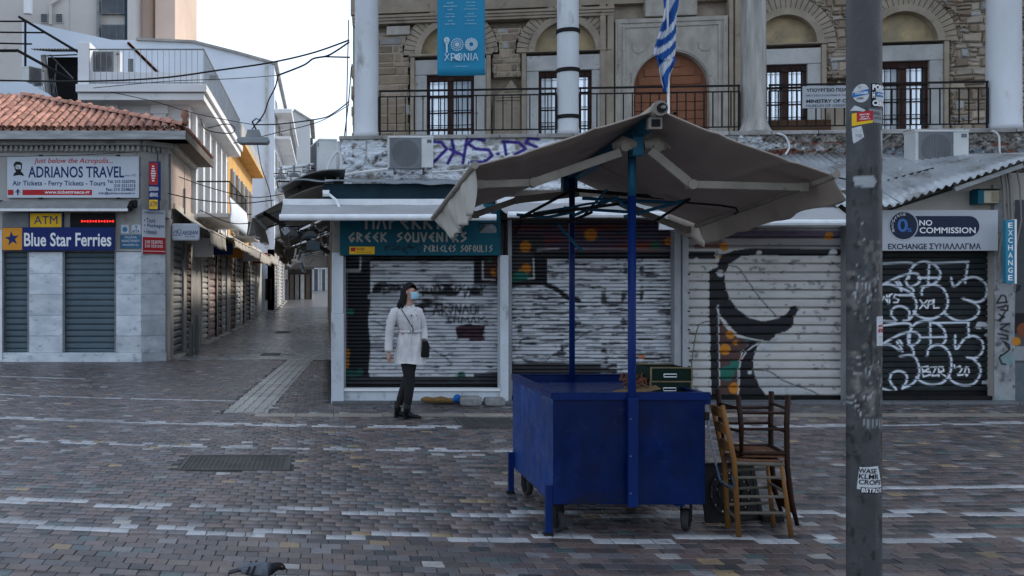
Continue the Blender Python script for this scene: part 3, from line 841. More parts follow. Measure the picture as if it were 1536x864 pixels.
q = MB(); q.tube([(PX(260 + k * 2, 23.3), 23.295, PZ(350 - 4 * math.sin(k * .75), 23.3)) for k in range(6)], .008, 4); q.tube([(PX(259, 23.3), 23.295, PZ(353, 23.3)), (PX(273, 23.3), 23.295, PZ(353, 23.3))], .006, 4); q.tube([(PX(264, 23.3), 23.295, PZ(352, 23.3)), (PX(267, 23.3), 23.295, PZ(344, 23.3)), (PX(272, 23.3), 23.295, PZ(345, 23.3)), (PX(271, 23.3), 23.295, PZ(351, 23.3))], .008, 4); q.build('bird_emblem', M_navy, t)
MB().tube([(-3.7, 23.38, PZ(338, 23.3)), (PX(299, 23.3) - .1, 23.38, PZ(338, 23.3))], .015, 6).build('hanger', M_black, t)

# street side of the agency
M_peach = mat('faded_board', (0.48, 0.39, 0.34), (0.38, 0.31, 0.28), rough=0.8, scale=1.5, spots=[(2, .55, .7, (.42, .24, .2))])
MB(MS).box(23.0, 26.9, -.01, .3, 3.3, 4.95).build('upper_wall', M_wallA, A)
t = panel_sign('wall_board', 'blank faded peach board on the street side of the tiled corner building', 23.25, 25.4, 3.55, 4.75, -.05, .04, M_peach, M=MS)
MB(MS).box(23.15, 23.23, -.06, .0, 3.5, 4.8).build('frame_strip', M_grey, t)
MB(MS).box(25.5, 26.7, -.05, .0, 3.55, 4.75).build('side_panel', M_peach, t)

# ================================================================== shops along the left of the street
shop_m = [mat('street_shutter_%s' % n_, c, tuple(k * .75 for k in c), rough=.5, scale=2, bump=.1) for n_, c in (('grey', (.26, .265, .27)), ('pale', (.60, .58, .54)), ('pink', (.46, .34, .32)), ('brown', (.16, .12, .095)), ('silver', (.46, .47, .48)))]
M_pier = [mat('pier_%s' % n_, c, tuple(k * .7 for k in c), rough=.8, scale=2, bump=.2) for n_, c in (('stone', (.46, .435, .40)), ('grey', (.36, .35, .335)), ('white', (.55, .54, .52)))]
def street_base(bld, s0, s1, seq, top=3.3, MS=MS):
    """ground floor of a house on the street: piers, shutters, steps. seq: (width, kind, idx)"""
    s = s0
    for wd, kind, ix in seq:
        e = min(s + wd, s1); zf = zst(s) - .05
        if kind == 'p': MB(MS).box(s, e, -.04, .4, zf, top).build('pier', M_pier[ix], bld, bev=.01)
        else:
            MB(MS).box(s, e, .25, .4, zf, top).build('doorway_recess', M_dark, bld)
            MB(MS).box(s, e, -.02, .4, top - .45, top).build('lintel', M_pier[ix % 3], bld)
            for q_ in (s, e - .05): MB(MS).box(q_, q_ + .05, -.03, .1, zf, top - .45).build('guide_rail', M_black if ix in (1, 3) else M_grey, bld)
            zt = top - .45
            shutter(bld, s + .05, e - .05, zf + .12, zt, .02, .17 if s < 31 else .22, .05, shop_m[ix], M=MS)
            MB(MS).box(s, e, -.22, .2, zf, zf + .12).build('door_step', M_pier[0], bld, bev=.01)
        s = e
        if s >= s1 - .01: break
street_base(A, 23.15, 26.8, [(.55, 'p', 0), (1.4, 's', 0), (.7, 'p', 0), (.15, 'p', 1), (.9, 's', 3)], 3.3)

B = empty('white_balcony_building', (-6, 30, 0), 'white modernist building with flat roof slab and tall narrow street windows', 'building')
M_wB = mat('white_render', (0.74, 0.75, 0.77), (0.64, 0.65, 0.67), rough=0.85, scale=.6, bump=.12, spots=[(2.2, .6, .78, (.38, .38, .38))])
M_wB2 = mat('blue_white_render', (0.64, 0.70, 0.78), (0.56, 0.62, 0.70), rough=0.85, scale=.4, bump=.12, spots=[(1.3, .6, .8, (.38, .41, .45))])
MB().box(PX(118, 26.6), -3.67, 26.82, 37.4, 3.3, 6.62).build('wall', M_wB, B)
MB().box(-9.5, -3.95, 26.9, 37.4, 0, 3.3).build('ground_wall', M_wallA, B)
MB().box(PX(116, 26), -3.18, 26.05, 37.4, 6.60, 6.78).build('roof_slab', M_wB, B, bev=.01)
MB().box(PX(114, 26), -3.10, 25.95, 37.4, 6.80, 7.0).build('roof_slab', M_wB, B, bev=.01)
for (a, b) in ((159, 174), (229, 249)):
    MB().box(PX(a, 26.7), PX(b, 26.7), 26.68, 26.9, 4.8, 6.35).build('pilaster', M_wB, B, bev=.01)
    MB().box(PX(a - 3, 26.7), PX(b + 3, 26.7), 26.64, 26.9, 6.35, 6.6).build('pilaster_capital', M_wB, B, bev=.01)
wf = MB(); x0, x1 = PX(178, 26.7), PX(229, 26.7); wf.box(x0, x1, 26.74, 26.82, 6.2, 6.28); wf.box(x0, x0 + .06, 26.74, 26.82, 4.9, 6.2); wf.box(x1 - .06, x1, 26.74, 26.82, 4.9, 6.2); wf.box((x0 + x1) / 2 - .02, (x0 + x1) / 2 + .02, 26.75, 26.82, 4.9, 6.2)
wf = wf.build('window_frame', M_grey, B); MB().box(x0 + .06, x1 - .06, 26.78, 26.8, 4.9, 6.2).build('pane', mat('sky_glass', (.2, .3, .38), (.16, .25, .32), rough=.15), wf)
M_win = mat('dark_window', (0.10, 0.115, 0.13), (0.06, 0.07, 0.08), rough=0.25, scale=.7)
for k in range(6):
    s = 27.5 + k * 1.65
    MB(MS).box(s - .32, s, -.12, .02, 3.55, 6.45).build('pilaster', M_wB, B, bev=.008)
    f = MB(MS).box(s + .1, s + 1.15, -.035, .03, 3.75, 6.35).build('window', M_grey, B)
    MB(MS).box(s + .17, s + 1.08, -.045, -.02, 3.85, 6.28).build('pane', M_win, f)
q = MB(MS); q.box(27.3, 33.2, -1.0, .02, 3.62, 3.74); q.build('balcony_floor', M_wB, B, bev=.02)
q = MB(MS); q.grid(lambda a, b: (27.3 + 5.9 * a, -1.0 - .05 * math.sin(math.pi * b), 3.45 + .75 * b), 20, 6); q.build('balcony_apron', M_wB2, B, solid=.03, smooth=True)
rl = MB(MS)
for k in range(25): rl.tube([(27.3 + k * .245, -1.02, 4.15), (27.3 + k * .245, -1.02, 4.6)], .01, 4)
rl.tube([(27.3, -1.02, 4.6), (33.2, -1.02, 4.6)], .02, 6); rl.tube([(27.3, -1.02, 4.6), (27.3, 0, 4.6)], .02, 6); rl.build('balcony_railing', M_black, B)
street_base(B, 26.8, 37.4, [(1.5, 'p', 1), (.6, 'p', 0), (1.75, 's', 1), (.45, 'p', 1), (1.6, 's', 2), (.7, 'p', 0), (1.3, 's', 3), (.4, 'p', 1), (1.5, 's', 4), (.8, 'p', 0)], 3.3)
# roof terrace
up = MB(); up.add([(PX(33, 30), 30, 6.9), (PX(192, 30), 30, 6.9), (PX(270, 30), 30, 6.9), (PX(270, 30), 30, PZ(128, 30)), (PX(192, 30), 30, PZ(65, 30)), (PX(33, 30), 30, PZ(31, 30)),
                   (PX(33, 30), 36, 6.9), (PX(270, 30), 36, 6.9), (PX(270, 30), 36, PZ(128, 30)), (PX(192, 30), 36, PZ(65, 30)), (PX(33, 30), 36, PZ(31, 30))],
                  [(0, 1, 4, 5), (1, 2, 3, 4), (2, 7, 8, 3), (5, 4, 9, 10), (4, 3, 8, 9), (0, 5, 10, 6), (6, 10, 9, 8, 7)])
up.build('upper_wall', M_wB2, B)
q = MB()
for k in range(40):
    f = k / 39; a = Vector((PX(192, 29.9), 29.95, PZ(64, 29.9))).lerp(Vector((PX(241, 29.9), 29.95, PZ(113, 29.9))), f)
    if k % 2 == 0 or True: q.tube([a, a + Vector((0, .5, .0))], .05, 5)
q.build('roof_edge_tiles', M_tile, B, kind='stuff')
MB().box(PX(118, 26.3), PX(136, 26.3), 26.2, 28, 6.98, PZ(64, 26.3)).build('stair_turret', M_wB, B, bev=.02)
q = MB(); zt = 7.96; xr = -3.2; xl = PX(134, 26.2)
q.tube([(xl, 26.2, zt), (xr, 26.2, zt), (xr, 37.2, zt)], .022, 6); q.tube([(xl, 26.2, 7.08), (xr, 26.2, 7.08), (xr, 37.2, 7.08)], .015, 6)
n = int((xr - xl) / .15)
for k in range(n + 1): q.tube([(xl + k * .15, 26.2, 7.0), (xl + k * .15, 26.2, zt)], .008, 4)
for k in range(1, 74): q.tube([(xr, 26.2 + k * .15, 7.0), (xr, 26.2 + k * .15, zt)], .008, 4)
q.build('terrace_railing', M_grey, B)
MB().box(PX(116, 26.3), -3.3, 26.34, 26.44, 6.99, 7.40).build('parapet', M_wB, B, bev=.01)
ac_unit('white air conditioner on the roof terrace behind the railing', (PX(163, 26.9), 26.75, 7.42), .74, .60, .3)
MB().box(PX(192, 28), PX(200, 28), 28, 28.1, 7.0, PZ(88, 28)).build('terrace_window', M_win, B)
# corrugated shed with dark inside
shd = empty('rooftop_shed', (PX(80, 26.9), 27.5, PZ(160, 26.9)), 'dark rooftop lean-to with a corrugated metal cover and black poles', 'shed')
x0, x1 = PX(62, 27), PX(118, 27)
MB().box(x0, x1 - .01, 27.6, 29, PZ(170, 27), PZ(78, 27)).build('dark_interior', M_dark, shd)
MB().grid(lambda a, b: (PX(48 + 14 * b, 26.7) + a * (x1 - PX(48 + 14 * b, 26.7)), 26.6 + 1.2 * b, PZ(66 + 13 * (1 - b), 27) + .02 * math.sin(a * 95)), 120, 2).build('corrugated_cover', mat('corrugated_old', (.14, .15, .15), (.08, .09, .09), rough=.5, metal=.4), shd, solid=.01)
MB().bar((PX(62, 27), 27.2, PZ(80, 27)), (PX(70, 27), 27.2, PZ(150, 27)), .12, .12).build('side_wall', M_beige, shd)
for a, b in (((75, 82), (110, 118)), ((85, 95), (80, 140)), ((66, 84), (116, 82))): MB().tube([P(*a, 27.4), P(*b, 27.4)], .02, 5).build('strut', M_grey, shd)
for k in range(9): MB().tube([P(55 + k * 3.3, 118, 26.9), P(58 + k * 3.3, 128 + 4 * math.sin(k), 26.8), P(62 + k * 3.1, 150, 26.9)], .012, 4).build('wire_coil', M_grey, shd)
pg = empty('pole_frame', P(38, 105, 26.4), 'black pole frame standing above the tiled roof at the far left', 'frame')
for a, b, r_ in (((38, 30), (38, 106), .035), ((-40, 32), (40, 32), .022), ((-40, 48), (66, 49), .022), ((-40, 64), (48, 66), .022), ((28, 25), (117, 78), .035), ((-40, 76), (25, 76), .04), ((25, 75), (114, 124), .04)):
    MB().tube([P(*a, 26.4), P(*b, 26.4)], r_, 6).build('pole', M_black, pg)
ac_unit('small air conditioner beside the dark rooftop shed', P(50, 126, 26.3) + Vector((0, 0, .0)), .5, .42, .3, R(55))
wl_ = MB(); wl_.prism([(PX(-100, 26), PZ(165, 26)), (PX(100, 26), PZ(165, 26)), (PX(72, 26), PZ(140, 26)), (PX(38, 26), PZ(122, 26)), (PX(-100, 26), PZ(128, 26))], 26, 26.3)
tag(wl_.build('parapet_wall', M_wB2), 'low pale blue parapet behind the tiled roof at the far left', 'wall')

# awnings and small balconies down the left side
M_aw = mat('awning_canvas', (0.36, 0.34, 0.31), (0.24, 0.225, 0.205), rough=0.9, scale=1.6, bump=.1, spots=[(2, .56, .75, (.16, .15, .14))])
M_aw2 = mat('awning_pale', (0.50, 0.46, 0.41), (0.38, 0.34, 0.29), rough=0.9, scale=1.6, bump=.1)
wx = -3.64
aws = [(23.6, 27.2, 3.62, 3.05, -2.75, .35, M_aw, 'first sagging grey canvas awning on the left of the street, beside the airline sign'),
       (27.6, 33.4, 3.55, 3.05, -2.55, .22, M_aw2, 'long pale awning under the white balcony on the left of the street'),
       (33.8, 39.6, 3.6, 3.1, -2.6, .3, M_aw, 'grey awning below the yellow house, nearer one'),
       (40.0, 47.6, 3.6, 3.1, -2.6, .4, M_aw2, 'pale buff awning with deep valance below the yellow house'),
       (48.5, 56.0, 3.7, 3.3, -2.7, .4, M_aw2, 'farthest pale awning on the left side of the street')]
for i, (a, b, zb, zf, xf, vl, m_, lb) in enumerate(aws):
    awning(lb, (wx, b, zb), (wx, a, zb), (xf, a, zf), (xf, b, zf), vl, m_, 'awnings down the left of the street', wavy=.04, seed=i + 3, cassette=True, mbar=M_aw2, sag=.06, name='street_awning')
C_ = empty('yellow_house', (-5, 43, 0), 'yellow ochre house with overhanging eave and dark tall windows', 'building')
M_yw = mat('ochre_plaster', (0.62, 0.37, 0.13), (0.50, 0.29, 0.10), rough=.85, scale=1, bump=.15, spots=[(3, .6, .8, (.34, .21, .1))])
MB().box(-9, -3.67, 37.42, 50, 3.3, 7.2).build('wall', M_yw, C_)
MB().box(-9, -3.95, 37.42, 57, 0, 3.3).build('ground_wall', M_wallA, C_)
MB().box(-9, -3.1, 37.42, 50.2, 7.2, 7.34).build('eave', M_yw, C_, bev=.02)
MB().box(-9, -3.16, 37.5, 50.1, 7.34, 7.9).build('parapet', M_wallA, C_)
for k in range(5):
    s = 38.5 + k * 2.3
    f = MB(MS).box(s, s + 1.1, -.08, .03, 3.8, 6.3).build('window', M_pier[0], C_)
    MB(MS).box(s + .12, s + .98, -.1, -.06, 3.85, 6.2).build('pane', M_win, f)
q = MB(MS); q.box(39.5, 43, -.8, 0, 3.65, 3.75); q.build('balcony_floor', M_pier[1], C_)
q = MB(MS)
for k in range(19): q.tube([(39.5 + k * .19, -.78, 3.75), (39.5 + k * .19, -.78, 4.6)], .012, 4)
q.tube([(39.5, -.78, 4.6), (43, -.78, 4.6)], .02, 5); q.tube([(39.5, -.78, 4.6), (39.5, 0, 4.6)], .02, 5); q.build('balcony_railing', M_black, C_)
street_base(C_, 37.4, 57, [(.5, 'p', 0), (1.9, 's', 3), (.5, 'p', 1), (2.0, 's', 4), (.5, 'p', 0), (1.8, 's', 1), (.6, 'p', 1), (2.2, 's', 3), (.6, 'p', 0), (2, 's', 1), (.5, 'p', 2), (2, 's', 4), (5, 'p', 2)], 3.3)
ac_unit('air conditioner on the balcony of the yellow house', (-3.05, 39.9, 3.75), .8, .6, .3)

D_ = empty('white_gable_building', (-8, 60, 0), 'tall blue-white gable building behind the yellow house', 'building')
YD = 57.0; q = MB()
dz = lambda v: PZ(v, YD)
q.prism([(PX(150, YD), 0), (-2.92, 0), (-2.92, dz(96)), (PX(355, YD), dz(80)), (PX(292, YD), dz(64)), (PX(205, YD), dz(60)), (PX(150, YD), dz(60))], YD, YD + 14)
q.build('wall', M_wB2, D_)
q = MB(); pv = [(412, 95), (355, 79), (292, 63), (205, 59)]
for (a, b), (c, d) in zip(pv[:-1], pv[1:]): q.bar((PX(a, YD), YD + .1, dz(b)), (PX(c, YD), YD + .1, dz(d)), .5, .14)
q.bar((-2.88, YD, dz(95)), (-2.88, YD + 14, dz(95)), .3, .16); q.build('roof_edge', M_pier[1], D_)
f = MB().box(PX(313, YD), PX(327, YD), YD - .05, YD + .05, dz(121), dz(112)).build('vent_window', M_pier[2], D_); MB().box(PX(315, YD), PX(325, YD), YD - .07, YD, dz(119.5), dz(113.5)).build('pane', M_win, f)
MD = frame_mat((-2.92, 0, 0), (0, 1, 0))
for zf in (4.6, 7.6, 10.6):
    for k in range(4):
        s = YD + .8 + k * 3.3
        f = MB(MD).box(s, s + 1.6, -.06, .02, zf, zf + 2.0).build('window', M_pier[2], D_); MB(MD).box(s + .15, s + 1.45, -.09, -.04, zf + .1, zf + 1.9).build('pane', M_win, f)
    MB(MD).box(YD + .5, YD + 13, -.9, .0, zf - .3, zf - .15).build('balcony_floor', M_wB, D_)
    q = MB(MD)
    for k in range(42): q.tube([(YD + .5 + k * .3, -.88, zf - .15), (YD + .5 + k * .3, -.88, zf + .75)], .02, 4)
    q.tube([(YD + .5, -.88, zf + .75), (YD + 13, -.88, zf + .75)], .03, 4); q.build('balcony_railing', M_grey, D_)
MB(MD).box(YD, YD + 14, -1.0, 0, dz(170), dz(163)).build('cornice', M_wB, D_, bev=.05)
street_base(D_, YD, YD + 14, [(.5, 'p', 0), (2.2, 's', 3), (.5, 'p', 1), (2.0, 's', 0), (.5, 'p', 0), (2.2, 's', 4), (.5, 'p', 1), (2.4, 's', 3), (.6, 'p', 0), (2, 's', 3), (2, 'p', 0)], 3.9, MS=MD)
MB().tube([(PX(400, YD), YD - .1, dz(98)), (PX(400, YD), YD - .1, 4)], .07, 6).build('drain_pipe', M_pier[2], D_)
for k, (a, b) in enumerate(((398, 402), (405, 408))):
    f = MB().box(PX(a, YD), PX(b, YD), YD - .06, YD + .02, PZ(450, YD), PZ(418, YD)).build('window', M_black, D_)

E_ = empty('grey_end_building', (-2.5, 72, 1), 'plain grey-white tall building closing the view up the street', 'building')
YE = 74.0
M_ge = mat('grey_white_render', (.58, .61, .63), (.50, .53, .55), rough=.85, scale=.3, bump=.1, spots=[(1.2, .6, .8, (.34, .35, .36))])
q = MB(); q.prism([(PX(405, YE), 0), (PX(465, YE), 0), (PX(465, YE), PZ(181, YE)), (PX(441, YE), PZ(166, YE)), (PX(405, YE), PZ(168, YE))], YE, YE + 9); q.build('wall', M_ge, E_)
q = MB(); q.bar((PX(465.5, YE), YE, PZ(180, YE)), (PX(441, YE), YE, PZ(165, YE)), .5, .12); q.bar((PX(466, YE), YE, PZ(180, YE)), (PX(466, YE), YE + 9, PZ(180, YE)), .5, .14); q.build('roof_edge', M_pier[1], E_)
ME_ = frame_mat((PX(465, YE), 0, 0), (0, 1, 0))
for zf in (5, 8, 11):
    for s in (YE + 1, YE + 5): MB(ME_).box(s, s + 1.8, -.2, .02, zf, zf + 2).build('window', M_win, E_)
MB().box(PX(413, YE), PX(429, YE), YE - .2, YE, .6, PZ(420, YE)).build('blue_door', mat('blue_door_paint', (.012, .05, .2), rough=.4), E_)
MB().box(PX(409, YE), PX(432, YE), YE - .3, YE, PZ(419, YE), PZ(402, YE)).build('fascia', M_pier[2], E_)
MB().box(PX(433, YE), PX(468, YE), YE - .25, YE, .6, PZ(397, YE)).build('shopfront', mat('shopfront_dark', (.07, .06, .05), (.035, .032, .03), rough=.8), E_)
for k in range(4): MB().box(PX(435 + k * 8, YE), PX(440.5 + k * 8, YE), YE - .35, YE - .25, .7, PZ(412, YE)).build('shutter_door', shop_m[(3, 0, 1, 3)[k]], E_)
awning('dark canvas awning at the bend of the street, in front of the grey-white building', (PX(430, YE), YE - .3, 4.4), (PX(469, YE), YE - .3, 4.4), (PX(472, YE) , YE - 3, 3.5), (PX(428, YE), YE - 3, 3.5), .5, mat('awning_dark', (.13, .125, .12), (.08, .078, .075), rough=.9), seed=33, mbar=M_grey, name='street_awning')
awning('pale sagging awning over the blue door up the street', (PX(402, YE - 4), YE - 4, 5.2), (PX(430, YE - 4), YE - 4, 5.2), (PX(430, YE - 4), YE - 7, 4.3), (PX(400, YE - 4), YE - 7, 4.3), .35, M_pier[0], seed=34, mbar=M_grey, name='street_awning')
F_ = empty('far_house', (0, 98, 1.4), 'distant pale house with doorway at the very end of the street', 'building')
q = MB(); q.box(-1.9, 3.5, 96, 104, 1, PZ(239, 96)); q.build('wall', M_pier[2], F_)
for a, b in ((470, 478), (482, 489)):
    f = MB().box(PX(a, 96), PX(b, 96), 95.9, 96, 1.4, 3.7).build('door_frame', M_wB2, F_); MB().box(PX(a + 1.2, 96), PX(b - 1.2, 96), 95.85, 95.95, 1.4, 3.5).build('door', M_win, F_)
for a in (468, 480): MB().box(PX(a, 96), PX(a + 6, 96), 95.9, 96, 5.2, 7.2).build('window', M_win, F_)
MB().box(-1.9, 1, 95.5, 96, 4.2, 4.5).build('balcony_floor', M_wB, F_)

# fittings fixed along the left-hand fronts
rq = random.Random(12)
ORD = ('nearest', 'second', 'third', 'fourth', 'fifth', 'sixth', 'seventh', 'farthest')
for k in range(8):
    s = 24.9 + k * 3.7 + rq.uniform(-.3, .3)
    q = MB(MS); q.tube([(s, -.09, .1), (s, -.09, 2.4), (s + .25, -.09, 2.75), (s + .3, -.09, 4.2)], .03, 6)
    tag(q.build('downpipe', (M_grey, M_pier[2], M_black)[k % 3]), ORD[k] + ' vertical downpipe on the shop fronts, counting up the street from the tiled corner building', 'pipe', 'downpipes along the left of the street')
for k, (s, z, h_, w_, m_, lb) in enumerate(((26.2, 2.5, .5, .5, M_pwhite, 'small white shop sign sticking out just past the airline sign'), (30.6, 2.7, .35, .6, M_navy, 'dark blue shop sign sticking out below the white balcony'), (35.5, 2.75, .4, .5, M_orange, 'orange shop sign sticking out below the yellow house'), (41.5, 2.8, .45, .7, M_pwhite, 'white shop sign sticking out farther up, below the yellow house'), (47.2, 2.85, .5, .7, M_red, 'red shop sign sticking out near the far end of the awnings'))):
    t = empty('projecting_shop_sign', MS @ Vector((s, -.4, z)), lb, 'sign', 'signs sticking out over the street')
    MB(MS).box(s, s + .08, -.2 - w_, -.2, z, z + h_).build('panel', m_, t, bev=.01)
    MB(MS).tube([(s + .04, 0, z + h_ - .05), (s + .04, -.2 - w_, z + h_ - .05)], .015, 5).build('hanger', M_black, t)
for k in range(4):
    s = 25.3 + k * 6.1; t = empty('wall_lamp', MS @ Vector((s, -.2, 3.0)), ('nearest', 'second', 'third', 'farthest')[k] + ' small grey wall lamp above the shutters, counting up the street from the airline sign', 'lamp', 'wall lamps on the left of the street')
    MB(MS).tube([(s, 0, 3.0), (s, -.25, 3.12), (s, -.4, 3.05)], .018, 6).build('arm', M_black, t); MB(MS).sphere((s, -.42, 2.98), .09, 10, 6, (1, 1, .7)).build('shade', M_grey, t)

# towers at the top left
T1 = empty('beige_tower_block', (-14, 64, 0), 'beige apartment block with a glazed corner strip at the top left', 'building')
YT = 64.0; tx = lambda u: PX(u, YT); tz = lambda v: PZ(v, YT)
M_tb = mat('tower_beige', (.52, .49, .46), (.45, .425, .40), rough=.9, scale=.25, bump=.1, spots=[(.8, .6, .8, (.3, .29, .28))])
q = MB(); q.box(tx(-220), tx(149), YT, YT + 14, 0, tz(-90)); q.box(tx(149), tx(187), YT + .3, YT + 14, 0, tz(-90)); q.box(tx(193), tx(205), YT - .4, YT + 14, 0, tz(-90)); q.build('wall', M_tb, T1)
MB().box(tx(187), tx(193), YT, YT + 5, 0, tz(-90)).build('glazed_strip', mat('blue_strip_glass', (.03, .06, .09), (.02, .04, .06), rough=.1), T1)
for v0, v1 in ((-45, -20), (-2, 21), (37, 60)):
    f = MB().box(tx(152), tx(187), YT - .1, YT + .3, tz(v1), tz(v0)).build('window_band', M_grey, T1)
    for k in range(3): MB().box(tx(153.5 + k * 11.2), tx(163.5 + k * 11.2), YT - .14, YT - .05, tz(v1 - 1.5), tz(v0 + 1.5)).build('pane', M_win, f)
for a in (61, 84):
    f = MB().box(tx(a), tx(a + 11), YT - .08, YT, tz(35), tz(20)).build('window', M_pier[2], T1)
    for k in range(4): MB().box(tx(a + 1.2), tx(a + 9.8), YT - .14, YT - .05, tz(33.6 - k * 3.2), tz(31.4 - k * 3.2)).build('louvre', M_win, f)
MB().tube([(tx(148), YT - .2, tz(60)), (tx(148), YT - .2, tz(-60))], .1, 6).build('drain_pipe', M_grey, T1)
MB().tube([(tx(77), YT - .2, tz(38)), (tx(77), YT - .2, tz(8)), (tx(90), YT - .2, tz(0)), (tx(95), YT - .2, tz(-30))], .12, 6).build('drain_pipe', M_tb, T1)
MB().box(tx(104), tx(105), YT - .02, YT + .1, tz(60), tz(-80)).build('joint_strip', M_pier[0], T1)
MB().tube([(tx(56), YT - 2, tz(34)), (tx(56), YT - 2, tz(10))], .28, 8).build('vent_pipe', M_wB, T1)
T2 = empty('peach_tower_block', (tx(232), 70, 0), 'peach coloured tower with a brown vertical strip at the top left', 'building')
M_pt = mat('tower_peach', (.56, .43, .35), (.50, .38, .31), rough=.9, scale=.3)
q = MB(); q.box(tx(205), tx(224), YT + 2, YT + 12, 0, tz(-90)); q.box(tx(229), tx(259), YT + 1, YT + 12, 0, tz(-90)); q.build('wall', M_pt, T2)
MB().box(tx(223), tx(230), YT + 1.5, YT + 8, 0, tz(-90)).build('brown_strip', mat('tower_brown', (.3, .17, .11), rough=.9), T2)
# ================================================================== shop row in the centre
YS = 14.65
SY = [YS]
sx = lambda u: PX(u, SY[0])
sz = lambda v: PZ(v, SY[0])
SH = empty('shop_row', (5, 16, 0), 'single-storey shop row with painted roller shutters below the stone building', 'building')
M_pil = mat('pilaster_white', (0.56, 0.60, 0.64), (0.43, 0.465, 0.50), rough=.6, scale=2.5, bump=.2, stretch=(1, 1, .5), spots=[(4, .58, .7, (.2, .205, .21)), (16, .66, .74, (.12, .12, .12))])
M_pal = mat('pilaster_metal', (0.30, 0.31, 0.325), (0.2, 0.205, 0.215), rough=.5, scale=3, bump=.2, stretch=(1, 1, .4), spots=[(10, .62, .72, (.12, .12, .12))])
M_slat = mat('painted_slat', (1, 1, 1), (.84, .84, .84), spec=.2, rough=.55, scale=6, bump=.12, attr=True, stretch=(.4, 1, 2), rvar=.1)
q = MB(); q.box(0.12, 13, YS + .35, 17.0, 0, 2.95); q.box(0.12, 0.25, YS + .1, YS + .35, 0, 2.9); q.prism([(sx(1284), 2.23), (13, 2.23), (13, 3.4), (sx(1510), 3.38), (sx(1325), 2.78), (sx(1284), 2.78)], YS + .05, YS + .36); q.build('wall', M_beige, SH)
MB().box(.08, 13, YS, YS + .4, -.02, .0).build('threshold', M_thr, SH)
def pil(a, b, v0, v1, m, d=.06, z0=None, name='pilaster'):
    return MB().box(sx(a), sx(b), YS - d, YS + .36, (sz(v1) if z0 is None else z0), sz(v0)).build(name, m, SH, bev=.006)
pil(497, 515.5, 470, 602, M_pil, .12, z0=-.01); pil(498, 515, 379, 470, M_pil, .09)
pil(748.5, 761, 383, 604, M_pil, .10, z0=-.01); pil(761.5, 767.5, 330, 604, M_pal, .02, z0=0)
pil(1010, 1020, 330, 604, M_pal, .05, z0=0); pil(1021, 1030, 330, 604, M_pal, .09, z0=0)
pil(1267, 1274, 330, 604, M_pal, .06, z0=0); pil(1275, 1287, 330, 604, M_pil, .10, z0=0)
MB().box(sx(515), sx(750), YS - .06, YS + .3, -.01, sz(583)).build('sill', M_pil, SH, bev=.01)
MB().box(sx(515), sx(750), YS - .09, YS + .1, sz(586), sz(582)).build('sill_edge', M_pwhite, SH, bev=.005)

# --- shutter one
SY[0] = YS + .13
W1 = (0.47, 0.485, 0.51); K1 = (0.014, 0.014, 0.017)
p = Paint(515, 380, 750, 586, K1)
p.noise((30, 20), .45, .7, (.05, .05, .055), 1)
p.rect(555, 393, 710, 566, W1); p.rect(540, 430, 748, 560, W1)
p.noise((20, 2.2), .60, .72, (.1, .1, .11), 2); p.noise((50, 14), .62, .7, (.22, .23, .25), 3)
p.poly([(515, 392), (556, 392), (556, 452), (552, 480), (556, 520), (552, 566), (515, 566)], K1)
p.poly([(711, 385), (727, 385), (727, 424), (560, 424), (560, 422), (711, 422)], K1)
p.rect(727, 385, 750, 424, (.05, .03, .028)); p.disc(741, 408, 6, (.45, .16, .02)); p.disc(735, 391, 4, (.03, .12, .10))
p.poly([(742, 381), (750, 381), (750, 420), (745, 418), (740, 400)], (.12, .03, .02), .8)
p.noise((26, 9), .50, .6, K1, 9, mask=((p.V > 424) & (p.V < 444) & (p.U > 558) & (p.U < 725)) * 1.0)
p.rect(556, 440, 600, 452, (.3, .32, .34), .8)
for (a, b, c) in (((724, 392), (724, 419), 2.2),): p.line([a, b, (742, 420)], c, (.55, .56, .58))
p.line([(517, 406), (540, 406), (541, 385)], 2.4, (.5, .5, .5)); p.line([(521, 410), (519, 545)], 1.3, (.3, .31, .33), .6)
# black lettering on the shutter
letters = [[(650, 472), (654, 457), (659, 472)], [(652, 467), (657, 467)], [(663, 472), (663, 458), (670, 460), (664, 466), (671, 472)], [(674, 457), (680, 458), (676, 471), (673, 466)], [(683, 472), (684, 457), (690, 471), (691, 457)],
           [(694, 471), (698, 458), (703, 471)], [(706, 458), (706, 470), (713, 471), (714, 458), (708, 457)], [(717, 470), (717, 458), (726, 458)],
           [(669, 475), (676, 475), (671, 480), (677, 484), (669, 484)], [(681, 484), (681, 475), (681, 480), (688, 480), (688, 475), (688, 484)], [(692, 484), (693, 476), (698, 481), (702, 476), (703, 484)], [(706, 484), (710, 475), (714, 484)], [(718, 475), (718, 484)], [(727, 475), (721, 479), (731, 483)]]
for l in letters: p.line(l, 2.3, (.015, .015, .018), 1, 1.2)
for k in range(26):
    a = 575 + k * 5.8 + random.uniform(-2, 2); b = 429 + random.uniform(-3, 6)
    p.line([(a, b), (a + random.uniform(-4, 6), b + random.uniform(6, 12)), (a + random.uniform(2, 8), b + random.uniform(-2, 8))], 2.2, K1, .9, 1.2)
p.poly([(686, 490), (706, 487), (727, 490), (722, 500), (728, 509), (712, 512), (700, 508), (688, 508), (684, 498)], (.05, .02, .03), 1, True)
p.noise((8, 4), .5, .62, K1, 11, mask=((p.V > 486) & (p.V < 512) & (p.U > 684) & (p.U < 728)) * 1.0)
p.noise((18, 6), .45, .6, K1, 12, mask=((p.V > 446) & (p.V < 468) & (p.U > 620) & (p.U < 665)) * 1.0)
p.stroke([(555, 481), (568, 484), (578, 491), (588, 489)], 1.4, K1); p.stroke([(640, 520), (655, 528), (668, 536), (679, 547)], 1.4, K1)
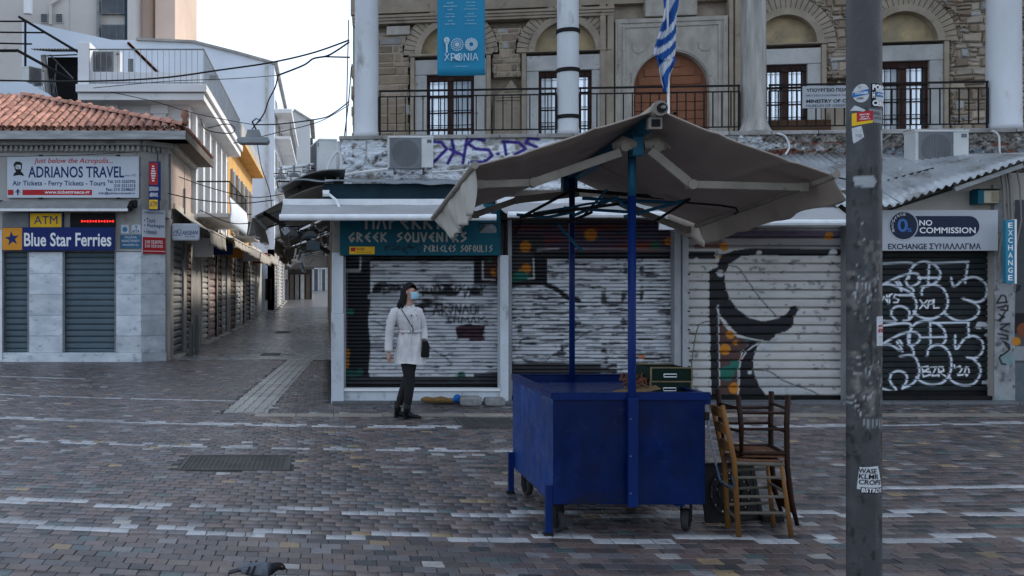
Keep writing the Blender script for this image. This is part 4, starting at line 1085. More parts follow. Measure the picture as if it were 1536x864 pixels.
p.rect(552, 443, 566, 448, (.3, .3, .32)); p.disc(526, 468, 5.5, (.02, .12, .08)); p.disc(520, 545, 9, (.35, .13, .02), .7, sx=.5); p.disc(521, 530, 9, (.3, .12, .02), .6, sx=.5)
p.disc(540, 558, 6, (.02, .09, .06), .7); p.disc(680, 576, 10, (.02, .10, .07), .8); p.disc(525, 565, 12, (.02, .07, .06), .7); p.disc(692, 563, 7, (.02, .09, .06), .6)
p.rect(515, 566, 750, 586, (.03, .03, .035), .85); p.rect(636, 548, 647, 553, (.35, .35, .36))
shutter(SH, sx(516), sx(749), sz(583), sz(384), YS + .14, .055, .022, M_slat, paint=p, Yp=YS + .13, nx=200, single=True, label='roller shutter painted half white, half black with scrawled capital letters')
MB().box(sx(515.5), sx(518.5), YS + .02, YS + .2, sz(583), sz(384)).build('guide_rail', M_pal, SH)
MB().box(sx(746.5), sx(749), YS + .02, YS + .2, sz(583), sz(384)).build('guide_rail', M_pal, SH)

# --- shutter two
p = Paint(766, 325, 1012, 606, (.49, .505, .53))
p.noise((26, 2.4), .60, .67, (.05, .05, .055), 21); p.noise((60, 3), .6, .66, (.09, .09, .1), 22)
p.noise((14, 40), .62, .7, (.05, .05, .055), 23, mask=vnoise(p.U.shape, (3, 24), 24, 3) > .5)
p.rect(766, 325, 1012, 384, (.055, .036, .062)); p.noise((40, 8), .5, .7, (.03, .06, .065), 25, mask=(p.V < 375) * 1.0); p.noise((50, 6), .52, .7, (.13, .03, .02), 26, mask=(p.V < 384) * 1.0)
p.rect(766, 352, 815, 420, (.035, .033, .036)); p.rect(815, 378, 1012, 388, K1)
p.disc(788, 370, 9, (.42, .15, .015)); p.disc(886, 352, 10, (.42, .15, .015)); p.disc(1003, 362, 7, (.42, .15, .015)); p.disc(789, 403, 8, (.42, .15, .015)); p.disc(781, 406, 4, (.42, .15, .015))
p.disc(781, 418, 12, (.02, .12, .09), 1, sx=1.2); p.disc(983, 368, 8, (.02, .09, .06), .6)
p.rect(800, 376, 820, 424, K1); p.line([(768, 426), (812, 424), (835, 434), (852, 447), (868, 451)], 7, K1); p.line([(768, 426), (810, 424)], 9, K1)
p.line([(800, 388), (801, 418), (792, 418)], 2, (.5, .5, .5)); p.line([(806, 375), (838, 373)], 2.4, (.4, .4, .4)); p.line([(858, 374), (1008, 375)], 1.6, (.4, .4, .4), .7)
p.stroke([(817, 543), (830, 532), (850, 520), (868, 507), (880, 499), (905, 492), (945, 486)], 1.5, K1)
p.rect(768, 545, 925, 562, (.03, .03, .033)); p.noise((14, 4), .5, .62, (.35, .36, .38), 27, mask=((p.V > 545) & (p.U > 900)) * 1.0)
p.rect(958, 533, 967, 538, (.45, .16, .08)); p.rect(768, 562, 1012, 606, (.3, .31, .33), .8)
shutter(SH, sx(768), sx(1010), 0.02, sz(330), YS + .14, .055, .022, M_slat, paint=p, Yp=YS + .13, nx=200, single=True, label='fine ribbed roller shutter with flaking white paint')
# --- shutter three, wide slats, each slat an object
G3 = (0.47, 0.455, 0.435)
p = Paint(1026, 325, 1272, 608, G3)
p.noise((50, 30), .5, .75, (.44, .43, .42), 31); p.noise((9, 6), .68, .74, (.2, .2, .2), 32)
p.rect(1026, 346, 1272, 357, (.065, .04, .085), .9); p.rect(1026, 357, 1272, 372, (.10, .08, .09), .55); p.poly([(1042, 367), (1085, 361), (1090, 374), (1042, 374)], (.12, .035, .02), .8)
p.rect(1026, 376, 1075, 388, K1)
p.poly([(1076, 400), (1080, 384), (1100, 376), (1130, 372), (1200, 373), (1272, 374), (1272, 384), (1200, 384), (1140, 382), (1112, 384), (1094, 396), (1086, 412), (1088, 430), (1094, 448), (1106, 464), (1124, 477), (1144, 482), (1165, 478), (1178, 472), (1187, 460), (1193, 458), (1197, 463), (1194, 470), (1190, 478), (1190, 488), (1180, 496), (1164, 502), (1152, 512), (1140, 512), (1120, 506), (1104, 500), (1090, 484), (1078, 470), (1077, 604), (1067, 604), (1064, 500), (1063, 404)], K1)
p.poly([(1152, 508), (1136, 518), (1130, 535), (1130, 556), (1138, 578), (1148, 592), (1158, 604), (1108, 604), (1106, 570), (1108, 545), (1116, 524), (1130, 508)], K1)
p.poly([(1077, 474), (1090, 494), (1106, 506), (1128, 510), (1112, 528), (1106, 548), (1106, 604), (1078, 604)], (.075, .04, .035))
for (a, b, r_, c) in ((1095, 502, 7, 0), (1103, 514, 4.5, 0), (1087, 524, 9, 0), (1112, 536, 3, 0), (1101, 582, 9, 0), (1090, 560, 12, 1), (1102, 548, 9, 1), (1120, 510, 4, 1), (1090, 597, 6, 1), (1086, 370, 7, 0), (1079, 385, 3, 0), (1243, 354, 7, 0)):
    p.disc(a, b, r_, (.46, .17, .015) if c == 0 else (.02, .13, .10))
Wl = (.5, .5, .5)
p.stroke([(1076, 458), (1077, 470), (1088, 486), (1100, 497), (1112, 505), (1136, 510), (1144, 512), (1128, 520), (1116, 532), (1109, 548), (1108, 575), (1106, 592)], 1.8, Wl); p.line([(1077, 458), (1079, 580)], 1.5, Wl)
p.line([(1026, 376), (1073, 376), (1075, 400), (1070, 402)], 1.8, Wl)
for (a, b, r_) in ((1080, 410, 6), (1044, 391, 5), (1065, 402, 4), (1142, 516, 3), (1124, 558, 4), (1249, 380, 7), (1138, 380, 5)): p.disc(a, b, r_, Wl, .85)
p.poly([(1132, 530), (1150, 514), (1185, 502), (1170, 512), (1150, 530)], (.42, .45, .47), .6); p.poly([(1048, 490), (1064, 485), (1066, 520), (1052, 512)], (.42, .45, .47), .6); p.poly([(1130, 560), (1160, 560), (1215, 590), (1230, 603), (1170, 603), (1140, 580)], (.36, .38, .4), .6)
p.stroke([(1094, 399), (1107, 402), (1120, 420), (1140, 448), (1160, 470), (1165, 476)], 1.6, K1); p.stroke([(1112, 556), (1135, 555), (1155, 558), (1175, 571), (1200, 580), (1224, 590), (1232, 600)], 1.6, K1)
p.stroke([(1036, 555), (1040, 520), (1046, 492), (1056, 483), (1075, 483)], 1.5, K1); p.line([(1246, 392), (1262, 403)], 1.5, K1)
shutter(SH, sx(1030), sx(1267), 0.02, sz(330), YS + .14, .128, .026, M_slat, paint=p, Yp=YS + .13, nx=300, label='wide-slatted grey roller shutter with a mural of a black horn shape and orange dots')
MB().box(sx(1030), sx(1268), YS + .0, YS + .2, -.0, .02).build('bottom_rail', M_pal, SH)
for k in range(9): MB().box(sx(1023.5), sx(1027), YS - .095, YS - .08, .25 + k * .27, .27 + k * .27).build('bolt', M_pblack, SH)
# --- shutter four (exchange shop)
K4 = (.012, .014, .016)
p = Paint(1283, 374, 1492, 598, K4, 1.5)
p.noise((50, 30), .55, .8, (.018, .03, .03), 41)
G = (.62, .67, .74)
sc = lambda L_: [(1280 + a / 3.602, 370 + b / 3.602) for a, b in L_]
for l in ([(150, 92), (315, 88), (308, 130), (300, 170)], [(300, 150), (330, 100), (385, 80), (440, 100), (470, 140), (460, 180), (415, 210), (370, 215)], [(410, 88), (405, 200)], [(350, 168), (465, 168)], [(420, 90), (620, 82)], [(620, 84), (604, 195)],
          [(528, 168), (545, 215), (600, 175), (660, 165), (710, 195), (722, 240), (705, 285), (655, 300), (595, 280)], [(595, 282), (650, 300), (680, 335), (660, 380), (600, 402), (540, 392), (495, 360)],
          [(370, 260), (375, 225), (420, 205), (480, 222), (510, 280), (500, 340), (450, 382), (390, 388), (345, 370), (325, 350)], [(150, 210), (240, 165), (310, 145), (350, 150), (360, 185), (330, 210), (300, 215), (285, 185), (305, 150)], [(150, 205), (200, 205), (260, 225), (310, 250), (340, 300), (335, 350), (300, 395), (270, 400)],
          [(250, 262), (320, 262)], [(320, 262), (325, 235), (300, 215)], [(300, 385), (300, 345), (260, 322), (220, 330), (205, 365), (235, 402)], [(150, 400), (230, 406)], [(230, 190), (245, 210)], [(245, 185), (262, 215)], [(260, 240), (250, 220)],
          [(150, 428), (300, 415), (305, 480), (300, 530)], [(300, 470), (330, 420), (390, 400), (450, 415), (490, 450), (500, 500), (480, 530)], [(415, 412), (418, 540)], [(360, 492), (500, 488)], [(430, 412), (625, 408)], [(620, 410), (625, 490)],
          [(550, 480), (555, 555), (600, 500), (650, 482), (695, 510), (700, 560), (665, 600), (615, 598)], [(640, 600), (680, 640), (685, 690), (650, 740), (590, 748), (540, 730), (515, 700)], [(400, 590), (410, 550), (460, 530), (510, 560), (530, 620), (520, 690), (480, 735), (420, 745), (370, 730), (340, 705)],
          [(150, 530), (240, 480), (310, 460), (350, 470), (360, 500), (330, 530), (300, 525), (295, 480)], [(305, 530), (325, 560), (325, 590)], [(255, 592), (320, 588), (350, 630), (355, 690), (320, 740), (265, 765)], [(265, 765), (290, 720), (280, 685), (240, 672), (205, 690), (200, 730), (230, 770), (225, 785)], [(150, 765), (220, 785)], [(150, 530), (200, 530), (250, 560)], [(235, 515), (250, 535)], [(248, 505), (266, 530)], [(266, 565), (256, 545)]):
    l2 = sc(l); p.stroke(l2, 3.2, G, .95, 1.5)
Gt = (.8, .82, .86)
for l in ([(360, 288), (395, 332)], [(398, 290), (358, 335)], [(402, 332), (408, 292), (432, 290), (430, 308), (408, 312)], [(436, 285), (434, 332), (462, 330)],
          [(372, 650), (378, 702)], [(366, 652), (402, 646), (408, 660), (376, 674)], [(376, 674), (414, 676), (416, 692), (378, 703)], [(418, 652), (448, 650), (425, 698), (455, 695)], [(462, 700), (460, 650), (485, 650), (488, 672), (464, 675), (498, 700)],
          [(545, 640), (548, 655)], [(555, 655), (575, 645), (588, 660), (565, 695), (592, 692)], [(610, 650), (600, 680), (612, 698), (626, 680), (620, 652), (608, 650)],
          [(150, 300), (165, 270), (185, 300), (180, 262)], [(185, 270), (210, 255)], [(248, 262), (225, 258), (218, 275), (245, 285), (240, 300), (218, 302)], [(195, 310), (196, 258)]):
    p.line(sc(l), 2.0, Gt, 1, 1)
p.poly(sc([(660, 440), (668, 412), (695, 402), (722, 415), (730, 440), (712, 442), (700, 432), (688, 444)]), (.45, .47, .5), 1, True); p.poly(sc([(705, 478), (728, 468), (745, 478), (745, 515), (735, 512), (728, 492)]), (.35, .38, .42), .9, True)
p.rect(1473, 571, 1482, 576, (.35, .36, .38))
shutter(SH, sx(1285), sx(1488), sz(593), sz(378), YS + .14, .088, .012, M_slat, paint=p, Yp=YS + .13, nx=330, label='black roller shutter covered with white outline graffiti letters')
MB().box(sx(1285), sx(1492), YS + .02, YS + .3, -.01, sz(593)).build('sill', M_black, SH)
MB().box(sx(1486), sx(1490), YS + .0, YS + .2, 0, sz(378)).build('guide_rail', M_black, SH)
SY[0] = YS
# --- concrete pier with a tag, right end
p = Paint(1488, 300, 1560, 606, (.30, .31, .32))
p.noise((14, 22), .5, .75, (.17, .175, .18), 51); p.noise((5, 9), .62, .7, (.12, .12, .12), 52); p.noise((20, 20), .5, .65, (.16, .26, .26), 53, mask=(p.V > 530) * .8)
p.rect(1521, 300, 1560, 606, (.07, .075, .08)); p.rect(1521, 470, 1560, 500, (.02, .02, .02)); p.disc(1523, 512, 7, (.5, .19, .02)); p.rect(1521, 520, 1560, 540, (.25, .26, .27)); p.disc(1535, 495, 12, (.18, .06, .03)); p.rect(1521, 545, 1560, 606, (.1, .12, .13))
for l in ([(795, 262), (770, 305), (822, 300), (818, 270), (805, 262)], [(775, 330), (830, 318), (828, 345), (790, 340)], [(780, 365), (812, 380), (775, 398)], [(815, 352), (785, 400)], [(790, 420), (840, 415), (785, 445), (835, 460)], [(775, 470), (825, 480), (830, 500), (790, 495)], [(800, 510), (835, 530), (838, 555), (810, 520)], [(790, 585), (782, 600), (795, 632), (815, 635)], [(832, 560), (790, 590)]):
    p.line(sc(l), 2.6, (.012, .012, .014), 1, 1)
for k in range(16): p.line([(1518 + random.uniform(0, 12), 427 + random.uniform(0, 12)), (1518 + random.uniform(0, 14), 427 + random.uniform(0, 12))], .9, (.02, .02, .03), .9, .6)
mb = MB(); nx, nz = 72, 300
mb.grid(lambda a, b: (sx(1490) + (sx(1560) - sx(1490)) * a, YS - .02 + .006 * math.sin(a * 9 + b * 12), sz(604) + (sz(300) - sz(604)) * b), nx, nz)
Aq = np.array(mb.v)
mb.build('end_pier', mat('pier_paint', (1, 1, 1), (.85, .85, .85), rough=.75, scale=8, bump=.35, attr=True), SH, cols=p.get(CX + F * Aq[:, 0] / YS, CY - (Aq[:, 2] - H) * F / YS), solid=.01)
MB().box(sx(1490), 13, YS, YS + .3, 0, 3.2).build('end_wall', M_beige, SH)
pipes = MB()
for k, (du, r_) in enumerate(((1503, .02), (1509, .014), (1514, .025), (1528, .012))):
    pipes.tube([P(du - 6, 400 + 12 * k, YS - .1), P(du - 4, 370, YS - .1), P(du + 4, 330, YS - .12), P(du + 2, 280, YS - .1), P(du - 4, 248, YS - .1)], r_, 6)
pipes.build('conduits', mat('conduit', (.22, .2, .18), rough=.7), SH)

# --- souvenir sign
SY[0] = YS - .16
M_teal = mat('sign_teal', (0.008, 0.085, 0.125), (0.006, 0.068, 0.10), spec=.15, rough=0.65, scale=2, bump=.05, spots=[(3, .62, .8, (.02, .09, .13))])
M_tan = mat('sign_letter_tan', (0.36, 0.345, 0.315), (0.28, 0.27, 0.25), rough=.6)
t = panel_sign('shop_sign', 'teal souvenir shop sign with angular tan lettering above the first shutter', sx(510), sx(751), sz(383), sz(306), YS - .16, .3, M_teal)
GL = {  # angular stroke letters on a 0..1 box, (x, y up)
 'G': [[(.85, .95), (.1, .5), (.45, 0), (.9, .35), (.55, .4)]], 'R': [[(.1, 0), (.1, 1)], [(.1, 1), (.8, .72), (.15, .48)], [(.25, .48), (.9, 0)]],
 'E': [[(.85, 1), (.1, .52), (.85, 0)], [(.15, .52), (.75, .52)]], 'K': [[(.12, 0), (.12, 1)], [(.85, 1), (.2, .5), (.9, 0)]], 'S': [[(.85, 1), (.15, .72), (.85, .38), (.1, 0)]],
 'O': [[(.5, 1), (.02, .5), (.5, 0), (.98, .5), (.5, 1)]], 'U': [[(.1, 1), (.1, .02), (.9, .02), (.9, 1)]], 'V': [[(.05, 1), (.5, 0), (.95, 1)]], 'N': [[(.08, 0), (.08, 1), (.9, 0), (.9, 1)]],
 'I': [[(.5, 0), (.5, 1)]], 'P': [[(.15, 0), (.15, 1)], [(.15, 1), (.85, .72), (.2, .45)]], 'C': [[(.85, .95), (.1, .5), (.85, .05)]], 'L': [[(.12, 1), (.12, .02), (.85, .02)]], 'F': [[(.12, 0), (.12, 1)], [(.12, 1), (.85, .9)], [(.12, .55), (.7, .5)]],
 'A': [[(.05, 0), (.5, 1), (.95, 0)], [(.25, .4), (.75, .4)]], 'Λ': [[(.05, 0), (.5, 1), (.95, 0)]], 'Π': [[(.1, 0), (.1, 1), (.9, 1), (.9, 0)]]}
def greek(s_, u0, u1, v0, v1, wid, y, parent, m):
    q = MB(); n = len(s_); st = (u1 - u0) / n; k = 0
    for i, ch in enumerate(s_):
        if ch == ' ': continue
        ww = st * .78 if ch != 'I' else st * .5
        for l in GL[ch]:
            pts = [(sx(u0 + i * st + a * ww), sz(v1 + (v0 - v1) * b)) for a, b in l]
            for (a, b) in zip(pts[:-1], pts[1:]):
                k += 1; yy = y - .0008 * (k % 4)
                q.bar((a[0], yy, a[1]), (b[0], yy, b[1]), .012, wid, up=(0, 0, 1)) if False else stroke_bar(q, a, b, wid, yy)
    return q.build('lettering', m, parent)
def stroke_bar(q, a, b, w, y):
    d = Vector((b[0] - a[0], b[1] - a[1])); d.normalize(); nx_, nz_ = -d.y * w / 2, d.x * w / 2; e = d * w * .2
    ax_, az_, bx_, bz_ = a[0] - e.x, a[1] - e.y, b[0] + e.x, b[1] + e.y
    q.add([(ax_ + nx_, y, az_ + nz_), (ax_ - nx_, y, az_ - nz_), (bx_ - nx_, y, bz_ - nz_), (bx_ + nx_, y, bz_ + nz_), (ax_ + nx_, y + .01, az_ + nz_), (ax_ - nx_, y + .01, az_ - nz_), (bx_ - nx_, y + .01, bz_ - nz_), (bx_ + nx_, y + .01, bz_ + nz_)],
          [(0, 1, 2, 3), (0, 4, 5, 1), (2, 6, 7, 3), (1, 5, 6, 2), (3, 7, 4, 0)])
ys = YS - .165
greek('GREEK SOUVENIRS', 523, 703, 349, 362.5, .026, ys, t, M_tan)
greek('PERICLES SOFOULIS', 636, 740, 368, 377.5, .016, ys, t, M_tan)
greek('ΠΛPEKKIOS', 548, 705, 322, 343, .034, ys, t, M_tan)
q = MB()
for k in range(34):
    a = (sx(576 + k * 1.75), sz(372 + random.uniform(-5, 5))); b = (a[0] + random.uniform(-.03, .04), a[1] + random.uniform(-.06, .06)); stroke_bar(q, a, b, .012, ys - .001)
q.build('scrawl', M_pblack, t)
t = panel_sign('film_sign', 'small yellow film brand sticker at the lower left of the teal sign', sx(524), sx(562), sz(381.5), sz(370), YS - .185, .02, M_yel)
text('lettering', 'Kodak', M_red, t, sx(535), sx(547), sz(375.5), sz(371.5), YS - .187, bold=.018)
text('lettering', 'film & photographs', M_red, t, sx(535), sx(558), sz(380), sz(377.3), YS - .187)
q = MB(); q.box(sx(526), sx(533), YS - .188, YS - .18, sz(377), sz(371.5)); q.build('emblem', M_red, t)

# --- exchange signs
SY[0] = YS - .14
M_sgw = mat('sign_offwhite', (.42, .44, .47), (.38, .40, .43), rough=.4, scale=.8)
t = panel_sign('exchange_sign', 'pale NO COMMISSION exchange sign above the graffitied black shutter', sx(1321), sx(1497), sz(376), sz(315), YS - .14, .18, M_sgw)
def stadium(u0, u1, v0, v1):
    r_ = (sz(v0) - sz(v1)) / 2; zc = (sz(v0) + sz(v1)) / 2; pts = []
    for k in range(13): a = -math.pi / 2 + math.pi * k / 12; pts.append((sx(u1) - r_ + r_ * math.cos(a), zc + r_ * math.sin(a)))
    for k in range(13): a = math.pi / 2 + math.pi * k / 12; pts.append((sx(u0) + r_ + r_ * math.cos(a), zc + r_ * math.sin(a)))
    return pts
M_ink = mat('sign_ink_blue', (.018, .026, .055), (.015, .022, .048), rough=.4)
MB().prism(stadium(1340, 1469, 324, 355), YS - .143, YS - .13).build('dark_band', M_ink, t)
circ = lambda r_, n=40: [(sx(1355) + r_ * math.cos(2 * math.pi * k / n), sz(338.5) + r_ * math.sin(2 * math.pi * k / n)) for k in range(n)]
MB().prism(circ(.215), YS - .146, YS - .13).build('disc_rim', M_sgw, t); MB().prism(circ(.198), YS - .149, YS - .13).build('disc', M_ink, t)
M_skyb = mat('print_sky_blue', (.06, .17, .42), (.05, .15, .38), rough=.4)
text('lettering', '0', M_skyb, t, sx(1345.5), sx(1361), sz(348), sz(328), YS - .151, bold=.018)
text('lettering', '%', M_skyb, t, sx(1360), sx(1367), sz(348), sz(342), YS - .151, bold=.018)
q = MB()
text('lettering', 'NO', M_pwhite, t, sx(1378.5), sx(1398), sz(338.5), sz(330), YS - .146, bold=.018)
text('lettering', 'COMMISSION', M_pwhite, t, sx(1379), sx(1463), sz(350), sz(341), YS - .146, bold=.018)
text('lettering', 'EXCHANGE ΣΥΝΑΛΛΑΓΜΑ', M_ink, t, sx(1332), sx(1471), sz(374), sz(365), YS - .143, bold=.018)
for i, ch in enumerate('EXCHANGE'):
    a = math.radians(205 - i * 17); cx_, cz_ = sx(1355) + .165 * math.cos(a), sz(338.5) + .165 * math.sin(a)
    text('lettering', ch, M_pwhite, t, cx_ - .016, cx_ + .016, cz_ - .02, cz_ + .02, YS - .151)
M_cyan = mat('sign_cyan', (.035, .21, .31), (.03, .19, .28), rough=.4)
SY[0] = YS - .40
t = empty('exchange_blade_sign', P(1515, 424, YS - .3), 'tall narrow blue sign with EXCHANGE written downward, right of the exchange shop', 'sign')
MB().box(sx(1507.5), sx(1520), YS - .42, YS - .34, sz(425), sz(330)).build('panel', M_cyan, t, bev=.006)
MB().box(sx(1520.3), sx(1523), YS - .43, YS - .32, sz(425.5), sz(329)).build('side_frame', M_pwhite, t)
for i, ch in enumerate('EXCHANGE'):
    z1 = sz(334 + i * 11.2); text('lettering', ch, M_pwhite, t, sx(1510.5), sx(1517.5), z1 - .078, z1, YS - .422, bold=.02)
MB().bar((sx(1500), YS - .36, sz(421)), (sx(1524), YS - .36, sz(421)), .03, .03).build('bracket', M_grey, t)
SY[0] = YS - .1
t = empty('window_air_conditioner', P(1480, 305, YS), 'small cream box unit with dark side in the wall under the corrugated roof', 'air conditioner')
MB().box(sx(1473), sx(1496), YS - .14, YS + .05, sz(305), sz(286)).build('casing', mat('cream_plastic', (.38, .35, .26), rough=.5), t, bev=.01)
MB().box(sx(1464), sx(1472.5), YS - .15, YS + .05, sz(306), sz(285)).build('side_panel', M_teal, t); MB().box(sx(1464), sx(1497), YS - .17, YS, sz(285), sz(283.5)).build('top_lip', M_black, t)
q = MB(); q.box(sx(1485), sx(1495), YS - .145, YS - .1, sz(303), sz(288)); q.build('vent', mat('cream_vent', (.26, .23, .15), rough=.6), t)

# --- fascias and awnings of the row
SY[0] = YS
MB().box(-.02, sx(752), YS - .05, YS + .4, sz(306), sz(276)).build('fascia', mat('fascia_dark_teal', (.012, .035, .05), (.008, .02, .03), rough=.6), SH)
MB().box(sx(752), sx(1285), YS + .02, YS + .4, sz(330), sz(285)).build('fascia', mat('fascia_brown', (.10, .08, .065), (.07, .06, .05), rough=.8), SH)
M_a1 = mat('awning_grey_white', (.34, .345, .35), (.26, .265, .27), rough=.8, scale=1.2, bump=.08, spots=[(2.2, .6, .8, (.22, .225, .23))])
def sawn(u0, u1, label, Yf=13.55, vf=326, zb=sz(296), seed=1, name='shop_awning'):
    zf = PZ(vf, Yf)
    t = awning(label, (PX(u0, Yf), YS - .1, zb), (PX(u1, Yf), YS - .1, zb), (PX(u1, Yf), Yf, zf), (PX(u0, Yf), Yf, zf), 0, M_a1, 'awnings over the shutters', seed=seed, bar=.045, name=name)
    return t
sawn(419, 744, 'grey-white awning with white front bar above the teal souvenir sign', Yf=13.4, vf=326, zb=sz(307))
sawn(762, 1012, 'pale awning above the flaking white shutter, behind the stall canopy', Yf=13.6, vf=322, zb=sz(304), seed=2)
sawn(1026, 1290, 'pale awning above the mural shutter, beside the grey pole', Yf=13.7, vf=334, zb=sz(300), seed=4)
# folded upper sheet over the fascia
M_sheet = mat('sheet_blue_grey', (.25, .275, .30), (.18, .20, .22), rough=.45, metal=.2, scale=1.2, bump=.1)
t = empty('roof_sheet', (1.2, 15.5, 3.2), 'sloping blue-grey sheet roof below the left air conditioner', 'roof sheet')
def shf(a, b):
    X = (-.02 + 0 * b) + a * 2.95; Yb, Yf = 16.95, 14.45
    return (X - .42 * b * (1 - a) * 1.0 - .02, Yb + (Yf - Yb) * b, 3.52 - .27 * b - .0 * a + .012 * math.sin(a * 40) - .09 * a * b)
MB().grid(shf, 60, 8).build('sheet', M_sheet, t, solid=.02)
# side awning over the street
M_ab = mat('awning_brown_grey', (.42, .385, .35), (.33, .30, .275), rough=.85, scale=1.5, bump=.08)
t = awning('brown side awning of the corner shop drooping over the narrow street', (.06, 18.2, 3.22), (.06, 14.75, 3.22), (-1.08, 14.9, 2.76), (-1.08, 18.2, 2.76), .28, M_ab, seed=9, wavy=.05, sag=-.05, bar=.03)
t = empty('street_canopy', (-.3, 16, 3.3), 'dark upper canopy sheet at the corner of the shop row over the street', 'canopy')
MB().grid(lambda a, b: (.3 - .95 * b, 14.6 + 3 * a, 3.42 - .28 * b + .1 * math.sin(b * 3) + .02 * math.sin(a * 9)), 10, 8).build('sheet', mat('sheet_dark', (.24, .235, .23), (.16, .155, .15), rough=.7), t, solid=.015)
MB().lathe([(.07, 0), (.07, .05), (.03, .06)], 0, 0, 12)
q = MB(); q.tube([P(484, 290, 14.5), P(494, 290, 14.5)], .05, 10); q.tube([P(492, 290, 14.5), P(504, 300, 14.4), P(512, 318, 14.3)], .02, 6); q.build('roller_end', M_alu, t)

# corrugated roof right
M_cor = mat('corrugated_zinc', (.42, .45, .47), (.30, .32, .34), rough=.42, metal=.35, spec=.4, scale=1.5, bump=.1, spots=[(1.6, .54, .66, (.20, .19, .18)), (5, .6, .68, (.6, .62, .64))])
t = empty('corrugated_roof', (8, 15.6, 3.1), 'weathered corrugated metal roof sloping over the right-hand shops, edge rising to the right', 'roof')
def corf(X0, X1, zfn, nw):
    def f(a, b):
        X = X0 + (X1 - X0) * a + .12 * b
        zb = 3.86; zf = zfn(X)
        return (X, 16.3 - 2.05 * b, zb + (zf - zb) * b + .021 * math.sin(X * 2 * math.pi / .115))
    return f
def zf1(X): return 2.86 if X < 8.15 else 2.86 + (X - 8.15) / (10.0 - 8.15) * .66
x0 = 5.3
for i, x1 in enumerate((6.35, 7.25, 8.2, 9.15, 10.1)):
    off = .012 * (i % 2)
    MB().grid(lambda a, b, x0=x0, x1=x1, off=off: tuple(np.array(corf(x0, x1, zf1, 0)(a, b)) + np.array((0, 0, off))), 96, 6).build('corrugated_sheet', M_cor, t, smooth=True, solid=.006)
    x0 = x1 - .06
MB().grid(lambda a, b: (9.95 + 1.9 * a, 16.2 - 1.7 * b, 3.86 - .35 * b + .25 * a * b + .016 * math.sin(a * 140)), 150, 4).build('corrugated_sheet', M_cor, t, smooth=True, solid=.006)
for a, b in (((1200, 262), (1330, 292)), ((1330, 292), (1440, 268)), ((1250, 300), (1400, 262))): MB().tube([P(*a, 15.0) + Vector((0, 0, .08)), P(*b, 15.0) + Vector((0, 0, .1))], .012, 5).build('loose_cable', M_cable, t)
MB().bar((sx(1412), YS - .3, sz(287)), (sx(1512), YS - .3, sz(252)), .05, .06).build('timber', M_eave, t)

# ================================================================== terrace wall
TB = 0.08
MT = frame_mat((0.27, 17.26, 0), (1, -TB, 0))
def tp(u, v):
    k = (u - CX) / F; Y = 17.28 / (1 + TB * k); X = k * Y
    return ((X - .27) / (1 / math.sqrt(1 + TB * TB)) * 1.0, PZ(v, Y))
TS = lambda u: tp(u, 200)[0]
TW = empty('terrace_wall', (5, 17, 0), 'whitewashed rubble wall of the raised terrace, with a purple scrawl', 'wall')
p = Paint(505, 200, 1120, 300, (.62, .65, .69), 1.0)
p.noise((16, 10), .56, .68, (.27, .26, .24), 61); p.noise((6, 5), .64, .72, (.12, .11, .10), 62); p.rect(505, 200, 1120, 209, (.2, .185, .165), .7); p.noise((30, 4), .5, .6, (.4, .41, .42), 63, mask=(p.V < 212) * 1.0)
Wp = (.045, .028, .20)
s2 = lambda L_: [(500 + a / 3.086, b / 3.086) for a, b in L_]
for l in ([(375, 640), (382, 640)], [(455, 655), (500, 660), (525, 690), (500, 715), (465, 750)], [(545, 630), (560, 700), (530, 755)], [(540, 690), (600, 720)], [(620, 632), (600, 755)], [(700, 650), (650, 640), (622, 665), (660, 690), (720, 695), (735, 720), (700, 750), (640, 750)], [(760, 712), (765, 712)],
          [(790, 655), (800, 715)], [(785, 655), (860, 660), (890, 690), (840, 715)], [(950, 645), (905, 640), (890, 660), (940, 680), (950, 690)]):
    p.line(s2(l), 5, Wp, 1, 1.5)
p.stroke([(550, 210), (549, 232), (545, 248), (525, 258)], 1.6, (.22, .22, .22)); p.stroke([(549, 232), (556, 246), (578, 250)], 1.6, (.25, .25, .25))
mb = MB()
s0_, s1_ = 0.0, TS(1110)

VN = vnoise((90, 620), (7, 14), 77, 4); VN2 = vnoise((90, 1000), (6, 11), 78, 4)
mb.grid(lambda a, b: (s0_ + (s1_ - s0_) * a, .03 - .09 * VN[int(b * 80), int(a * 600)], 3.3 + .97 * b), 560, 76)
mb.M = MT
A_ = np.array(mb.v); Mn = np.array(MT); Aw = A_ @ Mn[:3, :3].T + Mn[:3, 3]
mb.build('plaster_face', mat('wall_paint', (1, 1, 1), (.86, .86, .86), rough=.85, scale=6, bump=.4, attr=True), TW, cols=p.get(CX + F * Aw[:, 0] / Aw[:, 1], CY - (Aw[:, 2] - H) * F / Aw[:, 1]))
p = Paint(1100, 185, 1560, 260, (.17, .155, .14), 1.0)
p.noise((8, 6), .5, .6, (.26, .24, .22), 71); p.noise((30, 12), .56, .64, (.50, .52, .54), 72); p.noise((22, 7), .58, .66, (.17, .065, .045), 73, mask=(p.V > 212) * 1.0); p.noise((5, 4), .62, .7, (.06, .055, .05), 74); p.rect(1100, 185, 1560, 202, (.15, .14, .12), .6); p.noise((40, 12), .52, .6, (.2, .23, .27), 75, mask=(p.V > 222) * .8)
mb = MB(MT); s2_, s3_ = TS(1105), TS(1640)
mb.grid(lambda a, b: (s2_ + (s3_ - s2_) * a, .05 - .16 * VN2[int(b * 80), int(a * 950)], 3.3 + .98 * b), 420, 76)
A_ = np.array(mb.v); Aw = A_ @ Mn[:3, :3].T + Mn[:3, 3]
mb.build('rubble_face', MATS['wall_paint'], TW, cols=p.get(CX + F * Aw[:, 0] / Aw[:, 1], CY - (Aw[:, 2] - H) * F / Aw[:, 1]))
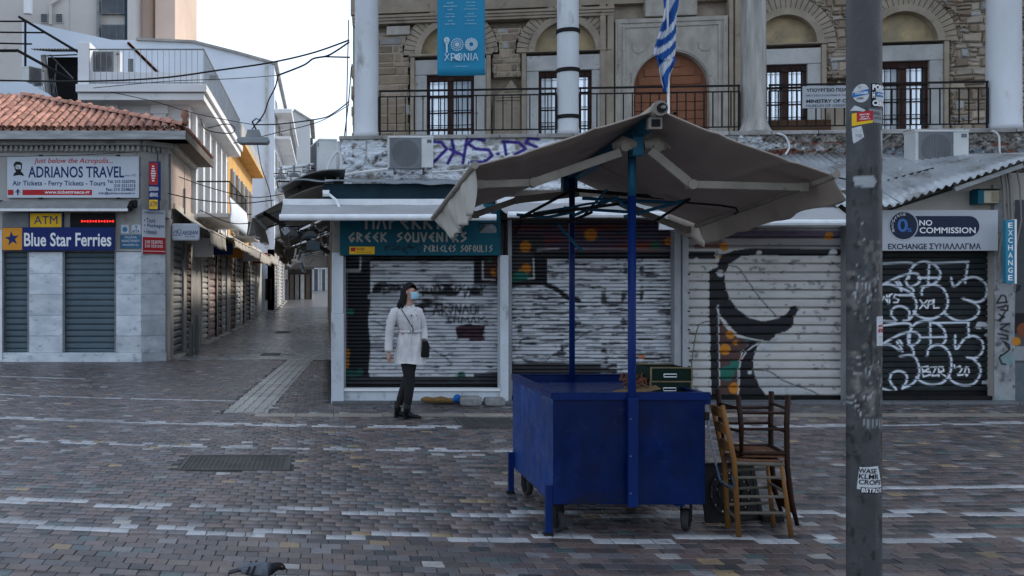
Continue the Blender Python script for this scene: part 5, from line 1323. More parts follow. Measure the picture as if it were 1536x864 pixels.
q = MB(MT); q.box(0.02, s3_, .06, 4.2, 0, 4.24); q.build('core', M_beige, TW)
M_cop = mat('coping_stone', (.33, .32, .31), (.2, .19, .18), rough=.85, scale=3, bump=.5, bscale=20, rnd=.15)
s = -.03
while s < s3_:
    w_ = random.uniform(.5, .9); MB(MT).box(s, s + w_ - .01, -.06, .5, 4.24 + random.uniform(-.008, .008), 4.31).build('coping_stone', M_cop, TW, bev=.012); s += w_
MB(MT).box(0, s3_, .5, 5, 4.23, 4.3).build('terrace_floor', M_cop, TW)
# left end rounding
MB(MT).tube([(-.02, .2, 3.3), (-.04, .2, 3.9), (.0, .25, 4.2)], .2, 12).build('end_lump', mat('white_lump', (.5, .5, .5), (.36, .36, .36), rough=.9, bump=.6, bscale=8), TW, smooth=True)

# columns
M_col = mat('column_marble', (.60, .62, .65), (.48, .50, .525), rough=.7, scale=1.2, bump=.25, bscale=18, stretch=(1, 1, .35), spots=[(4, .58, .72, (.3, .3, .3)), (22, .68, .74, (.18, .18, .18))])
M_colr = mat('column_rough', (.42, .40, .37), (.22, .21, .195), rough=.85, scale=3, bump=.7, bscale=12, stretch=(2.5, 2.5, .25), spots=[(6, .6, .7, (.42, .42, .4))])
def column(u, r_, m, label, kind=0):
    s = TS(u); pos = MT @ Vector((s, .28, 4.3)); t = empty('column', pos, label, 'column', 'columns along the terrace edge')
    if kind == 1: prof = [(.30, 4.31), (.30, 4.34), (.27, 4.38), (r_ + .01, 4.5), (r_, 4.56)]
    else: prof = [(r_ + .012, 4.31), (r_ + .01, 4.4), (r_, 4.45)]
    n = 28; prof += [(r_ - .018 * i / 10, 4.6 + (9.5 - 4.6) * i / 10) for i in range(11)]
    MB().lathe(prof, pos.x, pos.y, 32).build('shaft', m, t, smooth=True)
    MB().lathe([(r_, 9.5), (r_ + .06, 9.56), (r_ + .12, 9.8), (r_ + .2, 9.85), (r_ + .2, 10.0)], pos.x, pos.y, 20).build('capital', M_cop, t)
    if kind == 2:
        for v in (43.5, 103, 173.5):
            zz = PZ(v, pos.y - r_); MB().lathe([(r_ + .006, zz - .035), (r_ + .014, zz - .03), (r_ + .014, zz + .03), (r_ + .006, zz + .035)], pos.x, pos.y, 32).build('iron_band', M_black, t)
    return t
column(549, .215, M_col, 'smooth pale column at the left end of the terrace')
column(856, .19, M_col, 'white column with three black iron bands', 2)
column(1139, .205, M_colr, 'rough weathered column on a flared white base', 1)
column(1521, .26, M_col, 'broad pale column at the right edge of the picture')
ptc = empty('portico', MT @ Vector((6, 1, 10.0)), 'stone portico roof carried by the terrace columns', 'portico')
q = MB(MT); q.box(-.2, 14, -.1, .7, 10.0, 10.7); q.build('beam', M_cop, ptc); q = MB(MT); q.box(-.4, 14, -.3, 3.6, 10.7, 10.9); q.build('roof', M_cop, ptc)

# railings
def railing(sa, sb, label, extra=(), y=.2):
    t = empty('railing', MT @ Vector(((sa + sb) / 2, y, 4.31)), label, 'railing', 'iron railings between the columns')
    q = MB(MT); zt = 5.12
    q.bar((sa, y, zt), (sb, y, zt), .04, .03); q.build('top_rail', M_black, t)
    q = MB(MT); q.bar((sa, y, zt - .1), (sb, y, zt - .1), .02, .022); q.bar((sa, y, 4.42), (sb, y, 4.42), .02, .022); q.build('lower_rails', M_black, t)
    n = max(2, int((sb - sa) / .148))
    for k in range(n + 1):
        s = sa + (sb - sa) * k / n
        MB(MT).bar((s, y, 4.42), (s, y, zt - .1), .018, .018).build('baluster', M_black, t)
    for s in (sa + .02, sb - .02): MB(MT).bar((s, y, 4.3), (s, y, zt), .026, .026).build('post', M_black, t)
    return t
railing(TS(568), TS(838), 'iron railing between the left column and the banded column')
railing(TS(872), TS(1116), 'iron railing in front of the arched brown door')
railing(TS(1160), TS(1493), 'iron railing carrying the ministry sign on the right')
# ministry sign
x0, x1 = TS(1209), TS(1313)
pos = MT @ Vector(((x0 + x1) / 2, .12, PZ(162, 16.8)))
t = empty('ministry_sign', pos, 'grey ministry sign in Greek and English hung on the railing, half hidden by the pole', 'sign')
zz = lambda v: PZ(v, 16.75)
MB(MT).box(x0, x1, .14, .17, zz(162), zz(129)).build('panel', mat('sign_grey', (.34, .36, .39), (.28, .30, .32), rough=.5), t)
for s_, v, e in (('ΥΠΟΥΡΓΕΙΟ ΠΟΛΙΤΙΣΜΟΥ', 132.5, 5.2), ('ΜΟΥΣΕΙΟ ΕΛΛΗΝΙΚΗΣ ΛΑΪΚΗΣ ΤΕΧΝΗΣ', 141, 3.4), ('MINISTRY OF CULTURE', 149, 5.2), ('MUSEUM OF GREEK FOLK ART', 156.6, 3.6)):
    text('lettering', s_, M_pblack, t, x0 + .06, x1 - .06, zz(v + e), zz(v), .138, M=MT, bold=(.03 if e > 5 else 0))
tag(MB(MT).box(TS(1174), TS(1268), .55, .6, 4.31, PZ(180, 17.2)).build('wooden_board', mat('brown_board', (.12, .07, .04), (.09, .05, .03), rough=.8), bev=.005), 'long brown board leaning behind the railing below the ministry sign', 'board')

# air conditioners by the terrace
ac_unit('white air conditioner with square grille standing left of the purple scrawl', MT @ Vector((TS(615), -.55, PZ(258, 16.75))), .74, .56, .3)
ac_unit('white air conditioner on the corrugated roof, right of the grey pole', P(1404, 252, 15.85), .84, .58, .32)
ac_unit('air conditioner seen side-on at the street corner of the terrace', (-.03, 16.3, PZ(262, 16.0)), .8, .56, .28, R(-80))

# ================================================================== museum
TM_ = 0.149
MM = frame_mat((2.5, 20.0, 0), (1, -TM_, 0)); km = 1 / math.sqrt(1 + TM_ * TM_)
def msv(u, v):
    k = (u - CX) / F; Y = (20.0 + TM_ * 2.5) / (1 + TM_ * k); X = k * Y
    return ((X - 2.5) / km, PZ(v, Y))
ms = lambda u: msv(u, 100)[0]
def mz(u, v): return msv(u, v)[1]
MU = empty('stone_museum_building', (6, 21, 0), 'old stone mosque building with arched tympana, brown windows and arched brown door', 'building')
M_stone = mat('wall_stone', (1, 1, 1), (.72, .72, .72), rough=.9, scale=5, bump=.6, bscale=25, attr=True, contrast=.8)
M_mort = mat('stone_mortar', (.42, .36, .285), (.31, .26, .21), rough=.95, scale=4, bump=.5, bscale=30)
M_lint = mat('window_surround', (.50, .50, .485), (.37, .37, .36), rough=.8, scale=2.5, bump=.3, rnd=.1, spots=[(5, .6, .7, (.2, .195, .185))])
M_mould = mat('stone_moulding', (.38, .32, .25), (.28, .235, .185), rough=.85, scale=3, bump=.35, spots=[(4, .6, .72, (.14, .125, .11))])
M_tymp = mat('tympanum_plaster', (.50, .385, .22), (.27, .225, .155), rough=.9, scale=2.5, bump=.2, spots=[(3, .58, .75, (.19, .165, .12))])
M_brn = mat('window_brown', (.055, .022, .016), (.035, .015, .012), rough=.45)
M_door = mat('door_brown', (.27, .115, .062), (.22, .09, .05), rough=.5, scale=4, stretch=(1, 1, 6), bump=.1)
sL, sR, zB, zT_ = ms(525), ms(1700), 4.25, 11.0
q = MB(MM); q.box(sL + .02, sR, .30, 7.5, 4.0, 13.0); q.box(sR, sR + 14, -1, 7.5, 0, 14.5); q.build('wall_core_and_sun_block', M_mort, MU)  # second box is an unseen block at the right, added to shade the plaza
q = MB(MM); q.box(sL, sR, .1, .3, 7.28, zT_); q.build('upper_wall', M_mould, MU)
ML = frame_mat((MM @ Vector((sL, 0, 0)))[:], (-TM_, -1, 0))
# openings: (u centre, half width px, v top of frame, tympanum centre v, radius px)
OPEN = [(675.5, 35.5, 111, 80, 43), (848, 40, 105, 76, 44), (1180, 32, 96, 65, 43), (1357, 38, 91, 63, 46)]
reserved = []        # rectangles (s0,s1,z0,z1) and discs kept free of rubble
windows = []
for (uc, hw, vt, vb, rr) in OPEN:
    k = (uc - CX) / F; Y = (20.0 + TM_ * 2.5) / (1 + TM_ * k); px = Y / F / km * (1 + 0)
    sc_ = ms(uc); w2 = (ms(uc + hw) - ms(uc - hw)) / 2; zt = mz(uc, vt); zb2 = mz(uc, vb)
    jw = .24; lh = .30
    # surround
    for s_ in (-1, 1):
        a, b = sorted((sc_ + s_ * w2, sc_ + s_ * (w2 + jw)))
        MB(MM).box(a, b, .02, .4, zB, zt - .004).build('jamb', M_lint, MU, bev=.01)
        a, b = sorted((sc_ + s_ * (w2 + jw + .003), sc_ + s_ * (w2 + jw + .09)))
        MB(MM).box(a, b, -.02, .3, zB, zt + lh + .06).build('moulding', M_mould, MU, bev=.01)
    MB(MM).box(sc_ - w2 - jw, sc_ + w2 + jw, .01, .4, zt, zt + lh).build('lintel', M_lint, MU, bev=.012)
    MB(MM).box(sc_ - w2 - jw - .12, sc_ + w2 + jw + .12, -.05, .3, zt + lh + .065, zb2 - .002).build('ledge', M_mould, MU, bev=.015)
    r_ = rr * px
    def arc(r0, r1, y0, y1, name, m, n=1, a0=0, a1=math.pi, gap=0.0):
        for i in range(n):
            t0 = a0 + (a1 - a0) * i / n + gap; t1 = a0 + (a1 - a0) * (i + 1) / n - gap; K_ = 3 if n > 1 else 28
            pts = [(sc_ + r1 * math.cos(t0 + (t1 - t0) * j / K_), zb2 + r1 * math.sin(t0 + (t1 - t0) * j / K_)) for j in range(K_ + 1)]
            if r0 > 0: pts += [(sc_ + r0 * math.cos(t1 - (t1 - t0) * j / K_), zb2 + r0 * math.sin(t1 - (t1 - t0) * j / K_)) for j in range(K_ + 1)]
            MB(MM).prism(pts, y0, y1).build(name, m, MU)
    arc(0, r_, .2, .32, 'tympanum', M_tymp)
    arc(r_, r_ + .13, -.0, .3, 'arch_moulding', M_mould, 1)
    arc(r_ + .135, r_ + .36, .05, .3, 'voussoir', M_mould, 26, gap=.008)
    reserved.append(('r', sc_ - w2 - jw - .09, sc_ + w2 + jw + .09, zB, zb2)); reserved.append(('c', sc_, zb2, r_ + .36))
    windows.append((sc_, w2, zt))
M_curt = mat('curtain_glass', (.86, .92, .98), (.74, .80, .88), rough=.2, metal=.6, scale=1.2, stretch=(3, 1, .4))
for (sc_, w2, zt) in windows:
    f = MB(MM)
    f.box(sc_ - w2, sc_ + w2, .1, .2, zt - .11, zt); f.box(sc_ - w2, sc_ - w2 + .06, .1, .2, zB, zt - .11); f.box(sc_ + w2 - .06, sc_ + w2, .1, .2, zB, zt - .11); f.box(sc_ - .06, sc_ + .06, .08, .2, zB, zt - .11)
    f = f.build('window_frame', M_brn, MU)
    for s_ in (-1, 1):
        a, b = sorted((sc_ + s_ * .062, sc_ + s_ * (w2 - .062)))
        nz = 5
        for i in range(nz):
            z0 = zB + (zt - .11 - zB) * i / nz; z1 = zB + (zt - .11 - zB) * (i + 1) / nz
            MB(MM).box(a, b, .17, .18, z0 + .012, z1 - .012).build('pane', M_curt, f)
        for i in range(1, nz): MB(MM).box(a, b, .155, .17, zB + (zt - .11 - zB) * i / nz - .012, zB + (zt - .11 - zB) * i / nz + .012).build('glazing_bar', M_brn, f)
        g = MB(MM)
        for i in range(3): x_ = a + (b - a) * (i + .5) / 3; g.tube([(x_, .06, zB), (x_, .06, zt - .05)], .0095, 5)
        for i in range(6): z_ = zB + .12 + i * (zt - zB - .2) / 5.2; g.tube([(a - .05, .055, z_), (b + .05, .055, z_)], .009, 5)
        g.build('window_grille', M_black, f)
# door
cD = ms(1006.5); wD = (ms(1063) - ms(950)) / 2; zA = mz(1006, 133)
pts = [(cD - wD, zB), (cD + wD, zB), (cD + wD, zA)] + [(cD + wD * math.cos(a), zA + wD * 1.02 * math.sin(a)) for a in np.linspace(0, math.pi, 25)[1:-1]] + [(cD - wD, zA)]
dr = MB(MM).prism(pts, .17, .25).build('door', M_door, MU)
zz_ = zB + .06
while zz_ < zA + wD - .12:
    h_ = .17; hw = wD - .05 if zz_ + h_ < zA else math.sqrt(max(.0, (wD - .05) ** 2 - (zz_ + h_ - zA) ** 2))
    if hw > .2:
        for s_ in (-1, 1):
            a, b = sorted((cD + s_ * .03, cD + s_ * hw)); MB(MM).box(a, b, .145, .18, zz_, zz_ + h_ - .016).build('door_board', M_door, dr, bev=.006)
    zz_ += h_
MB(MM).box(cD - .02, cD + .02, .13, .18, zB, zA + wD * .95).build('cover_strip', M_door, dr)
MB(MM).sphere((cD + .1, .13, 5.1), .03).build('door_knob', M_black, dr)
# carved surround of the door
so, si = ms(923), ms(1091); zt_ = mz(1006, 27)
pts = [(so, zB), (so, zt_), (si, zt_), (si, zB), (cD + wD + .003, zB), (cD + wD + .003, zA)] + [(cD + (wD + .003) * math.cos(a), zA + (wD + .003) * 1.02 * math.sin(a)) for a in np.linspace(0, math.pi, 25)[1:-1]] + [(cD - wD - .003, zA), (cD - wD - .003, zB)]
M_carv = mat('carved_stone', (.47, .44, .39), (.35, .32, .285), rough=.85, scale=6, bump=.6, bscale=45, stretch=(1, 1, .5), spots=[(5, .6, .72, (.17, .16, .145))])
MB(MM).prism(pts[::-1], -.04, .3).build('door_surround', M_carv, MU)
q = MB(MM)
for d in (.05, .14):
    q.box(so + d, so + d + .035, -.065, -.03, zB, zt_ - d); q.box(si - d - .035, si - d, -.065, -.03, zB, zt_ - d); q.box(so + d + .035, si - d - .035, -.065, -.03, zt_ - d - .035, zt_ - d)
q.build('surround_fillet', M_carv, MU)
K_ = 24
for r0, r1 in ((wD + .03, wD + .07),):
    pts = [(cD + r1 * math.cos(a), zA + r1 * 1.02 * math.sin(a)) for a in np.linspace(0, math.pi, K_)] + [(cD + r0 * math.cos(a), zA + r0 * 1.02 * math.sin(a)) for a in np.linspace(math.pi, 0, K_)]
    MB(MM).prism(pts, -.06, -.03).build('arch_fillet', M_carv, MU)
for s_ in (-1, 1): MB(MM).prism([(cD + s_ * .62 + .12 * math.cos(a), zA + .82 + .12 * math.sin(a)) for a in np.linspace(0, 2 * math.pi, 12)[:-1]], -.06, -.03).build('rosette', M_carv, MU)
MB(MM).box(ms(968), ms(1046), -.02, .3, zt_ + .04, zt_ + .8).build('inscription_panel', M_carv, MU, bev=.02)
for a, b in ((900, 909), (911, 921), (1093, 1100), (1102, 1111)): MB(MM).box(ms(a), ms(b), -.03, .3, zB, 7.28).build('half_pilaster', M_mould, MU, bev=.02)
reserved.append(('r', ms(899), ms(1112), zB, 7.4))
# string course
for k in range(3): MB(MM).box(sL + .05, ms(921), -.04 - .03 * k, .2, 7.03 + .055 * k, 7.03 + .055 * k + .052).build('string_course', M_mould, MU, bev=.008)
# niches
for un in (767, 1262):
    s = ms(un); zt2 = mz(un, 118); zn = mz(un, 150)
    pts = [(s - .36, zB + .2), (s + .36, zB + .2), (s + .36, zn), (s + .3, zn + .12), (s + .14, zn + .24), (s + .06, zt2 - .08), (s, zt2), (s - .06, zt2 - .08), (s - .14, zn + .24), (s - .3, zn + .12), (s - .36, zn)]
    MB(MM).prism(pts, .12, .3).build('ogee_niche', M_mould, MU)
    q = MB(MM)
    for k in range(5): q.box(s - .3 + .05 * k, s + .3 - .05 * k, .09 - .004 * k, .12, zn + .02 + .055 * k, zn + .055 + .055 * k)
    q.build('niche_carving', M_mould, MU); reserved.append(('r', s - .38, s + .38, zB, zt2 + .02))
# rubble and ashlar stones
def free(a, b, z0, z1):
    for R_ in reserved:
        if R_[0] == 'r' and a < R_[2] and b > R_[1] and z0 < R_[4] and z1 > R_[3]: return False
        if R_[0] == 'c' and z1 > R_[2]:
            dx = max(a - R_[1], 0, R_[1] - b); dz_ = max(z0 - R_[2], 0)
            if math.hypot(dx, dz_) < R_[3] * .985: return False
    return True
stones = []
def place(a, b, z0, z1, ash, dep):
    if dep == 0 and not ash and random.random() < .4:
        zc = z0 + (z1 - z0) * random.uniform(.35, .65); place(a, b, z0, zc, ash, 1); place(a, b, zc, z1, ash, 1); return
    if free(a, b, z0, z1): stones.append((a, b, z0, z1, ash)); return
    if dep > 4 or (b - a) < .035: return
    if b - a > z1 - z0: place(a, (a + b) / 2, z0, z1, ash, dep + 1); place((a + b) / 2, b, z0, z1, ash, dep + 1)
    else: place(a, b, z0, (z0 + z1) / 2, ash, dep + 1); place(a, b, (z0 + z1) / 2, z1, ash, dep + 1)
z = zB + .01; row = 0
spal = [(.36, .285, .215), (.30, .235, .175), (.40, .33, .26), (.33, .26, .195), (.26, .205, .155), (.37, .32, .265)]
while z < 7.3:
    h_ = random.choice((.10, .13, .16, .19)); s = sL + random.uniform(0, .1)
    while s < sR - .3:
        ash = s < ms(800)                          # squarer brown ashlar towards the left corner
        w_ = random.uniform(.3, .62) if ash else random.uniform(.12, .36)
        hh = h_
        e = min(s + w_, sR)
        if z + hh < 7.0 or s > ms(1112) :
            place(s, e, z, z + hh, ash, 0)
        s = e
    z += h_ ; row += 1
big = MB(MM)
visk = []
def stone_geo(a, b, z0, z1, ash):
    g = min(.004 if ash else .009, (b - a) * .1, (z1 - z0) * .1); a += g; b -= g; z0 += g; z1 -= g
    d = random.uniform(.04, .055) if ash else random.uniform(.0, .05); c = min(.02, (z1 - z0) * .25)
    j = lambda k_=1.0: random.uniform(-.012, .012) * (0.3 if ash else 2.0) * k_
    o = [(a + j(), z0 + j()), (b + j(), z0 + j()), (b + j(), z1 + j()), (a + j(), z1 + j())]
    cx_, cz_ = (a + b) / 2, (z0 + z1) / 2
    i_ = [(x_ + (cx_ - x_) * 2 * c / (b - a), y_ + (cz_ - y_) * 2 * c / (z1 - z0)) for x_, y_ in o]
    vs = [(x_, .32, y_) for x_, y_ in o] + [(x_, d + .03, y_) for x_, y_ in o] + [(x_, d + random.uniform(-.008, .008), y_) for x_, y_ in i_]
    fs = [(8, 9, 10, 11)] + [(l * 4 + k, l * 4 + (k + 1) % 4, (l + 1) * 4 + (k + 1) % 4, (l + 1) * 4 + k) for l in (0, 1) for k in range(4)]
    return vs, fs
def seen(st):
    w = MM @ Vector(((st[0] + st[1]) / 2, 0, (st[2] + st[3]) / 2)); u_ = CX + F * w.x / w.y; v_ = CY - (w.z - H) * F / w.y
    if not (570 < u_ < 1495 and 3 < v_ < 197): return 0
    if abs(u_ - 691) < 36 and v_ < 112 or abs(u_ - 856) < 16 or abs(u_ - 1139) < 20 or abs(u_ - 1296) < 25: return 0
    return (st[1] - st[0]) * (st[3] - st[2])
stones.sort(key=seen, reverse=True)
for i, st_ in enumerate(stones):
    c = random.choice(spal); f = random.uniform(.82, 1.28)
    if st_[4]: c = random.choice(((.30, .235, .17), (.33, .265, .20), (.26, .205, .155)))
    if random.random() < .06: c = (.36, .355, .34)
    c = tuple(x_ * f for x_ in c); vs, fs = stone_geo(*st_)
    if i < 290: MB(MM).add(vs, fs, c).build('wall_stone', M_stone, MU)
    else: big.add(vs, fs, c)
big.build('rubble_masonry', M_stone, MU, kind='stuff')
mo = MB(MM)
for st_ in stones: mo.box(st_[0], st_[1], .072 if not st_[4] else .062, .33, st_[2], st_[3])
mo.build('mortar_bed', M_mort, MU, kind='stuff')
# relief inscription at the left
MB(MM).box(ms(580), ms(615), -.01, .2, mz(600, 52), mz(600, 39)).build('inscribed_stone', M_carv, MU, bev=.01)

# banner
M_ban = mat('banner_cyan', (.022, .205, .345), (.018, .18, .31), rough=.6, scale=.8, bump=.03)
MBn = frame_mat((TS(656) * 0 + PX(656, 16.9), 16.9, 0), (1, -.06, 0)); bw = PX(727, 16.9) - PX(656, 16.9); bz = lambda v: PZ(v, 16.88)
t = empty('banner', (PX(691, 16.9), 16.9, bz(112)), 'hanging turquoise banner with the words 100 XPONIA between the columns', 'banner')
MB(MBn).grid(lambda a, b: (bw * a, .03 * math.sin(a * 3) + .012 * math.sin(b * 7 + a * 2), bz(113) + (8.0 - bz(113)) * b), 14, 20).build('cloth', M_ban, t, smooth=True, solid=.004)
bx = lambda u: (u - 656) / 71 * bw
M_bl = mat('banner_print', (.45, .56, .62), (.4, .5, .56), rough=.6)
yb = -.012
text('lettering', 'ΧΡΟΝΙΑ', M_bl, t, bx(666), bx(717), bz(91.5), bz(80), yb, M=MBn)
text('lettering', '— years of museum —', M_bl, t, bx(680), bx(703), bz(101), bz(98.5), yb, M=MBn)
q = MB(MBn)
def petal_ring(uc, vc, r0, r1, n, w):
    cx_, cz_ = bx(uc), bz(vc)
    for k in range(n):
        a = 2 * math.pi * k / n; ca_, sa_ = math.cos(a), math.sin(a)
        q.add([(cx_ + ca_ * r0 - sa_ * w * .4, yb, cz_ + sa_ * r0 + ca_ * w * .4), (cx_ + ca_ * r1 - sa_ * w, yb, cz_ + sa_ * r1 + ca_ * w), (cx_ + ca_ * r1 + sa_ * w, yb, cz_ + sa_ * r1 - ca_ * w), (cx_ + ca_ * r0 + sa_ * w * .4, yb, cz_ + sa_ * r0 - ca_ * w * .4)], [(0, 1, 2, 3)])
petal_ring(706.5, 67, .035, .11, 20, .011); petal_ring(685.5, 67, .085, .108, 18, .012); petal_ring(685.5, 67, .05, .07, 24, .006); petal_ring(685.5, 67, .0, .035, 12, .009)
petal_ring(670, 60, .0, .05, 8, .015); petal_ring(670, 64.5, .0, .03, 6, .01); q.box(bx(668.8), bx(671.2), yb - .001, yb + .001, bz(79), bz(66))
petal_ring(686, 86, .0, .05, 14, .011)
q.build('print_ornaments', M_bl, t)
for i, v in enumerate((-22, -14, -7, 3, 8, 13, 20, 24, 30, 35)):
    for (a, b) in ((664, 686), (694, 717)):
        w_ = random.uniform(.3, 1) * (b - a) / 2; m_ = (a + b) / 2
        text('lettering', random.choice(('museum of folk art', 'the city and people', 'one hundred years', 'open daily')), M_bl, t, bx(m_ - w_), bx(m_ + w_), bz(v + 2.4), bz(v), yb - .002, M=MBn)
# ================================================================== blue market cart
M_cart = mat('cart_blue', (0.003, 0.0165, 0.10), (0.0022, 0.0125, 0.075), rough=0.35, spec=.12, scale=2.5, bump=.10, bscale=14, rvar=.12, spots=[(9, .68, .76, (.03, .06, .14)), (26, .70, .76, (.10, .13, .2)), (2.2, .60, .8, (.006, .011, .04))])
M_post = mat('post_blue', (0.004, 0.020, 0.115), (0.003, 0.015, 0.085), rough=.4, scale=1.2, bump=.08, spots=[(14, .68, .74, (.1, .13, .2))])
M_posttop = mat('post_teal', (0.018, 0.12, 0.20), (0.012, 0.07, 0.13), rough=.45, scale=3, bump=.1, spots=[(12, .64, .72, (.08, .08, .08))])
CT = empty('market_cart', (2.07, 7.45, 0), 'blue painted metal market cart on castors with two tall posts', 'cart')
x0, x1, y0, y1, zb, zt = 1.546, 2.575, 6.75, 8.2, .212, .966
M_cartp = mat('cart_worn_paint', (.8, .8, .8), (.6, .6, .62), rough=0.36, spec=.13, scale=3, bump=.06, bscale=14, attr=True, rvar=.13)
def worn_panel(nm, axis, c0, a0, a1, z0, z1, seed):
    """painted sheet-metal panel, slightly wavy, with chips, scratches and grime; axis 'y' faces the front, 'x' a side"""
    na, nz = int((a1 - a0) / .006), int((z1 - z0) / .006); S = 170
    sheen_gain = 2.6 if seed == 15 else 1.0          # street side painted lighter to stand in for its sky sheen
    p = Paint(0, 0, (a1 - a0) * S, (z1 - z0) * S, (.0012, .0125, .078))
    rs = random.Random(seed)
    p.noise((40, 30), .45, .75, (.0018, .010, .060), seed); p.noise((12, 30), .56, .72, (.0028, .0155, .098), seed + 1)
    p.noise((30, 6), .5, .72, (.012, .014, .022), seed + 2, mask=np.clip((p.V - p.V.max() + 22) / 22, 0, 1) * .9)
    p.noise((26, 7), .52, .72, (.03, .055, .12), seed + 3, mask=np.clip((14 - p.V) / 14, 0, 1))
    for k in range(26):
        x_, y_ = rs.uniform(0, p.U.max()), rs.uniform(0, p.V.max()); p.line([(x_, y_), (x_ + rs.uniform(-9, 9), y_ + rs.uniform(-4, 9))], .55, rs.choice(((.03, .06, .14), (.05, .075, .12), (.004, .008, .03))), rs.uniform(.3, .8), .7)
    for k in range(20):
        x_, y_ = rs.uniform(0, p.U.max()), rs.choice((rs.uniform(0, 6), rs.uniform(0, p.V.max()), p.V.max() - rs.uniform(0, 6))); p.disc(x_, y_, rs.uniform(.4, 1.2), rs.choice(((.10, .12, .15), (.07, .03, .015), (.02, .02, .025))), .85, .7)
    for k in range(5):
        x_ = rs.uniform(5, p.U.max() - 5); p.line([(x_, rs.uniform(0, 30)), (x_ + rs.uniform(-.6, .6), rs.uniform(60, 110))], rs.uniform(.8, 2.2), (.006, .012, .045), .5, 1.5)
    p.a *= np.array((1.5, 1.35, 1.0)) * sheen_gain if sheen_gain > 1 else 1.0
    W_ = vnoise((nz + 2, na + 2), (38, 46), seed + 7, 2); mb = MB()
    def g(a, b):
        i, j = int(round(a * na)), int(round(b * nz)); d = (W_[j, i] - .5) * .012 * math.sin(math.pi * min(1, max(0, a))) ** .5
        A_, Z = a0 + (a1 - a0) * a, z0 + (z1 - z0) * b
        return (A_, c0 + d, Z) if axis == 'y' else (c0 - d, A_, Z)
    mb.grid(g, na, nz); q_ = np.array(mb.v); aa = q_[:, 0] if axis == 'y' else q_[:, 1]
    mb.build(nm, M_cartp, CT, cols=p.get((aa - a0) * S, (z1 - q_[:, 2]) * S), smooth=True, solid=.004)
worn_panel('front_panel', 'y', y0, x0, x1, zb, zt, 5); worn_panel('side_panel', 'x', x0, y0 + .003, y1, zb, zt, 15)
worn_panel('side_panel', 'x', x1, y0 + .003, y1, zb, zt, 25)
for nm, bx_ in (('back_panel', (x0 + .003, x1 - .003, y1 - .012, y1 - .004, zb, zt)), ('floor_panel', (x0 + .021, x1 - .021, y0 + .021, y1 - .021, zb + .01, zb + .03)), ('tray', (x0 + .008, x1 - .008, y0 + .008, y1 - .014, zt - .065, zt - .05))):
    MB().box(*bx_).build(nm, M_cart, CT)
q = MB(); e = .035
q.box(x0 - .014, x1 + .035, y0 - .014, y0 + e, zt + .001, zt + .007); q.box(x0 - .006, x1 + .006, y1 - e, y1 + .006, zt + .001, zt + .007); q.box(x0 - .014, x0 + e, y0 + e, y1 - e, zt + .001, zt + .007); q.box(x1 - e, x1 + .006, y0 + e, y1 - e, zt + .001, zt + .007)
q.box(x0 - .009, x1 + .035, y0 - .014, y0 - .009, zt - .045, zt + .006); q.box(x0 - .014, x0 - .009, y0, y1, zt - .04, zt + .006)
q.build('rim', M_cart, CT, bev=.002)
MB().box(x1 + .001, x1 + .04, y0, y0 + .045, zt - .075, zt).build('corner_socket', M_cart, CT, bev=.004)
for (lx, ly) in ((x0 - .028, y0 + .02), (x0 - .028, y1 - .06), (x1 - .01, y1 - .06)):
    q = MB(); q.box(lx - .022, lx + .022, ly - .022, ly - .016, .02, .34); q.box(lx + .016, lx + .022, ly - .016, ly + .022, .02, .34); q.box(lx - .022, lx - .016, ly - .016, ly + .022, .02, .34); q.build('leg', M_post, CT)
    MB().box(lx - .035, lx + .03, ly - .03, ly + .03, .0, .018).build('foot_plate', M_black, CT, bev=.003)
M_rub = mat('rubber', (.035, .035, .037), (.02, .02, .021), rough=.8, bump=.15)
for (wx_, wy_, an) in ((1.60, 6.86, 25), (2.50, 6.90, -30), (1.64, 8.08, 10), (2.48, 8.05, 40)):
    ca = empty('castor', (0, 0, 0), None, None); ca.parent = CT; ca.location = Vector((wx_, wy_, 0)) - WL[CT.name]; ca.rotation_euler = (0, 0, R(an)); WL[ca.name] = Vector((0, 0, 0))
    q = MB(); rr = .076
    rings = [[(xx, r_ * math.cos(2 * math.pi * k / 24), .077 + r_ * math.sin(2 * math.pi * k / 24)) for k in range(24)] for xx, r_ in ((-.022, .05), (-.024, .068), (-.014, rr), (.014, rr), (.024, .068), (.022, .05))]
    q.loft(rings).build('tyre', M_rub, ca, smooth=False)
    q = MB(); rings = [[(xx, r_ * math.cos(2 * math.pi * k / 18), .077 + r_ * math.sin(2 * math.pi * k / 18)) for k in range(18)] for xx, r_ in ((-.03, .012), (-.029, .045), (-.023, .05), (.023, .05), (.029, .045), (.03, .012))]
    q.loft(rings).build('hub', M_black, ca)
    q = MB(); q.box(-.034, -.028, -.03, .05, .06, .19); q.box(.028, .034, -.03, .05, .06, .19); q.box(-.05, .05, -.05, .06, .19, .21); q.build('fork', M_black, ca)
MB().box(2.38, 2.44, 6.76, 6.84, .196, .21).build('brake_tab', M_post, CT)
fx = PX(948, 6.72)
MB().tube([(fx, 6.722, .205), (fx, 6.722, 2.30)], .0275, 16).build('front_post', M_post, CT, smooth=True)
MB().tube([(fx, 6.722, 2.301), (fx, 6.722, 2.62)], .027, 16).build('front_post_top', M_posttop, CT, smooth=True)
MB().box(fx - .034, fx + .034, 6.685, 6.73, .205, .94).build('post_sleeve', M_post, CT, bev=.006)
bxp = PX(858, 8.12)
MB().tube([(bxp, 8.12, .86), (bxp, 8.12, 2.58)], .024, 14).build('back_post', M_post, CT, smooth=True)
for zz_ in (.30, .55, .8):
    MB().sphere((fx - .02, 6.683, zz_), .005, 8, 4).build('rivet', M_grey, CT)

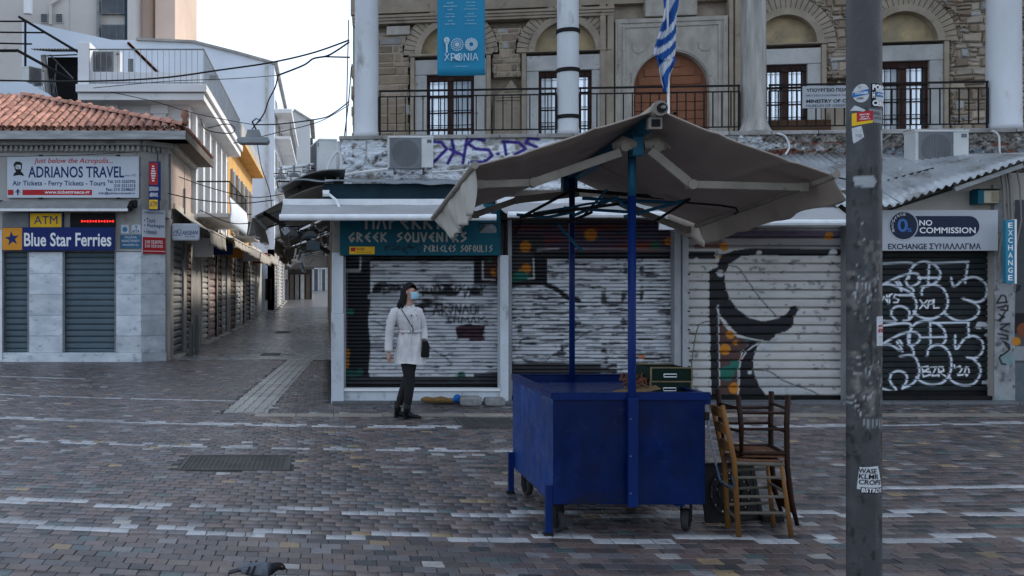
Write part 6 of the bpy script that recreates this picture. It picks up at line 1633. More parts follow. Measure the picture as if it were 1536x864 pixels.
# ================================================================== stall canopy
M_can = mat('canopy_canvas', (0.37, 0.31, 0.262), (0.285, 0.24, 0.205), rough=.9, scale=1.3, bump=.12, bscale=60, contrast=.8, spots=[(2.1, .60, .80, (.20, .175, .155)), (.8, .5, .7, (.36, .31, .27))])
M_val = mat('valance_canvas', (0.44, 0.42, 0.38), (0.34, 0.325, 0.295), rough=.9, scale=4, bump=.2, stretch=(1, 1, .3), spots=[(5, .58, .72, (.26, .24, .21))])
M_arm = mat('arm_cream', (0.26, 0.23, 0.195), (0.18, 0.16, 0.135), rough=.5, scale=4, bump=.05, spots=[(9, .6, .7, (.12, .11, .1))])
KN = empty('stall_canopy', (2.1, 7.4, 2.3), 'brown-grey two-sided folding awning spread over the blue cart', 'canopy')
YF, YB = 6.25, 8.65
tF, tB = Vector((2.085, YF, 2.80)), Vector((2.10, YB, 2.66))
lF, lB = Vector((PX(711, YF), YF, 2.445)), Vector((PX(650, YB), YB, PZ(327, YB)))
rF, rB = Vector((PX(1250, YF), YF, 2.385)), Vector((PX(1046, YB), YB, PZ(338, YB)))
def roof(A0, A1, B0, B1, seed, sg):
    def f(a, b):
        p_ = (A0 * (1 - b) + A1 * b) * (1 - a) + (B0 * (1 - b) + B1 * b) * a
        w = .03 * math.sin(math.pi * a) * (0.4 + math.sin(math.pi * b))
        wr = .006 * math.sin(b * 14 + seed + a * 4) * math.sin(math.pi * a) + .014 * math.sin(a * 5 + b * 6 + seed) * b + .010 * math.exp(-((a - .35 - .3 * b) / .04) ** 2) - .012 * math.exp(-((a - .75 + .35 * b) / .035) ** 2) * math.sin(math.pi * a)
        return p_ + Vector((0, 0, -w * sg + wr * min(1, 4 * a)))
    return f
MB().grid(roof(tF, tB, lF, lB, 1.0, 1.0), 50, 50).build('left_canvas', M_can, KN, smooth=True, solid=.004)
MB().grid(roof(tF, tB, rF, rB, 4.0, 1.2), 50, 50).build('right_canvas', M_can, KN, smooth=True, solid=.004)
# seams
for nm, (A0, A1, B0, B1, sd_, sg) in (('seam', (tF, tB, lF, lB, 1.0, 1.0)), ('seam', (tF, tB, rF, rB, 4.0, 1.2))):
    g = roof(A0, A1, B0, B1, sd_, sg)
    for b in (.36, .7): MB().tube([g(a / 20, b) - Vector((0, 0, .004)) for a in range(21)], .0035, 4).build(nm, M_can, KN)
    MB().tube([g(a / 20, 0) for a in range(21)], .006, 5).build('hem', M_can, KN)
MB().tube([tF + Vector((0, -.02, 0)), tB], .042, 18).build('roller_tube', M_can, KN, smooth=True)
q = MB(); q.tube([tF + Vector((0, -.06, 0)), tF + Vector((0, -.015, 0))], .048, 20); q.build('tube_cap', M_arm, KN)
q = MB(); q.tube([tF + Vector((.005, -.075, 0)), tF + Vector((.005, -.06, 0))], .03, 16); q.build('cap_ring', M_black, KN); MB().tube([tF + Vector((.008, -.1, 0)), tF + Vector((.005, -.07, 0))], .012, 8).build('crank_eye', M_grey, KN)
for a, b in ((lF, lB), (rF, rB)):
    d = (b - a).normalized(); MB().tube([a - d * .03, b + d * .02], .022, 12).build('edge_bar', M_arm, KN, smooth=True)
    MB().tube([a - d * .04, a - d * .028], .025, 12).build('bar_cap', M_arm, KN)
def valance(top0, top1, bot0, bot1, m, seed, amp=.018):
    def f(a, b):
        p_ = (top0 * (1 - a) + top1 * a) * (1 - b) + (bot0 * (1 - a) + bot1 * a) * b
        n_ = Vector((1, 0, 0))
        return p_ + n_ * (amp * math.sin(a * 17 + seed + b * 2) + amp * .6 * math.sin(a * 41 + seed * 2 - b * 3)) * (b ** .7) + Vector((0, 0, -.01 * math.sin(a * 23) * b))
    return MB().grid(f, 70, 12).build('valance', m, KN, smooth=True, solid=.003)
valance(lF, lB, Vector((PX(713, YF), YF + .02, PZ(316, YF))), Vector((PX(679, 8.35), 8.35, PZ(361, 8.35))), M_val, 1, .022)
valance(rF, rB, Vector((PX(1268, YF), YF + .02, PZ(300, YF))), Vector((PX(1061, 8.5), 8.5, PZ(364, 8.5))), M_can, 5, .015)
# rear end flap hanging at the back right, catching the dark
MB().grid(lambda a, b: Vector((PX(1002, 8.7) + .32 * a, 8.7, PZ(318, 8.7) - .03 * a - b * (.13 + .14 * a) + .012 * math.sin(a * 12))), 16, 6).build('back_flap', M_can, KN, smooth=True, solid=.003)
# folding arms
def arm(pts, w=.05):
    for i, (a, b) in enumerate(zip(pts[:-1], pts[1:])):
        MB().bar(a, b, w * (1 - .12 * i), w * 1.15 * (1 - .12 * i)).build('folding_arm', M_arm, KN, bev=.006)
    for p_ in pts[1:-1]: MB().tube([Vector(p_) + Vector((0, -.035, 0)), Vector(p_) + Vector((0, .035, 0))], .032, 12).build('arm_elbow', M_arm, KN)
    for p_ in pts[-1:]: MB().box(p_[0] - .03, p_[0] + .03, p_[1] - .025, p_[1] + .025, p_[2] - .03, p_[2] + .03).build('arm_end', M_arm, KN, bev=.006)
arm([P(930, 229, 6.55), P(800, 274, 6.5), P(718, 277, 6.45)]); arm([P(975, 226, 6.55), P(1037, 277, 6.5), P(1205, 281, 6.5)])
arm([P(868, 290, 8.3), P(776, 300, 8.3), P(713, 322, 8.3)], .05); arm([P(905, 292, 8.3), P(960, 318, 8.3), P(1030, 345, 8.3)], .05)
for s_, uc in ((-1, 934), (1, 984)):
    q = MB(); c = P(uc, 222, 6.6)
    q.tube([c + Vector((-s_ * .08, 0, .02)), c + Vector((s_ * .0, -.01, .03)), c + Vector((s_ * .06, 0, 0))], [.035, .05, .034], 12); q.tube([c + Vector((0, -.06, .0)), c + Vector((0, .06, .0))], .032, 12)
    q.box(c.x - .05, c.x + .05, c.y - .04, c.y + .04, c.z - .012, c.z + .012)
    for k in range(5): q.tube([c + Vector((s_ * (.01 + .016 * k), -.045, .035 - .006 * k)), c + Vector((s_ * (.01 + .016 * k), -.045, .02 - .008 * k))], .005, 5)
    q.build('arm_shoulder', M_arm, KN)
MB().box(2.03, 2.105, 6.57, 6.66, PZ(234, 6.6), PZ(196, 6.6)).build('hanging_bracket', M_posttop, KN, bev=.006)
q = MB(); q.bar((2.075, 6.3, 2.735), (2.07, 8.4, 2.60), .07, .07); q.build('ridge_beam', M_posttop, KN)
q = MB(); q.box(2.035, 2.12, 6.26, 6.31, 2.68, 2.755); q.build('beam_end_frame', M_arm, KN, bev=.004); MB().box(2.05, 2.105, 6.252, 6.259, 2.695, 2.74).build('beam_opening', M_dark, KN)
MB().box(2.0, 2.12, 8.36, 8.46, 2.45, 2.62).build('hanging_bracket', M_posttop, KN, bev=.006)
z5 = lambda a, b: (860 + a / 4.32, 140 + b / 4.32)
rods = [((0, 625), (740, 690), 8.0, .016), ((60, 680), (720, 712), 7.8, .014), ((0, 792), (290, 672), 7.6, .012), ((-340, 800), (380, 705), 7.4, .012), ((220, 620), (60, 800), 7.7, .009), ((330, 800), (750, 688), 7.5, .013), ((480, 860), (755, 685), 7.3, .011), ((-60, 742), (400, 772), 7.9, .013), ((300, 708), (400, 760), 7.4, .012), ((-40, 840), (120, 770), 7.6, .012)]
for i, (a, b, yy, r_) in enumerate(rods): MB().tube([P(*z5(*a), yy), P(*z5(*b), yy + .1)], r_, 8).build('brace_rod', M_posttop if i % 3 else M_black, KN)
for i, l in enumerate(([(780, 327), (856, 286)], [(775, 322), (820, 326), (860, 318)], [(772, 352), (784, 330)], [(838, 338), (868, 372), (874, 377)])): MB().tube([P(a, b, 7.95) for a, b in l], .012, 8).build('brace_rod', M_posttop if i % 2 else M_black, KN)
MB().tube([P(1030, 304, 7.4), P(1080, 308, 7.3), P(1104, 312, 7.2), P(1107, 318, 7.2), P(1101, 321, 7.2)], .008, 6).build('hook_rod', M_black, KN)
MB().tube([P(a, b, 8.0) for a, b in ((925, 300), (880, 306), (850, 312), (800, 320))], .01, 6).build('brace_rod', M_posttop, KN)

# crates and netting on the cart
M_crate = mat('crate_green', (.004, .017, .011), (.003, .012, .008), rough=.6, scale=6, bump=.2)
M_cw = mat('crate_wood', (.20, .16, .095), (.13, .10, .06), rough=.8, scale=8, bump=.2)
def crate(z, dx, label):
    x0, x1, y0, y1 = 2.335 + dx, 2.635 + dx, 7.12, 7.5
    x0 = PX(975, 7.12) + dx; x1 = PX(1037.5, 7.12) + dx
    t = empty('crate', ((x0 + x1) / 2, 7.3, z), label, 'crate', 'green crates on the cart'); h_ = .088
    MB().box(x0, x1, y0, y0 + .012, z, z + h_).build('front_board', M_crate, t); MB().box(x0, x1, y1 - .012, y1, z, z + h_).build('back_board', M_crate, t)
    for a in (x0, x1 - .012): MB().box(a, a + .012, y0 + .013, y1 - .013, z, z + h_).build('side_board', M_crate, t)
    MB().box(x0 + .012, x1 - .012, y0 + .012, y1 - .012, z, z + .01).build('base', M_cw, t)
    for a in (x0 - .004, x1 - .008): MB().box(a, a + .012, y0 - .006, y0 - .001, z, z + h_ + .004).build('corner_post', M_cw, t)
    q = MB(); q.box(x0, x1, y0 - .004, y0 + .012, z + h_ + .001, z + h_ + .01); q.box(x0, x1, y1 - .012, y1, z + h_ + .001, z + h_ + .01); q.build('rim', M_cw, t)
    cx_ = (x0 + x1) / 2 - .01; zc = z + h_ * .55
    q = MB(); q.tube([(cx_ - .045, y0 - .006, zc), (cx_ + .045, y0 - .006, zc), (cx_ + .045, y0 - .006, zc - .02), (cx_ - .045, y0 - .006, zc - .02), (cx_ - .045, y0 - .006, zc)], .004, 5); q.build('handle_slot', M_pwhite, t)
crate(zt - .049, .0, 'lower dark green crate half hidden behind the front rim of the blue cart')
crate(zt + .05, .004, 'upper dark green crate with a white handle slot, on top of the other crate')
t = empty('netting_pile', (2.29, 7.25, zt - .049), 'brown-orange heap of netting and cardboard beside the green crates', 'netting')
rr_ = random.Random(4)
for k in range(16):
    c = Vector((2.24 + rr_.uniform(-.03, .06), 7.2 + rr_.uniform(-.08, .1), zt - .035 + k * .007)); pts = [c + Vector((.06 * math.cos(a) * rr_.uniform(.6, 1.3), .06 * math.sin(a) * rr_.uniform(.7, 1.2), .018 * math.sin(a * 3 + k))) for a in np.linspace(0, 6.3, 18)]
    MB().tube(pts, .006, 6).build('net_coil', mat('net_orange_%d' % (k % 2), ((.16, .055, .035), (.12, .075, .045))[k % 2], rough=.8), t)
MB().grid(lambda a, b: Vector((2.08 + .28 * a, 7.0 + .2 * b, zt - .055 + .06 * a + .02 * b)), 4, 4).build('cardboard', mat('cardboard', (.2, .13, .07), (.16, .1, .05), rough=.9), t, solid=.006)

# ================================================================== chairs
M_w1 = mat('chair_wood_light', (.22, .105, .032), (.14, .065, .022), rough=.5, scale=7, stretch=(1, 1, .15), bump=.15)
M_w2 = mat('chair_wood_dark', (.028, .012, .008), (.018, .008, .006), rough=.45, scale=7, stretch=(1, 1, .15), bump=.15)
M_w3 = mat('chair_rung_grey', (.13, .115, .09), (.09, .08, .065), rough=.6, scale=9)
M_rush = mat('woven_rush', (.22, .11, .06), (.11, .055, .035), rough=.9, scale=60, bump=.8, bscale=120)
def chair_mesh(t, rl, fl, tops, seat, m, mr, seat_z, inv=False):
    """rl/fl: rear and front legs as lists of 3D polylines (near, far); seat: four corners"""
    for l in rl: MB().tube(l, [.019] * (len(l) - 1) + [.014], 8).build('back_post', m, t, smooth=True)
    for l in fl: MB().tube(l, [.018] * (len(l) - 1) + [.013], 8).build('front_leg', m, t, smooth=True)
    def at(l, z):
        for a, b in zip(l[:-1], l[1:]):
            lo, hi = sorted((a.z, b.z))
            if lo - 1e-6 <= z <= hi + 1e-6: return a.lerp(b, (z - a.z) / (b.z - a.z + 1e-9))
        return min(l, key=lambda p_: abs(p_.z - z)).copy()
    for z in tops['side']:
        for i in (0, 1): MB().tube([at(rl[i], z), at(fl[i], z)], .0105, 7).build('stretcher', mr, t)
    for z in tops['cross']:
        for L_ in (rl, fl): MB().tube([at(L_[0], z), at(L_[1], z)], .0105, 7).build('stretcher', mr, t)
    for z in tops['slats']:
        a, b = at(rl[0], z), at(rl[1], z); mid = (a + b) / 2 + Vector((-.025 if not inv else .025, 0, 0))
        q = MB(); K_ = 8; vs = []
        for k in range(K_ + 1):
            f = k / K_; p_ = a * (1 - f) ** 2 + mid * 2 * f * (1 - f) + b * f * f
            for dx, dz in ((-.006, -.028), (.006, -.028), (.006, .028 + .01 * math.sin(math.pi * f)), (-.006, .028 + .01 * math.sin(math.pi * f))): vs.append(p_ + Vector((dx, 0, dz)))
        q.add(vs, [(i * 4 + j, i * 4 + (j + 1) % 4, i * 4 + 4 + (j + 1) % 4, i * 4 + 4 + j) for i in range(K_) for j in range(4)] + [(3, 2, 1, 0), (K_ * 4, K_ * 4 + 1, K_ * 4 + 2, K_ * 4 + 3)])
        q.build('back_slat', m, t)
    c4 = [Vector(s_) for s_ in seat]
    for i in range(4): MB().tube([c4[i], c4[(i + 1) % 4]], .014, 8).build('seat_rail', mr, t)
    def sf(a, b):
        p_ = (c4[0] * (1 - a) + c4[1] * a) * (1 - b) + (c4[3] * (1 - a) + c4[2] * a) * b
        e_ = min(a, 1 - a, b, 1 - b); tri = abs((a - .5)) - abs((b - .5))
        return p_ + Vector((0, 0, (.016 - .012 * math.sin(math.pi * a) * math.sin(math.pi * b) + .003 * math.sin((a if tri > 0 else b) * 75)) * (-1 if inv else 1)))
    MB().grid(sf, 44, 44).build('woven_seat', M_rush, t, smooth=True, solid=.022)
V = Vector
nr = [P(1108, 804, 6.73), P(1101, 690, 6.72), P(1084, 608, 6.70)]; fr_ = [P(1092, 792, 6.98), P(1086, 690, 6.98), P(1068, 607, 6.97)]
for l in (nr, fr_): l[0].z = 0
nf_ = [P(1187, 806, 6.72), P(1172, 697, 6.72)]; ff = [P(1160, 788, 7.05), P(1151, 697, 7.05)]
for l in (nf_, ff): l[0].z = 0
t = empty('chair', (2.97, 6.88, 0), 'light wooden rush-seated chair standing on the pavement, another chair upside down on it', 'chair', 'stacked taverna chairs')
sz_ = .497
chair_mesh(t, [nr, fr_], [nf_, ff], {'side': (.16, .27, .40), 'cross': (.12, .30), 'slats': (.60, .72, .83)}, [V((2.765, 6.72, sz_)), V((3.09, 6.72, sz_ - .01)), V((3.14, 7.05, sz_ - .01)), V((2.80, 6.98, sz_))], M_w1, M_w3, sz_)
t = empty('chair', (2.99, 6.9, sz_ + .03), 'dark brown chair turned upside down on the light wooden chair, legs in the air', 'chair', 'stacked taverna chairs')
a1 = [P(1182, 593, 6.76), P(1180, 640, 6.76), P(1181, 700, 6.76), P(1187, 750, 6.76), P(1196, 788, 6.76)]
a2 = [P(1157, 587, 7.08), P(1156, 640, 7.08), P(1157, 690, 7.08), P(1162, 735, 7.08), P(1172, 768, 7.1)]
b1 = [P(1107, 593, 6.78), P(1112, 640, 6.78), P(1112, 684, 6.78)]; b2 = [P(1077, 584, 7.06), P(1082, 640, 7.06), P(1085, 680, 7.06)]
chair_mesh(t, [a1, a2], [b1, b2], {'side': (.72, .83), 'cross': (.70, .86), 'slats': (.17, .30)}, [V((2.83, 6.78, .555)), V((3.12, 6.76, .555)), V((3.16, 7.08, .56)), V((2.84, 7.06, .56))], M_w2, M_w2, .55, inv=True)
t = tag(MB().tube([P(1060 + 4 * math.sin(k), 630 + k * 4, 6.7) for k in range(2)], .002, 4).build('cord', M_cable), 'thin cord tying the chairs to the cart', 'cord')
q = empty('chain', P(1060, 690, 6.66), 'dark steel chain hanging from the cart corner down to the chairs', 'chain')
for k in range(24):
    f = k / 23; c = P(1058 + 2 + 14 * f ** 1.6, 612 + 82 * f, 6.66); pts = []
    ang = R(90) * (k % 2)
    for a in np.linspace(0, 2 * math.pi, 10): pts.append(c + Vector((.009 * math.cos(a) * math.cos(ang), .009 * math.cos(a) * math.sin(ang), .017 * math.sin(a))))
    MB().tube(pts, .0032, 5, cap=False).build('link', M_grey, q)
q2 = MB(); q2.box(PX(1056, 6.66), PX(1063, 6.66), 6.64, 6.67, PZ(630, 6.66), PZ(618, 6.66)); q2.build('padlock', M_black, q, bev=.004)
t = tag(MB().tube([P(1074, 697, 6.69), P(1080, 720, 6.66), P(1090, 728, 6.68), P(1102, 730, 6.69), P(1098, 715, 6.7)], .007, 6).build('blue_rope', mat('rope_blue', (.04, .08, .12), rough=.9)), 'faded blue rope knotted around the rail of the light chair', 'rope')
# perforated black cover leaning behind the chairs
t = empty('perforated_cover', P(1098, 784, 7.25), 'black square cover with a ring of holes leaning behind the stacked chairs', 'cover')
c00, c10, c11, c01 = P(1062, 787, 7.12), P(1142, 780, 7.22), P(1126, 696, 7.34), P(1051, 698, 7.28)
n_ = 54; vs = [(c00 * (1 - i / n_) + c10 * (i / n_)) * (1 - j / n_) + (c01 * (1 - i / n_) + c11 * (i / n_)) * (j / n_) for j in range(n_ + 1) for i in range(n_ + 1)]
fs = []
for j in range(n_):
    for i in range(n_):
        a, b = (i + .5) / n_ - .5, (j + .5) / n_ - .5; hole = False
        for ring_r, cnt in ((.36, 14), (.24, 9), (.12, 5)):
            for k in range(cnt):
                an = 2 * math.pi * k / cnt + ring_r * 9
                if math.hypot(a - ring_r * math.cos(an), b - ring_r * math.sin(an)) < .026: hole = True
        if not hole: fs.append((j * (n_ + 1) + i, j * (n_ + 1) + i + 1, (j + 1) * (n_ + 1) + i + 1, (j + 1) * (n_ + 1) + i))
MB().add(vs, fs).build('perforated_plate', M_black, t, solid=.02)
nrm = (c10 - c00).cross(c01 - c00).normalized(); cc = (c00 + c11) / 2; e1 = (c10 - c00).normalized(); e2 = (c01 - c00).normalized()
for r_ in (.165, .10): MB().tube([cc + (e1 * math.cos(a) + e2 * math.sin(a)) * r_ + nrm * .012 for a in np.linspace(0, 2 * math.pi, 32)], .006, 6, cap=False).build('raised_ring', M_black, t)
for a, b in ((c00, c10), (c10, c11), (c11, c01), (c01, c00)): MB().bar(a, b, .03, .03).build('edge', M_black, t)
MB().box(PX(1140, 7.2), PX(1172, 7.2), 7.15, 7.3, .0, .04).build('foot', M_black, t)

# ================================================================== pole
PXc, PYc = PX(1296, 5.35), 5.35
PR = 24.5 * 5.27 / F
PO = empty('lamp_post', (PXc, PYc, 0), 'tall dark grey metal post covered in stickers and torn paper', 'lamp post')
YPs = PYc - PR
def cyl(u):
    s = np.clip((np.asarray(u) - 1296) / 25.6, -.999, .999); return np.arcsin(s)
p = Paint(1268, 0, 1324, 900, (.062, .064, .068), 1.5)
p.noise((12, 40), .5, .75, (.085, .087, .09), 81); p.rect(1268, 0, 1324, 160, (.10, .10, .105), .5); p.noise((5, 16), .62, .7, (.03, .03, .03), 82, mask=(p.V > 250) * 1.0)
Wp_ = (.40, .42, .44)
for (pts, op) in (([(1273, 264), (1296, 262), (1303, 272), (1298, 280), (1274, 279)], .9), ([(1314, 258), (1320, 262), (1318, 276), (1312, 284)], .6), ([(1312, 195), (1319, 196), (1318, 238), (1314, 230), (1312, 210)], .8)):
    p.poly(pts, Wp_, op)
rp_ = random.Random(3)
for k in range(60):
    a, b = rp_.uniform(1272, 1318), rp_.choice((rp_.uniform(330, 480), rp_.uniform(395, 450), rp_.uniform(520, 640)))
    h_ = rp_.uniform(1, 14) if k % 3 == 0 else rp_.uniform(1, 5); p.poly([(a, b), (a + rp_.uniform(1, 3.2), b + 1), (a + rp_.uniform(.5, 3), b + h_), (a + .5, b + h_ * .7)], Wp_, .85)
for (a, b) in ((1275, 424), (1281, 424), (1285, 423), (1289, 424), (1273, 438), (1293, 440)): p.poly([(a, b), (a + 3, b), (a + 2.4, b + rp_.uniform(8, 18)), (a + 1, b + rp_.uniform(6, 14))], Wp_, .9)
for k in range(9): a = 1283 + k * 4; p.rect(a, 628 + (k % 3), a + 1.8, 640 + (k * 7 % 5), (.3, .31, .32), .8)
p.noise((9, 14), .56, .66, (.16, .15, .14), 84, mask=((p.V > 560) & (p.V < 625)) * .9); p.noise((3, 7), .66, .70, (.30, .30, .30), 85, mask=((p.V > 540) & (p.V < 625) & (p.U < 1300)) * .9); p.noise((6, 10), .56, .66, (.17, .16, .15), 83, mask=((p.V > 360) & (p.V < 560)) * .8)
mb = MB(); nA, nZ = 64, 620
zlo, zhi = 0.0, 7.6
mb.grid(lambda a, b: (PXc + PR * math.sin(2 * math.pi * a), PYc - PR * math.cos(2 * math.pi * a), zlo + (zhi - zlo) * b), nA, nZ)
A_ = np.array(mb.v); ang = np.arctan2(A_[:, 0] - PXc, -(A_[:, 1] - PYc))
mb.build('shaft', mat('pole_paint', (1, 1, 1), (.8, .8, .8), rough=.42, scale=4, bump=.2, attr=True, spots=[(30, .7, .76, (.12, .12, .12))]), PO, smooth=True, cols=p.get(1296 + 25.6 * np.sin(ang), CY - (A_[:, 2] - H) * F / YPs))
MB().lathe([(PR + .03, -.02), (PR + .03, .02), (PR + .012, .03)], PXc, PYc, 24).build('base_collar', M_black, PO)
def pole_warp(off):
    def w(A):
        B_ = A.copy(); th = (A[:, 0]) / PR; r_ = PR + off - A[:, 1]
        B_[:, 0] = PXc + r_ * np.sin(th); B_[:, 1] = PYc - r_ * np.cos(th); return B_
    return w
us = lambda u: float(cyl(u)) * PR
zv = lambda v: PZ(v, YPs)
def sticker(poly, m, lab, off=.0015):
    """polygon in photograph-scale units wrapped on the post, cut in strips"""
    q = MB(None, pole_warp(off)); us_ = [a for a, b in poly]; n = 14; lo, hi = min(us_), max(us_)
    def span(u):
        zs = []
        for (a, b), (c, d) in zip(poly, poly[1:] + poly[:1]):
            if (a <= u <= c) or (c <= u <= a):
                zs.append(b if a == c else b + (d - b) * (u - a) / (c - a))
                if a == c: zs.append(d)
        return min(zs), max(zs)
    cs = [lo + (hi - lo) * (.001 + .998 * k / n) for k in range(n + 1)]; vs = []
    for c_ in cs:
        a, b = span(c_); vs += [(us(c_), 0, zv(b)), (us(c_), 0, zv(a))]
    q.add(vs, [(2 * k, 2 * k + 2, 2 * k + 3, 2 * k + 1) for k in range(n)])
    return q.build('sticker', m, PO, lab)
def ptext(s_, m, u0, u1, v0, v1, off=.003, bold=.02, par=None, shear=0):
    return text('lettering', s_, m, par or PO, us(u0), us(u1), zv(v1), zv(v0), 0, warp=pole_warp(off), bold=bold, ext=.0, shear=shear)
circle = [(1281.5 + 9.3 * math.cos(a), 139 + 14 * math.sin(a)) for a in np.linspace(0, 2 * math.pi, 24)[:-1]]
M_sw = mat('sticker_white', (.52, .54, .56), (.44, .46, .48), rough=.6, scale=20); M_sb = mat('sticker_blue_strong', (.02, .14, .36), rough=.5)
k_ = sticker(circle, M_sw, 'oval white sticker with a blue band')
sticker([(1272.5, 137), (1290.5, 133), (1290.5, 141), (1272.5, 144)], M_sb, 'blue band', .0025)
ptext('SYNTAGMA', M_pwhite, 1275, 1289, 136.6, 140.6, .0035, par=PO); ptext('ATHENS', M_pblack, 1276, 1283, 145, 148, .0035); ptext('Y', M_grey, 1277, 1281, 128, 132, .0035)
sticker([(1293, 125), (1319, 125), (1319, 160), (1293, 160)], M_pblack, 'black sticker with white letters', .001)
ptext('PONY', M_pwhite, 1295, 1318, 126.5, 135, .003, .05); ptext('H', M_pwhite, 1295, 1299, 138, 147, .003, .05); ptext('CERK', M_pwhite, 1295, 1318, 150, 159, .003, .05)
sticker([(1300, 134), (1318.5, 134), (1318.5, 151), (1300, 151)], M_sw, 'small white and blue sticker', .0042); sticker([(1300, 138), (1318.5, 138), (1318.5, 145), (1300, 145)], M_sb, 'blue band', .0052); ptext('ATHENS', M_pwhite, 1302, 1317, 140, 143, .006)
sticker([(1272, 168), (1296, 166), (1296, 184), (1272, 187)], M_yel, 'yellow edged sticker', .001); sticker([(1276, 167), (1296, 166), (1296, 180), (1276, 181.5)], M_red, 'red sticker', .002)
ptext('SKIN TAX', M_pwhite, 1279, 1291, 170, 172.5, .0035); ptext('ART OF', M_pwhite, 1280, 1290, 173.8, 176, .0035); ptext('CINEMATA', M_pwhite, 1279, 1292, 177, 179, .0035)
sticker([(1290, 163), (1317, 165), (1316, 184.5), (1297, 184)], mat('sticker_grey', (.27, .28, .29), (.2, .21, .22), rough=.7, scale=20), 'grey handwritten sticker', .0008); ptext('Wit~', M_pblack, 1297, 1311, 167, 173, .0022, .0, shear=.4); ptext('VOTE NOW', M_pblack, 1297, 1314, 175, 179, .0022, .0)
sticker([(1272, 190), (1281, 188), (1284, 205), (1273, 214)], M_sw, 'torn white sticker'); ptext('^_/', M_grey, 1275, 1281, 193, 197, .003, 0); ptext('=o', M_grey, 1275, 1281, 200, 205, .003, 0)
sticker([(1271, 163), (1274, 156), (1286, 165), (1283, 167)], M_sw, 'curled paper corner')
sticker([(1302, 475), (1321, 474), (1321, 519), (1302, 519)], M_sw, 'white paper with red capitals', .0015)
ptext('#ARTIST', M_red, 1305, 1320.5, 487, 491, .003, .03); ptext('STRO', M_red, 1305, 1320.8, 493, 499, .003, .06); ptext('INTERNATIONAL', M_pblack, 1306, 1320, 505, 506.5, .003, 0)
sticker([(1277, 702), (1305, 699), (1312, 730), (1311, 738), (1276, 735)], M_sw, 'white sticker printed with four rows of black capitals', .001)
for s_, a, v0 in (('WASE', 1302, 703), ('KLMR', 1305, 711.5), ('CROPS', 1309, 720)): ptext(s_, M_pblack, 1278, a, v0, v0 + 7.4, .003, .02, shear=.1)
sticker([(1280, 731.5), (1311.5, 731.5), (1311.5, 740), (1280, 740)], M_pblack, 'black strip', .0025); ptext('BSTRDS', M_pwhite, 1281, 1310.5, 732.6, 739, .004, .02, shear=.1)

# ================================================================== flag
t = empty('greek_flag', MT @ Vector((TS(1003), .1, 4.35)), 'blue and white striped flag hanging limp on a white pole in front of the door', 'flag')
fy = 16.75; fz = lambda v: PZ(v, fy)
MB().tube([P(1003, 192, fy + .05), P(1001, 0, fy + .05), P(999, -70, fy + .05)], .022, 10).build('flag_pole', M_pwhite, t)
def flg(a, b):
    v = -60 + 193 * b
    mid = 1000 + 6 * math.sin(b * 5.2) + (4 if b > .75 else 0); wid = 31 * (1 - .1 * b) * (1 if b < .72 else 1 - (b - .72) / .28 * .75) * (1 + .25 * math.sin(b * 9 + 1))
    u_ = mid + (a - .5) * wid
    return P(u_, v + 6 * math.sin(a * 3), fy) + Vector((0, -.06 * math.sin(a * 9 + b * 3) - .02 * math.sin(a * 21), 0))
mb = MB().grid(flg, 40, 90); cols_ = []
for j in range(91):
    for i in range(41):
        s_ = (i / 40) * 1.1 + (j / 90) * 5.6 + .3 * math.sin(j / 9); cols_.append((.50, .53, .58) if (s_ % 1.0) < .45 else (.015, .075, .27))
mb.build('flag_cloth', mat('flag_cloth', (1, 1, 1), (.88, .88, .88), rough=.8, scale=5, attr=True), t, cols=cols_, smooth=True, solid=.003)

# ================================================================== lamps, wires and odds
def floodlight(c, w, label, tilt=40, rz=0, group='floodlights', lit=None):
    t = empty('floodlight', (0, 0, 0), label, 'floodlight', group)
    MB().prism([(-w * .18, 0), (w * .18, .0), (w * .5, w * .32), (-w * .5, w * .32)], -w * .35, w * .35, 'y').build('housing', M_grey, t, bev=.004)
    MB().box(-w * .46, w * .46, -w * .31, w * .31, w * .322, w * .34).build('glass_front', lit or M_glass, t)
    q = MB(); q.tube([(-w * .5, 0, w * .2), (-w * .55, 0, -w * .1), (w * .55, 0, -w * .1), (w * .5, 0, w * .2)], w * .04, 6); q.build('bracket', M_black, t)
    t.location = c; t.rotation_euler = (R(tilt), 0, R(rz)); WL[t.name] = Vector(c)
t = empty('lamp_bar', P(445, 250, 16.2), 'pale bar carrying three small street floodlights at the terrace corner', 'lamp bracket')
MB().tube([P(417, 254, 16.2), P(474, 246, 16.4)], .025, 8).build('bar', M_wB, t)
for a, b in ((421, 250), (441, 248), (463, 246)): MB().tube([P(a, b, 16.2), P(a, b + 12, 16.2)], .02, 6).build('drop', M_grey, t)
for i, (a, b, lb) in enumerate(((421, 262, 'left floodlight of the three on the bar over the street'), (441, 259, 'middle floodlight of the three on the bar over the street'), (463, 254, 'right floodlight of the three on the bar over the street'))): floodlight(P(a, b, 16.2), .2, lb, 190, 15 * i)
floodlight(P(434, 276, 15.6), .36, 'large pale floodlight under the corner canopy edge', 195, 20)
floodlight(P(437, 342, 14.4), .24, 'square floodlight tilted down under the brown side awning', 215, 25, lit=M_curt)
floodlight(P(464, 348, 14.6), .24, 'dark floodlight behind the tilted one under the awning', 170, 10)
floodlight(P(470, 366, 14.8), .2, 'lowest floodlight beside the teal sign', 120, 0)
floodlight(P(732, 338, 13.9), .24, 'floodlight in front of the right end of the teal sign', 205, -12, lit=M_curt)
floodlight(P(1000, 334, 14.0), .3, 'floodlight hanging under the middle awning', 95, 0, lit=M_curt)
MB().tube([P(396, 320, 15.2), P(494, 379, 14.8)], .03, 8).build('awning_support', M_black, label='black slanting support arm between the side awning and the teal sign', cat='support arm')
t = empty('pendant_street_lamp', P(385, 210, 18), 'grey street lamp hanging from the wires over the narrow street', 'street lamp')
